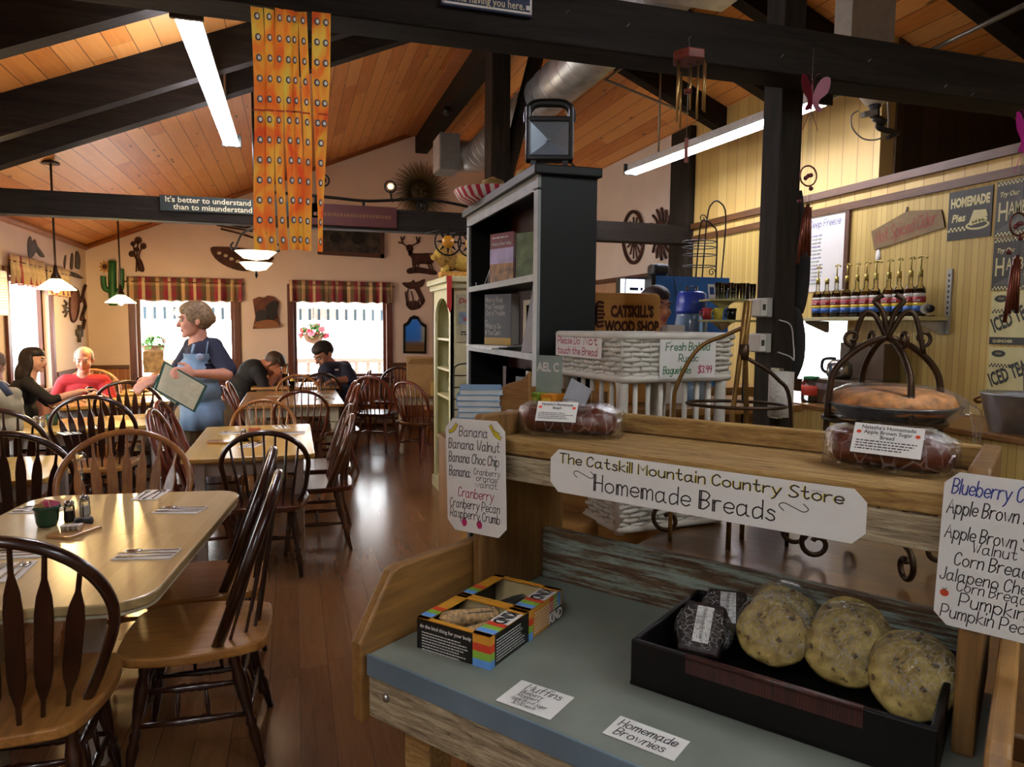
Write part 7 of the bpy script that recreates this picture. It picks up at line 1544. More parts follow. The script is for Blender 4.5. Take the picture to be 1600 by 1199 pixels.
def bottle(label,y,liq,pump=True,tall=1,dx=-.13):
    t=thing('syrup_bottle',label,'bottle',(X+dx,y,zsh),R(random.uniform(-12,12)),'syrup bottles on the wall shelf')
    mk('glass_body',MB().lathe([(.034,0),(.037,.006),(.037,.155),(.03,.185),(.014,.205),(.0135,.25),(.016,.252),(.016,.262),(.0001,.263)],16),m_gl,t)
    mk('syrup',MB().lathe([(.031,.004),(.0335,.01),(.0335,.15),(.026,.18),(.0001,.182)],14),plain('syrup'+liq,liq,.2),t)
    f=MB()
    for z0,z1,mi in ((.035,.07,2),(.07,.09,1),(.09,.128,0),(.128,.15,3)): f.lathe([(.0376,z0),(.0376,z1)],16,None,mi)
    lb_=mk('label',f,[m_lred,m_lyel,m_lblu,m_lwh],t); g=MB(); hand(g,'Torani',-.022,0,.018,frame((-.0384,0,.098),(0,-1,0),(0,0,1)),.002,0,.3,sx=.55); mk('label_script',g,m_lwh,lb_)
    if pump: mk('pump',MB().cyl((0,0,.255),(0,0,.30),.0145,None,10).cyl((0,0,.3),(0,0,.375),.005,None,8).tube(smooth_pts([(.01,.03,.378),(0,0,.385),(-.01,-.03,.382),(-.02,-.055,.37)],4),.006,7),m_pump,t)
    else: mk('cap',MB().lathe([(.015,.25),(.016,.29),(.0001,.292)],12),m_pump,t)
    return t
ords=['first','second','third','fourth','fifth','sixth','seventh','eighth','ninth','tenth','eleventh']
for i,x in enumerate((1276,1290,1305,1321,1337,1351,1366,1386,1402,1420,1435)):
    bottle('%s syrup bottle from the left on the wall shelf%s'%(ords[i],', without a pump' if i==1 else ''),px(x,495,X-.13).y,LIQ[i%6],i!=1)
t=thing('clamp_lamp','small dark clamp lamp lying at the right end of the syrup shelf','clamp',(X-.12,px(1462,490,X).y,zsh)); mk('clamp_body',MB().cyl((0,.05,.045),(0,-.05,.05),.028,.035,12),m_grey,t); mk('bulb_end',MB().ell((0,-.07,.05),(.025,.025,.025),10),m_iron,t); mk('cord',MB().tube(smooth_pts([(0,-.05,.03),(0,-.03,.006),(0,-.1,.006)],4),.004,5).ell((-.03,.06,.013),(.012,.012,.012),8),m_iron,t)
# wall frame helper: x to the right in the picture = -Y
def wallM(pxs): 
    P=[px(*p,X-.004) for p in pxs]; c=sum(P,Vector())/len(P); return c
def tin(name,label,tl,tr,bl,br,mats,paint,t_=.006,tilt=0):
    a,b_,c_,d=[px(*p,X-.006) for p in (tl,tr,bl,br)]; w=abs((a.y+c_.y)/2-(b_.y+d.y)/2); h=((a.z-c_.z)+(b_.z-d.z))/2; c=(a+b_+c_+d)/4; c.x=X-t_/2-.0005
    root=thing(name,label,'sign',c); M=frame((-t_/2-.0004,0,0),(0,-1,0),(0,0,1)); pl_=mk('plate',MB().bx((-t_/2,-w/2,-h/2),(t_/2,w/2,h/2)),mats[0],root); f=MB(); paint(f,M,w,h); mk('printing',f,mats[1:],pl_); return root
m_tin=plain('tin_black','#23261f',.4); m_tinc=plain('tin_cream','#c2bb84',.45,var=.05); m_tink=plain('tin_ink','#24261f',.45)
def checks(f,M,x0,x1,y,h,mi):
    n=int((x1-x0)/h)
    for r in range(2):
        for i in range(n):
            if (i+r)%2==0: f.quad([(x0+i*h,y+r*h,.0006),(x0+(i+1)*h,y+r*h,.0006),(x0+(i+1)*h,y+(r+1)*h,.0006),(x0+i*h,y+(r+1)*h,.0006)],mi,M)
def ppies(f,M,w,h):
    printed(f,'HOMEMADE',h*.26,M@T(0,h*.17,0),0,'CENTER',.004,w/(h*.26*6.2)); printed(f,'Pies',h*.22,M@T(-w*.25,-h*.13,0),0,'CENTER',.002,.9,.2); checks(f,M,-w*.48,-w*.05,-h*.33,h*.045,0)
    f.add([(w*.2+w*.27*math.cos(a),-h*.25+h*.09*math.sin(a),.0008) for a in [k*PI/12 for k in range(24)]],[list(range(24))],0,M); f.add([(w*.2+w*.22*math.cos(a),-h*.24+h*.06*math.sin(a),.0012) for a in [k*PI/12 for k in range(24)]],[list(range(24))],1,M)
    f.quad([(w*.02,-h*.16,.0016),(w*.42,-h*.10,.0016),(w*.38,h*.04,.0016),(w*.1,h*.06,.0016)],0,M)
    for i in range(5): f.add([(w*(.06+.075*i)+.018*math.cos(a),-h*(.2-.012*i)+.014*math.sin(a),.0017) for a in [k*PI/5 for k in range(10)]],[list(range(10))],0,M)
tin('tin_sign','black and cream tin sign for homemade pies on the panelled wall',(1482,302),(1550,289),(1481,378),(1550,367),[m_tin,m_tinc,m_tink],ppies)
def pham(f,M,w,h):
    checks(f,M,-w*.48,w*.48,h*.42,h*.035,0); checks(f,M,-w*.48,w*.48,-h*.49,h*.035,0); printed(f,'Try Our',h*.12,M@T(-w*.44,h*.22,0),0,'LEFT',.001,.9,.3)
    f.quad([(-w*.5,-h*.40,.0004),(w*.5,-h*.4,.0004),(w*.5,h*.08,.0004)],1,M)
    printed(f,'H',h*.5,M@T(-w*.46,-h*.22,0),0,'LEFT',.001,.6); printed(f,'AMBURGERS',h*.33,M@T(-w*.24,-h*.12,0),0,'LEFT',.001,.5)
    for dy,r in ((-.28,.1),(-.22,.11),(-.15,.1)): f.add([(w*.25+w*r*1.6*math.cos(a),h*dy+h*.05*math.sin(a),.0009) for a in [k*PI/9 for k in range(18)]],[list(range(18))],0,M)
m_tgrey=plain('tin_print_grey','#4a4c42',.45)  # printed dark grey wedge on the hamburger signs
tin('tin_sign','upper dark tin sign lettered Try Our Hamburgers at the right edge',(1556,285),(1640,270),(1556,371),(1640,361),[m_tin,m_tinc,m_tgrey],pham)
tin('tin_sign','lower dark tin sign lettered Try Our Hamburgers at the right edge',(1552,374),(1640,363),(1550,454),(1640,451),[m_tin,m_tinc,m_tgrey],pham)
def ptea(f,M,w,h):
    f.add([(-w*.33+w*.12*math.cos(a),h*.37+h*.07*math.sin(a),.0006) for a in [k*PI/9 for k in range(18)]],[list(range(18))],0,M); printed(f,'Fresh',h*.05,M@T(-w*.33,h*.36,0),1,'CENTER',0,1,.3,z=.0012)
    checks(f,M,-w*.48,w*.48,h*.1,h*.035,0); Q=M@RZ(24); printed(f,'ICED TEA',h*.38,Q@T(-w*.48,-h*.06,0),0,'LEFT',.004,.5,z=.001)
    f.quad([(-w*.5,-h*.5,.0006),(w*.5,-h*.5,.0006),(w*.5,-h*.36,.0006),(-w*.5,-h*.36,.0006)],0,M); printed(f,'QUENCHER',h*.075,M@T(-w*.44,-h*.46,0),1,'LEFT',.0006,1,z=.0012)
    f.quad([(w*.12,-h*.33,.0009),(w*.28,-h*.33,.0009),(w*.3,-h*.02,.0009),(w*.1,-h*.02,.0009)],0,M); f.quad([(w*.15,-h*.28,.0012),(w*.25,-h*.28,.0012),(w*.265,-h*.06,.0012),(w*.135,-h*.06,.0012)],1,M); f.quad([(w*.17,-h*.26,.0014),(w*.23,-h*.26,.0014),(w*.24,-h*.1,.0014),(w*.16,-h*.1,.0014)],0,M)
tin('tin_sign','upper cream tin sign for iced tea at the right edge',(1549,457),(1640,453),(1547,538),(1640,541),[m_tinc,m_tink,m_tinc],ptea)
tin('tin_sign','lower cream tin sign for iced tea at the right edge',(1545,542),(1640,545),(1541,621),(1640,629),[m_tinc,m_tink,m_tinc],ptea)
# hot spiced cider board
A,B=px(1362,360,X-.01),px(1475,330,X-.01); P=[px(*q,X-.012) for q in ((1362,362),(1413,333),(1425,330),(1470,328),(1475,355),(1366,390))]; c=sum(P,Vector())/6
t=thing('cider_sign','arched brown board hand lettered Hot Spiced Cider on the panelled wall','sign',c); Q=[p-c for p in P]; n=6
mk('board',MB().add([(0,q.y,q.z) for q in Q]+[(.012,q.y,q.z) for q in Q],[list(range(n)),list(range(2*n-1,n-1,-1))]+[(i,(i+1)%n,n+(i+1)%n,n+i) for i in range(n)]),plain('cider_board','#77603a',.7),t,bev=.003)
a0=px(1369,381,X-.012)-c; a1=px(1466,348,X-.012)-c; ex=a1-a0; M=frame(a0+Vector((-.0008,0,0)),ex,(0,0,1)); M=frame(a0+Vector((-.0012,0,0)),ex,Vector((1,0,0)).cross(-ex.normalized())*-1 if 0 else ex.normalized().cross(Vector((1,0,0))))
f=MB(); hand(f,'Hot Spiced Cider',0,.0,ex.length*.17,M,ex.length*.014,0,.15,sx=ex.length/(16*.85*ex.length*.17)*.98); mk('lettering',f,plain('cider_red','#8a3a30',.7),t)
mk('hanger',MB().tube([(0,px(1418,330,X).y-c.y,px(1418,331,X).z-c.z),(.006,px(1418,330,X).y-c.y,px(1418,326,X).z-c.z+.01)],.006,6),m_rod,t)
one('price_tag',MB().lathe([(.0001,-.003),(.03,-.003),(.03,.003),(.0001,.003)],14,SCL(1,.7,1.5)@RY(90)),m_paper,'white oval tag hanging below the cider board','tag',px(1372,400,X-.006))
def pmenu(f,M,w,h):
    hand(f,'Deep Freeze',-w*.4,h*.34,h*.09,M,h*.008,2,.15,sx=.6)
    for k in range(14):
        y=h*.22-k*h*.048; hand(f,''.join(random.choice('aeiourmnstlcd') for _ in range(random.randint(6,9)))+' '+''.join(random.choice('aeornmst') for _ in range(random.randint(3,7))) if 0 else 'mnu rvm unw mrn',-w*.42,y,h*.028,M,h*.004,(2,6,0)[k%3],.1,sx=.75*random.uniform(.7,1))
tin('menu_board','white menu board with coloured handwriting in a wooden frame beside the near post',(1258,340),(1322,328),(1258,458),(1322,452),[m_paper,*INKS],pmenu)
a=px(1321,330,X-.01); b_=px(1321,452,X-.01); one('board_frame',MB().bx((-.012,-.02,0),(.012,.02,a.z-b_.z)),m_frm,'brown wooden frame strip at the right side of the menu board','frame',(X-.013,b_.y,b_.z))
# side counter with coffee machine and packets
m_sc=wood('side_counter_top','#6b4824','#8f6636',1,.3); t=thing('side_counter','wooden side counter along the panelled wall under the syrup shelf','counter',(X-.33,3.9,0)); zc2=1.02
mk('counter_body',MB().bx((-.28,-2.2,0),(.32,2.2,zc2-.03)),m_bead,t); mk('counter_top',MB().bx((-.31,-2.22,zc2-.03),(.325,2.22,zc2)),m_sc,t,bev=.004)
q=px(1330,640,X-.3); t=thing('coffee_machine','brown boxy coffee brewer with steel pot on the side counter','coffee machine',(X-.3,q.y,zc2),R(-90)); m_cm=plain('brewer_brown','#4f3d28',.4)
mk('base',MB().bx((-.2,-.2,0),(.2,.2,.17)),m_cm,t,bev=.006); mk('tower',MB().bx((-.2,.06,.17),(.2,.2,.42)),m_cm,t,bev=.006); mk('badge',MB().bx((-.12,-.203,.1),(.0,-.2,.14)),m_stp,t)
mk('pot',MB().lathe([(.07,0),(.085,.03),(.08,.1),(.05,.13),(.0001,.135)],16,T(-.05,-.07,.172)),m_steel,t); mk('pot_handle',MB().tube(smooth_pts([(-.13,-.08,.2),(-.18,-.1,.23),(-.17,-.1,.3),(-.08,-.08,.31)],4),.012,7),plain('pot_black','#141414',.4),t)
q=px(1266,635,X-.5); t=thing('jar_packet','glass jar with red and green label and white lid on the side counter','jar',(X-.5,q.y,zc2)); mk('jar_body',MB().lathe([(.06,0),(.065,.02),(.065,.14),(.05,.16)],14),m_cry,t); mk('label',MB().lathe([(.066,.05),(.066,.12)],14),plain('label_tomato','#c8402a',.5),t); mk('lid',MB().lathe([(.055,.16),(.055,.18),(.0001,.185)],14),plain('lid_green','#2f7a48',.5),t)
q=px(1575,690,X-.5); t=thing('metal_bucket','galvanised metal bucket with wooden grip at the right edge','bucket',(X-.45,q.y,zc2)); kb=.5
mk('bucket_wall',MB().lathe([(.12,0),(.165,.19),(.172,.195),(.165,.2),(.158,.19),(.115,.01)],22),m_duct,t); mk('bucket_grip',MB().tube(smooth_pts([(-.05,.16,.17),(-.05,.2,.15),(0,.215,.13),(.05,.2,.15),(.05,.16,.17)],4),.008,6),m_honey,t)
# wicker basket and white bag at the right of the stand
p=SW(.16,.72,0); t=thing('wicker_basket','brown wicker basket just right of the bread stand','basket',p,SRZ); f=MB(); m_brw=plain('brown_wicker','#4a331c',.6,var=.3)
for k in range(22): f.tube([((.115+.0012*k)*math.cos(a),(.1+.001*k)*math.sin(a),.72+.016*k+.004*math.sin(8*a+k*PI)) for a in [j*PI/24 for j in range(48)]],.0085,5,closed=True)
mk('woven_side',f,m_brw,t); mk('basket_bottom',MB().lathe([(.11,.71),(.11,.72),(.0001,.72)],20),m_brw,t); mk('basket_pedestal',MB().bx((-.12,-.1,0),(.12,.1,.71)),m_honey,t)
# window light in the kitchen: plain bright window is an opening; a dark rail crosses it
one('kitchen_shelf',MB().bx((-.02,oy0-.3,1.30),(.25,oy1+.6,1.33)).bx((0,oy0-.3,1.0),(.03,oy0-.25,1.32)),m_duct,'steel shelf seen through the opening under the syrup shelf','shelf',(XR+1.2,0,0))
# ================================================================ people
def _dist(P,pr):
    if pr[0]=='c':
        a,b_=np.array(pr[1]),np.array(pr[2]); ab=b_-a; t=np.clip(((P-a)@ab)/max(ab@ab,1e-9),0,1)
        return np.linalg.norm(P-(a+t[:,None]*ab),axis=1)-(pr[3]+(pr[4]-pr[3])*t)
    M=np.array(pr[3].inverted()); q=(P@M[:3,:3].T)+M[:3,3]; r=np.array(pr[2]); 
    return (np.linalg.norm(q/r,axis=1)-1)*r.min()
def fuse(name,prims,mats,voxel=.009,inflate=0,keep=None,smooth=4,parent=None):
    """one continuous surface grown over tapered limbs and rounded masses; each region takes the material of the mass it covers"""
    b=MB()
    for pr in prims:
        if pr[0]=='c':
            A,B=Vector(pr[1]),Vector(pr[2]); r1,r2=pr[3]+inflate,pr[4]+inflate
            n=max(2,int((B-A).length/.03)); b.tube([A.lerp(B,i/n) for i in range(n+1)],[r1+(r2-r1)*i/n for i in range(n+1)],12)
            b.ell(A,r1,12); b.ell(B,r2,12)
        else: b.ell((0,0,0),tuple(x+inflate for x in pr[2]),16,pr[3])
    ob=bpy.data.objects.new('tmp',b.mesh('tmp',[])); COL.objects.link(ob)
    m=ob.modifiers.new('r','REMESH'); m.mode='VOXEL'; m.voxel_size=voxel; m.use_smooth_shade=True
    s=ob.modifiers.new('s','SMOOTH'); s.factor=.5; s.iterations=smooth
    dg=bpy.context.evaluated_depsgraph_get(); me=bpy.data.meshes.new_from_object(ob.evaluated_get(dg)); me.name=name
    bpy.data.objects.remove(ob)
    for mt in mats: me.materials.append(mt)
    n=len(me.polygons); C_=np.empty(n*3); me.polygons.foreach_get('center',C_); C_=C_.reshape(-1,3)
    D=np.stack([_dist(C_,p) for p in prims]); idx=np.array([p[-1] for p in prims])[D.argmin(0)]
    me.polygons.foreach_set('material_index',idx.astype(np.int32)); me.polygons.foreach_set('use_smooth',np.ones(n,dtype=bool))
    if keep:
        import bmesh
        N_=np.empty(n*3); me.polygons.foreach_get('normal',N_); N_=N_.reshape(-1,3); kp=keep(C_,N_)
        bm=bmesh.new(); bm.from_mesh(me); bm.faces.ensure_lookup_table(); bmesh.ops.delete(bm,geom=[f for f in bm.faces if not kp[f.index]],context='FACES'); bm.to_mesh(me); bm.free()
    me.update(); o=bpy.data.objects.new(name,me); COL.objects.link(o); o.parent=parent
    if parent is not None: o.location=-Vector(parent.location)
    return o
def skin(c): return plain('skin'+c,c,.55,var=.06,scale=30)
class Person:
    def __init__(s,label,loc,skinc,mats,hairc):
        s.root=thing('person',label,'person',loc); s.pr=[]; s.hair=[]; s.mats=[skin(skinc),plain('lip_tone','#9a4f48',.5)]+mats; s.hm=plain('hair'+hairc,hairc,.6,var=.35,scale=50,bump=.5); s.ex=[]
    def c(s,a,b_,r1,r2,m): s.pr.append(('c',tuple(a),tuple(b_),r1,r2,m)); return s
    def e(s,c,r,m,rot=None): s.pr.append(('e',None,tuple(r),T(*c)@(rot or Matrix()),m)); return s
    def head(s,c,yaw,pitch,S,roll=0,hair='short',m=0,bald=False):
        M=T(*c)@RZ(yaw)@RX(pitch)@RY(roll)@SCL(S,S,S); s.HM=M; q=lambda x,y,z:M@Vector((x,y,z))
        E=lambda c_,r,mm=m:s.pr.append(('e',None,tuple(r),M@T(*c_),mm)); Cc=lambda a,b_,r1,r2,mm=m:s.pr.append(('c',tuple(q(*a)),tuple(q(*b_)),r1*S,r2*S,mm))
        E((0,.012,.03),(.075,.095,.088)); E((0,-.03,-.03),(.063,.066,.085)); E((0,-.045,-.078),(.046,.046,.034)); Cc((0,-.09,.012),(0,-.112,-.026),.010,.015); Cc((-.034,-.082,.026),(.034,-.082,.026),.013,.013)
        for x in (-1,1): E((x*.036,-.066,-.028),(.026,.026,.026)); E((x*.077,.012,-.012),(.012,.02,.032))
        E((0,-.094,-.062),(.024,.010,.009),1); E((0,-.082,-.1),(.022,.02,.018))
        for x in (-1,1):
            s.ex.append(('eye',MB().ell((0,0,0),.0115,10,M@T(x*.032,-.0815,.006)),plain('eye_white','#a89c90',.4))); s.ex.append(('iris',MB().ell((0,0,0),.0065,8,M@T(x*.032,-.0895,.005)),plain('iris_dark','#2a1f18',.25)))
            s.ex.append(('eyebrow',MB().tube([q(x*.016,-.0965,.028),q(x*.032,-.096,.034),q(x*.05,-.084,.03)],.004*S,6),s.hm))
        H_=lambda c_,r:s.hair.append(('e',None,tuple(r),M@T(*c_),0))
        if hair=='short':
            if not bald: H_((0,.0,.072),(.076,.092,.058))
            H_((0,.045,.03),(.081,.072,.085)); 
            for x in (-1,1): H_((x*.066,.02,.03),(.017,.05,.055))
        elif hair=='bob':
            H_((0,.01,.075),(.083,.1,.06)); H_((0,.05,.02),(.088,.08,.1)); H_((0,-.055,.085),(.065,.03,.028)); H_((0,.115,-.005),(.03,.026,.04))
            for x in (-1,1): H_((x*.07,.0,.035),(.02,.06,.06))
        elif hair=='long':
            H_((0,.01,.075),(.084,.102,.062)); H_((0,.055,.0),(.09,.085,.13)); H_((0,.09,-.15),(.1,.07,.14)); H_((0,.10,-.26),(.095,.055,.1))
            for x in (-1,1): H_((x*.072,.02,-.04),(.022,.05,.11)); H_((x*.07,.04,-.16),(.03,.05,.1))
        return s
    def hand(s,wrist,tip,palm_n,S=1,curl=.6,m=0,spread=.018):
        """palm, four fingers of different lengths bent at the knuckles, and a thumb from the side of the palm"""
        w=Vector(wrist); d=(Vector(tip)-w).normalized(); n=Vector(palm_n).normalized(); n=(n-d*n.dot(d)).normalized(); sd=d.cross(n)
        pc=w+d*.045*S; s.pr.append(('e',None,(.042*S,.018*S,.05*S),frame(pc,sd,n,d),m))
        for i,(o,l) in enumerate(((-1.5,.062),(-.5,.074),(.5,.070),(1.5,.056))):
            b_=w+d*.08*S+sd*o*spread*S; a1=.25*curl; p1=b_+(d*math.cos(a1)+n*math.sin(a1))*l*.5*S; a2=1.2*curl; p2=p1+(d*math.cos(a2)+n*math.sin(a2))*l*.35*S; a3=2.0*curl; p3=p2+(d*math.cos(a3)+n*math.sin(a3))*l*.28*S
            for x,y,r1,r2 in ((b_,p1,.0105,.0098),(p1,p2,.0098,.009),(p2,p3,.009,.008)): s.pr.append(('c',tuple(x),tuple(y),r1*S,r2*S,m))
        b_=w+d*.03*S-sd*.036*S; p1=b_+(d*.6-sd*.6+n*.4).normalized()*.035*S; p2=p1+(d*.8-sd*.1+n*.6).normalized()*.03*S
        s.pr.append(('c',tuple(b_),tuple(p1),.013*S,.011*S,m)); s.pr.append(('c',tuple(p1),tuple(p2),.011*S,.009*S,m)); return s
    def build(s,voxel=.009):
        fuse('body',s.pr,s.mats,voxel,parent=s.root)
        if s.hair: fuse('hair',s.hair,[s.hm],.009,parent=s.root,smooth=3)
        last=None
        for nm,b_,mt in s.ex:
            if nm=='iris': mk(nm,b_,mt,last); continue
            o=mk(nm,b_,mt,s.root); o.location=-Vector(s.root.location); last=o
        return s.root
def kpx(x,y,Y): return (py(x+10,y,Y)-py(x,y,Y)).length/10
m_navy=plain('navy_shirt','#20243a',.85,var=.08); m_navy2=plain('dark_navy_shirt','#10151f',.85,var=.08); m_khaki=plain('khaki_trousers','#8a7556',.85); m_redsh=plain('red_shirt','#a01018',.8,var=.06); m_blacksh=plain('black_top','#0c0b0d',.8); m_jean=plain('dark_jeans','#1f2430',.85); m_shoe=plain('dark_shoe','#15120f',.5); m_apron=plain('apron_blue','#7590ac',.85,var=.06); m_creamsh=plain('cream_jacket','#b5aa88',.85,var=.1)
# --- waitress
Y0=6.45; k=kpx(305,520,Y0); A=lambda x,y,d=0:py(x,y,Y0+d)
foot=A(318,640); p=Person('waitress standing beside the aisle table in blue apron, holding green menu folders',(foot.x,Y0+.02,0),'#c98f78',[m_navy,m_khaki,m_shoe],'#7c6448')
hs=57*k/.235
p.head(A(304,500,0),-80,8,hs,0,'bob')
p.c(A(311,520,.02),A(309,540,.03),13*k,16*k,0)
p.e(A(318,552,.03),(29*k,.15,24*k),2).e(A(312,582,.03),(34*k,.17,28*k),2).e(A(313,612,.04),(36*k,.18,26*k),2).e(A(322,638,.05),(34*k,.18,22*k),3)
p.c(A(300,540,.06),A(334,542,.0),14*k,16*k,2)
p.c(A(335,546,-.05),A(356,578,-.12),16*k,15*k,2).c(A(356,578,-.12),A(355,585,-.16),11.5*k,10*k,0).c(A(355,585,-.16),A(304,584,-.36),10*k,6.5*k,0)
wr=A(304,584,-.36); p.hand(wr,A(282,583,-.42),(0.1,.9,-.2),1.12*hs,.75)
p.c(A(298,546,.12),A(268,590,.10),14*k,11*k,2).c(A(268,590,.10),A(240,592,-.06),9*k,6.5*k,0); p.hand(A(240,592,-.06),A(226,600,-.1),(.5,.7,0),1.05*hs,.8)
for dx in (-.11,.11):
    x=foot.x+dx; hz=A(320,640).z; p.c((x,Y0+.05,hz-.05),(x,Y0+.03,hz*.52),.125,.085,3).c((x,Y0+.03,hz*.52),(x,Y0+.05,.09),.08,.055,3).c((x,Y0+.05,.045),(x-.13,Y0-.02,.04),.048,.04,4)
torso=[q for q in p.pr if q[-1] in (2,3)][:4]
wr_root=p.build(.009)
zt_=A(310,545).z; zb_=A(310,668).z; az=A(312,580).x
def keepap(C_,N_):
    fr=N_@np.array([-.62,-.78,0]); bib=(C_[:,2]<A(300,553).z)&(np.where(C_[:,2]>A(300,590).z,(fr>.42),(fr>-.15)))
    return bib&(C_[:,2]>A(310,640).z-.02)
fuse('apron_bib',torso,[m_apron]*4,.012,.018,keepap,3,wr_root)
cs=A(318,640,.05); f=MB(); vs=[];n=22
for i in range(n+1):
    a=R(-235+i*(205/n)); 
    for j,(z,rr) in enumerate(((A(310,632).z,1.0),(A(310,650).z,1.06),(A(310,669).z,1.10))): vs.append((cs.x+36*k*rr*math.cos(a)*1.02,Y0+.05+.215*rr*math.sin(a)+.012*math.sin(i*1.7)*(j>0),z))
f.add(vs,[(3*i+j,3*(i+1)+j,3*(i+1)+j+1,3*i+j+1) for i in range(n) for j in range(2)],0,None,True); o=mk('apron_skirt',f,m_apron,wr_root,solid=.006); o.location=-Vector(wr_root.location)
for xs in ((300,552,303,538),(322,556,325,534)): o=mk('apron_strap',MB().tube([A(xs[0],xs[1],-.15),A(xs[2],xs[3],-.10)],.012,6,flat=.4),m_apron,wr_root); o.location=-Vector(wr_root.location)
o=mk('shirt_emblem',MB().ell(A(312,558,-.165),(.03,.01,.03),10),plain('emblem_pale','#8f9ab0',.7),wr_root); o.location=-Vector(wr_root.location)
m_fold=plain('folder_green','#1f4a40',.4); m_page=plain('menu_page','#b8b49a',.6,var=.08)
def folder(label,pts,d,lines=True):
    P=[py(x,y,Y0+dd) for (x,y),dd in zip(pts,d)]; c=sum(P,Vector())/4; t=thing('menu_folder',label,'menu folder',c); ex=(P[1]-P[0]); ey=(P[0]-P[3]); nrm=ex.cross(ey).normalized(); 
    Q=[q-c for q in P]; b=MB().add(Q+[q-nrm*.02 for q in Q],[(0,1,2,3),(7,6,5,4)]+[(i,4+i,4+(i+1)%4,(i+1)%4) for i in range(4)]); mk('cover',b,m_fold,t)
    s=.9; R_=[q*s+nrm*.002 for q in Q]; mk('page',MB().add(R_+[q-nrm*.0015 for q in R_],[(0,1,2,3),(7,6,5,4)]),m_page,t)
    f=MB()
    for i in range(12):
        v=.1+i*.07; a_=R_[0].lerp(R_[3],v).lerp(R_[1].lerp(R_[2],v),.1); b_=R_[0].lerp(R_[3],v).lerp(R_[1].lerp(R_[2],v),random.uniform(.6,.92)); dv=(R_[3]-R_[0])*.008; f.quad([a_+nrm*.001,b_+nrm*.001,b_+dv+nrm*.001,a_+dv+nrm*.001])
    mk('menu_text',f,plain('print_grey','#6f6c5c',.7),t)
folder('green menu folder held open towards us by the waitress',[(256,564),(324,603),(304,645),(241,609)],(-.42,-.46,-.48,-.44))
folder('second green menu folder behind the first in the hand of the waitress',[(246,588),(296,615),(275,634),(238,606)],(-.36,-.38,-.4,-.37))
# --- man in red
Y1=T2.location.y+.52; k=kpx(130,570,Y1); A=lambda x,y,d=0:py(x,y,Y1+d)
b0=A(131,640); p=Person('seated grey haired man in a red shirt facing us at the left table',(b0.x,Y1+.05,0),'#c07f66',[m_redsh,m_jean,m_shoe],'#8a8378')
hs=43*k/.235; p.head(A(131,562),6,14,hs,0,'short',bald=True)
p.c(A(131,580,.04),A(131,592,.05),10*k,12*k,0).c(A(104,597,.05),A(160,597,.05),14*k,14*k,2).e(A(131,618,.06),(38*k,.15,30*k),2).e(A(131,652,.08),(36*k,.16,24*k),2)
for s,xe,xw in ((-1,84,112),(1,176,150)):
    p.c(A(131+s*32,600,.05),A(xe,630,-.08),13*k,11*k,2).c(A(xe,630,-.08),(lambda q:Vector((q.x,q.y,.78)))(A(xw,628,-.36)),8*k,6*k,0)
    q=A(xw,628,-.36); p.hand((q.x,q.y,.785),(q.x-s*.02,q.y-.1,.79),(0,0,-1),.95,.5)
for s in (-1,1): p.c((b0.x+s*.1,Y1+.08,.53),(b0.x+s*.13,Y1-.34,.52),.09,.075,3).c((b0.x+s*.13,Y1-.34,.5),(b0.x+s*.13,Y1-.32,.08),.065,.05,3).c((b0.x+s*.13,Y1-.32,.045),(b0.x+s*.14,Y1-.46,.04),.045,.035,4)
p.c((b0.x-.08,Y1+.1,.54),(b0.x+.08,Y1+.1,.54),.12,.12,3); p.build(.010)
chair('arrow_honey',None,180,'honey arrow back chair the man in red sits on',g2,at=(b0.x,Y1+.12))
# --- dark haired woman
Y2=T2.location.y-.62; k=kpx(45,580,Y2); A=lambda x,y,d=0:py(x,y,Y2+d)
b0=A(36,640); p=Person('seated woman with long dark hair and black top, in profile facing right',(b0.x,Y2,0),'#d0a088',[m_blacksh,m_jean,m_shoe],'#1c1210')
hs=42*k/.235; p.head(A(53,563),84,6,hs,0,'long')
p.c(A(50,580,.0),A(46,594,.0),9*k,11*k,0).e(A(38,612),(24*k,.17,26*k),2).e(A(34,645),(25*k,.17,28*k),2).c(A(44,600,-.14),A(44,600,.14),12*k,12*k,2)
p.c(A(46,602,-.15),A(80,626,-.2),11*k,8.5*k,2); q=A(80,626,-.2); q2=A(126,612,-.12); p.c(q,A(92,622,-.18),8*k,7.5*k,2).c(A(92,622,-.18),q2,7*k,5.5*k,0); p.hand(q2,A(145,608,-.08),(0,0,-1),.95,.6)
q=A(75,630,.18); p.c(A(46,602,.15),q,11*k,8*k,2).c(q,Vector((q.x+.2,q.y+.02,.77)),8*k,5.5*k,0); p.hand((q.x+.2,q.y+.02,.775),(q.x+.3,q.y,.78),(0,0,-1),.9,.5)
for s in (-1,1): p.c((b0.x,Y2+s*.1,.53),(b0.x+.4,Y2+s*.12,.52),.085,.07,3).c((b0.x+.4,Y2+s*.12,.5),(b0.x+.4,Y2+s*.12,.08),.06,.045,3).c((b0.x+.4,Y2+s*.12,.045),(b0.x+.54,Y2+s*.12,.04),.04,.033,4)
p.c((b0.x,Y2-.08,.54),(b0.x,Y2+.08,.54),.12,.12,3)
o=p.build(.010); chair('arrow_all_dark',None,-88,'dark chair the dark haired woman sits on',g2,at=(b0.x+.10,Y2))
e=mk('earring',MB().tube([p.HM@Vector((-.085,.02+.012*math.cos(a),-.06+.016*math.sin(a))) for a in [j*PI/6 for j in range(12)]],.003,5,closed=True),m_brass,o); e.location=-Vector(o.location)
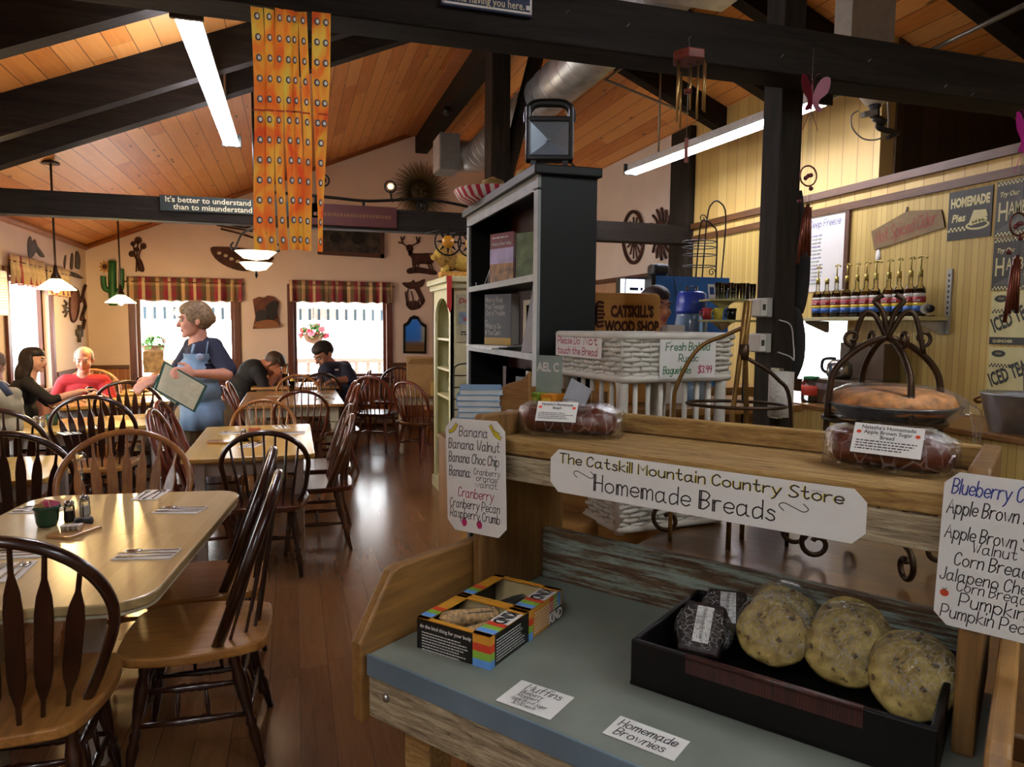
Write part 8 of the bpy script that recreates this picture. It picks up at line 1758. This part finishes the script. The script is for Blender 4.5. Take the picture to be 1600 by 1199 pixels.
# --- bent man eating
Y3=T7.location.y+.02; k=kpx(400,580,Y3); A=lambda x,y,d=0:py(x,y,Y3+d)
b0=A(372,640); p=Person('man in dark navy shirt bent low over his plate at the back table',(b0.x,Y3,0),'#a8705a',[m_navy2,m_jean,m_shoe],'#3a2a20')
hs=38*k/.235; p.head(A(427,568),78,52,hs,0,'short',bald=False)
p.c(A(418,570),A(408,574),10*k,12*k,0).e(A(395,582),(24*k,.19,22*k),2,RY(-25)).e(A(378,605),(24*k,.19,26*k),2).c(A(402,582,-.17),A(402,582,.17),12*k,12*k,2)
q=A(414,606,-.22); p.c(A(404,584,-.18),q,11*k,9*k,2); q2=A(430,588,-.12); p.c(q,A(420,600,-.19),7*k,6.5*k,0).c(A(420,600,-.19),q2,6.5*k,5*k,0); p.hand(q2,A(436,578,-.08),(.4,.6,.4),1.0,.9)
q=A(412,608,.2); p.c(A(404,584,.18),q,11*k,9*k,2).c(q,A(434,592,.1),6.5*k,5*k,0); p.hand(A(434,592,.1),A(440,584,.06),(.3,-.6,.3),1.0,.9)
for s in (-1,1): p.c((b0.x,Y3+s*.1,.53),(b0.x+.42,Y3+s*.13,.52),.09,.075,3).c((b0.x+.42,Y3+s*.13,.5),(b0.x+.4,Y3+s*.13,.08),.065,.05,3).c((b0.x+.4,Y3+s*.13,.045),(b0.x+.54,Y3+s*.13,.04),.045,.035,4)
p.c((b0.x,Y3-.08,.56),(b0.x,Y3+.08,.56),.15,.15,3); p.build(.010)
chair('bow_red',None,-88,'reddish chair under the bent man in navy',g4,at=(b0.x-.06,Y3))
# --- man in navy polo
Y4=T7.location.y+.08; k=kpx(520,580,Y4); A=lambda x,y,d=0:py(x,y,Y4+d)
b0=A(543,640); p=Person('dark haired man in navy polo looking down, in front of the right window',(b0.x,Y4,0),'#a8765f',[m_navy,m_jean,m_shoe],'#1c1614')
hs=40*k/.235; p.head(A(506,553),-58,36,hs,0,'short')
p.c(A(513,565),A(520,574),9*k,11*k,0).e(A(532,588),(27*k,.18,22*k),2,RY(20)).e(A(541,612),(24*k,.18,26*k),2).c(A(510,578,-.14),A(538,576,.14),12*k,13*k,2)
q=A(549,594,-.16); p.c(A(540,579,-.12),q,11*k,9*k,2).c(q,A(543,594,-.2),8*k,7*k,2).c(A(543,594,-.2),A(522,595,-.3),6.5*k,5*k,0); p.hand(A(522,595,-.3),A(512,597,-.33),(0,0,-1),1.0,.6)
q=A(503,596,.1); p.c(A(506,580,.1),q,10*k,8*k,2).c(q,A(497,600,-.05),6*k,5*k,0); p.hand(A(497,600,-.05),A(490,601,-.1),(0,0,-1),1.0,.6)
for s in (-1,1): p.c((b0.x,Y4+s*.1,.53),(b0.x-.42,Y4+s*.13,.52),.09,.075,3).c((b0.x-.42,Y4+s*.13,.5),(b0.x-.4,Y4+s*.13,.08),.065,.05,3).c((b0.x-.4,Y4+s*.13,.045),(b0.x-.54,Y4+s*.13,.04),.045,.035,4)
p.c((b0.x,Y4-.08,.56),(b0.x,Y4+.08,.56),.15,.15,3); o=p.build(.010)
e=mk('shirt_emblem',MB().box(A(526,578,-.185),(.05,.008,.022),None),plain('emblem_white','#b8b4b0',.7),o); e.location=-Vector(o.location)
chair('bow_red',None,88,'reddish chair under the man in the navy polo',g4,at=(b0.x+.06,Y4))
# --- person cut by the left edge
Y5=5.38; k=kpx(10,620,Y5); A=lambda x,y,d=0:py(x,y,Y5+d)
b0=A(2,660); p=Person('person with cream jacket and dark shoulder strap cut by the left photo edge',(b0.x,Y5,0),'#c09078',[m_creamsh,m_jean,m_shoe],'#7a5f48')
hs=46*k/.235; p.head(A(-10,570),160,10,hs,0,'bob')
p.c(A(-6,588),A(-4,602),10*k,12*k,0).e(A(2,632,.02),(34*k,.15,32*k),2).e(A(4,668,.02),(32*k,.15,28*k),2).c(A(-28,612),A(22,616),12*k,13*k,2)
q=A(30,652,.1); p.c(A(20,618),q,13*k,10*k,2).c(q,A(16,668,.3),9*k,7*k,2); p.hand(A(16,668,.3),A(8,670,.4),(0,0,-1),1.0,.5)
q=A(-42,652,.1); p.c(A(-28,616),q,13*k,10*k,2).c(q,A(-30,668,.3),9*k,7*k,2); p.hand(A(-30,668,.3),A(-24,670,.4),(0,0,-1),1.0,.5)
for s in (-1,1): p.c((b0.x+s*.1,Y5,.53),(b0.x+s*.13,Y5+.4,.52),.09,.075,3).c((b0.x+s*.13,Y5+.4,.5),(b0.x+s*.13,Y5+.4,.08),.065,.05,3).c((b0.x+s*.13,Y5+.4,.045),(b0.x+s*.13,Y5+.54,.04),.045,.035,4)
p.c((b0.x-.08,Y5,.54),(b0.x+.08,Y5,.54),.13,.13,3); o=p.build(.010)
chair('arrow_all_dark',None,0,'dark chair under the person in the cream jacket',g2,at=(b0.x,Y5+.1))
e=mk('shoulder_strap',MB().tube([A(-14,590,-.12),A(2,600,-.17),A(16,618,-.17)],.03,6,flat=.4),plain('strap_slate','#39485a',.6),o); e.location=-Vector(o.location)
# --- worker behind the wood shop sign
Y6=3.97; k=kpx(1025,480,Y6); A=lambda x,y,d=0:py(x,y,Y6+d)
b0=A(1022,560); p=Person('worker behind the counter, face half hidden by the wooden shop sign',(b0.x,Y6,0),'#b8805f',[m_navy2,m_jean,m_shoe],'#2a1c14')
hs=56*k/.235; p.head(A(1024,480),8,4,hs,0,'short'); zz_=A(1024,480).z
p.c((b0.x,Y6+.02,zz_-.1),(b0.x,Y6+.03,zz_-.2),.05,.055,0).c((b0.x-.16,Y6+.04,zz_-.26),(b0.x+.16,Y6+.04,zz_-.26),.065,.065,2).e((b0.x,Y6+.05,zz_-.4),(.19,.11,.18),2).e((b0.x,Y6+.05,zz_-.65),(.17,.11,.17),2)
for s in (-1,1):
    p.c((b0.x+s*.2,Y6+.05,zz_-.28),(b0.x+s*.24,Y6+.06,zz_-.55),.055,.045,2).c((b0.x+s*.24,Y6+.06,zz_-.55),(b0.x+s*.2,Y6-.02,zz_-.75),.04,.03,0); p.hand((b0.x+s*.2,Y6-.02,zz_-.75),(b0.x+s*.19,Y6-.03,zz_-.85),(-s,0,0),.9,.5)
    p.c((b0.x+s*.09,Y6+.05,zz_-.75),(b0.x+s*.1,Y6+.05,.45),.09,.065,3).c((b0.x+s*.1,Y6+.05,.45),(b0.x+s*.1,Y6+.06,.08),.06,.045,3).c((b0.x+s*.1,Y6+.06,.045),(b0.x+s*.1,Y6-.08,.04),.045,.035,4)
p.build(.010)
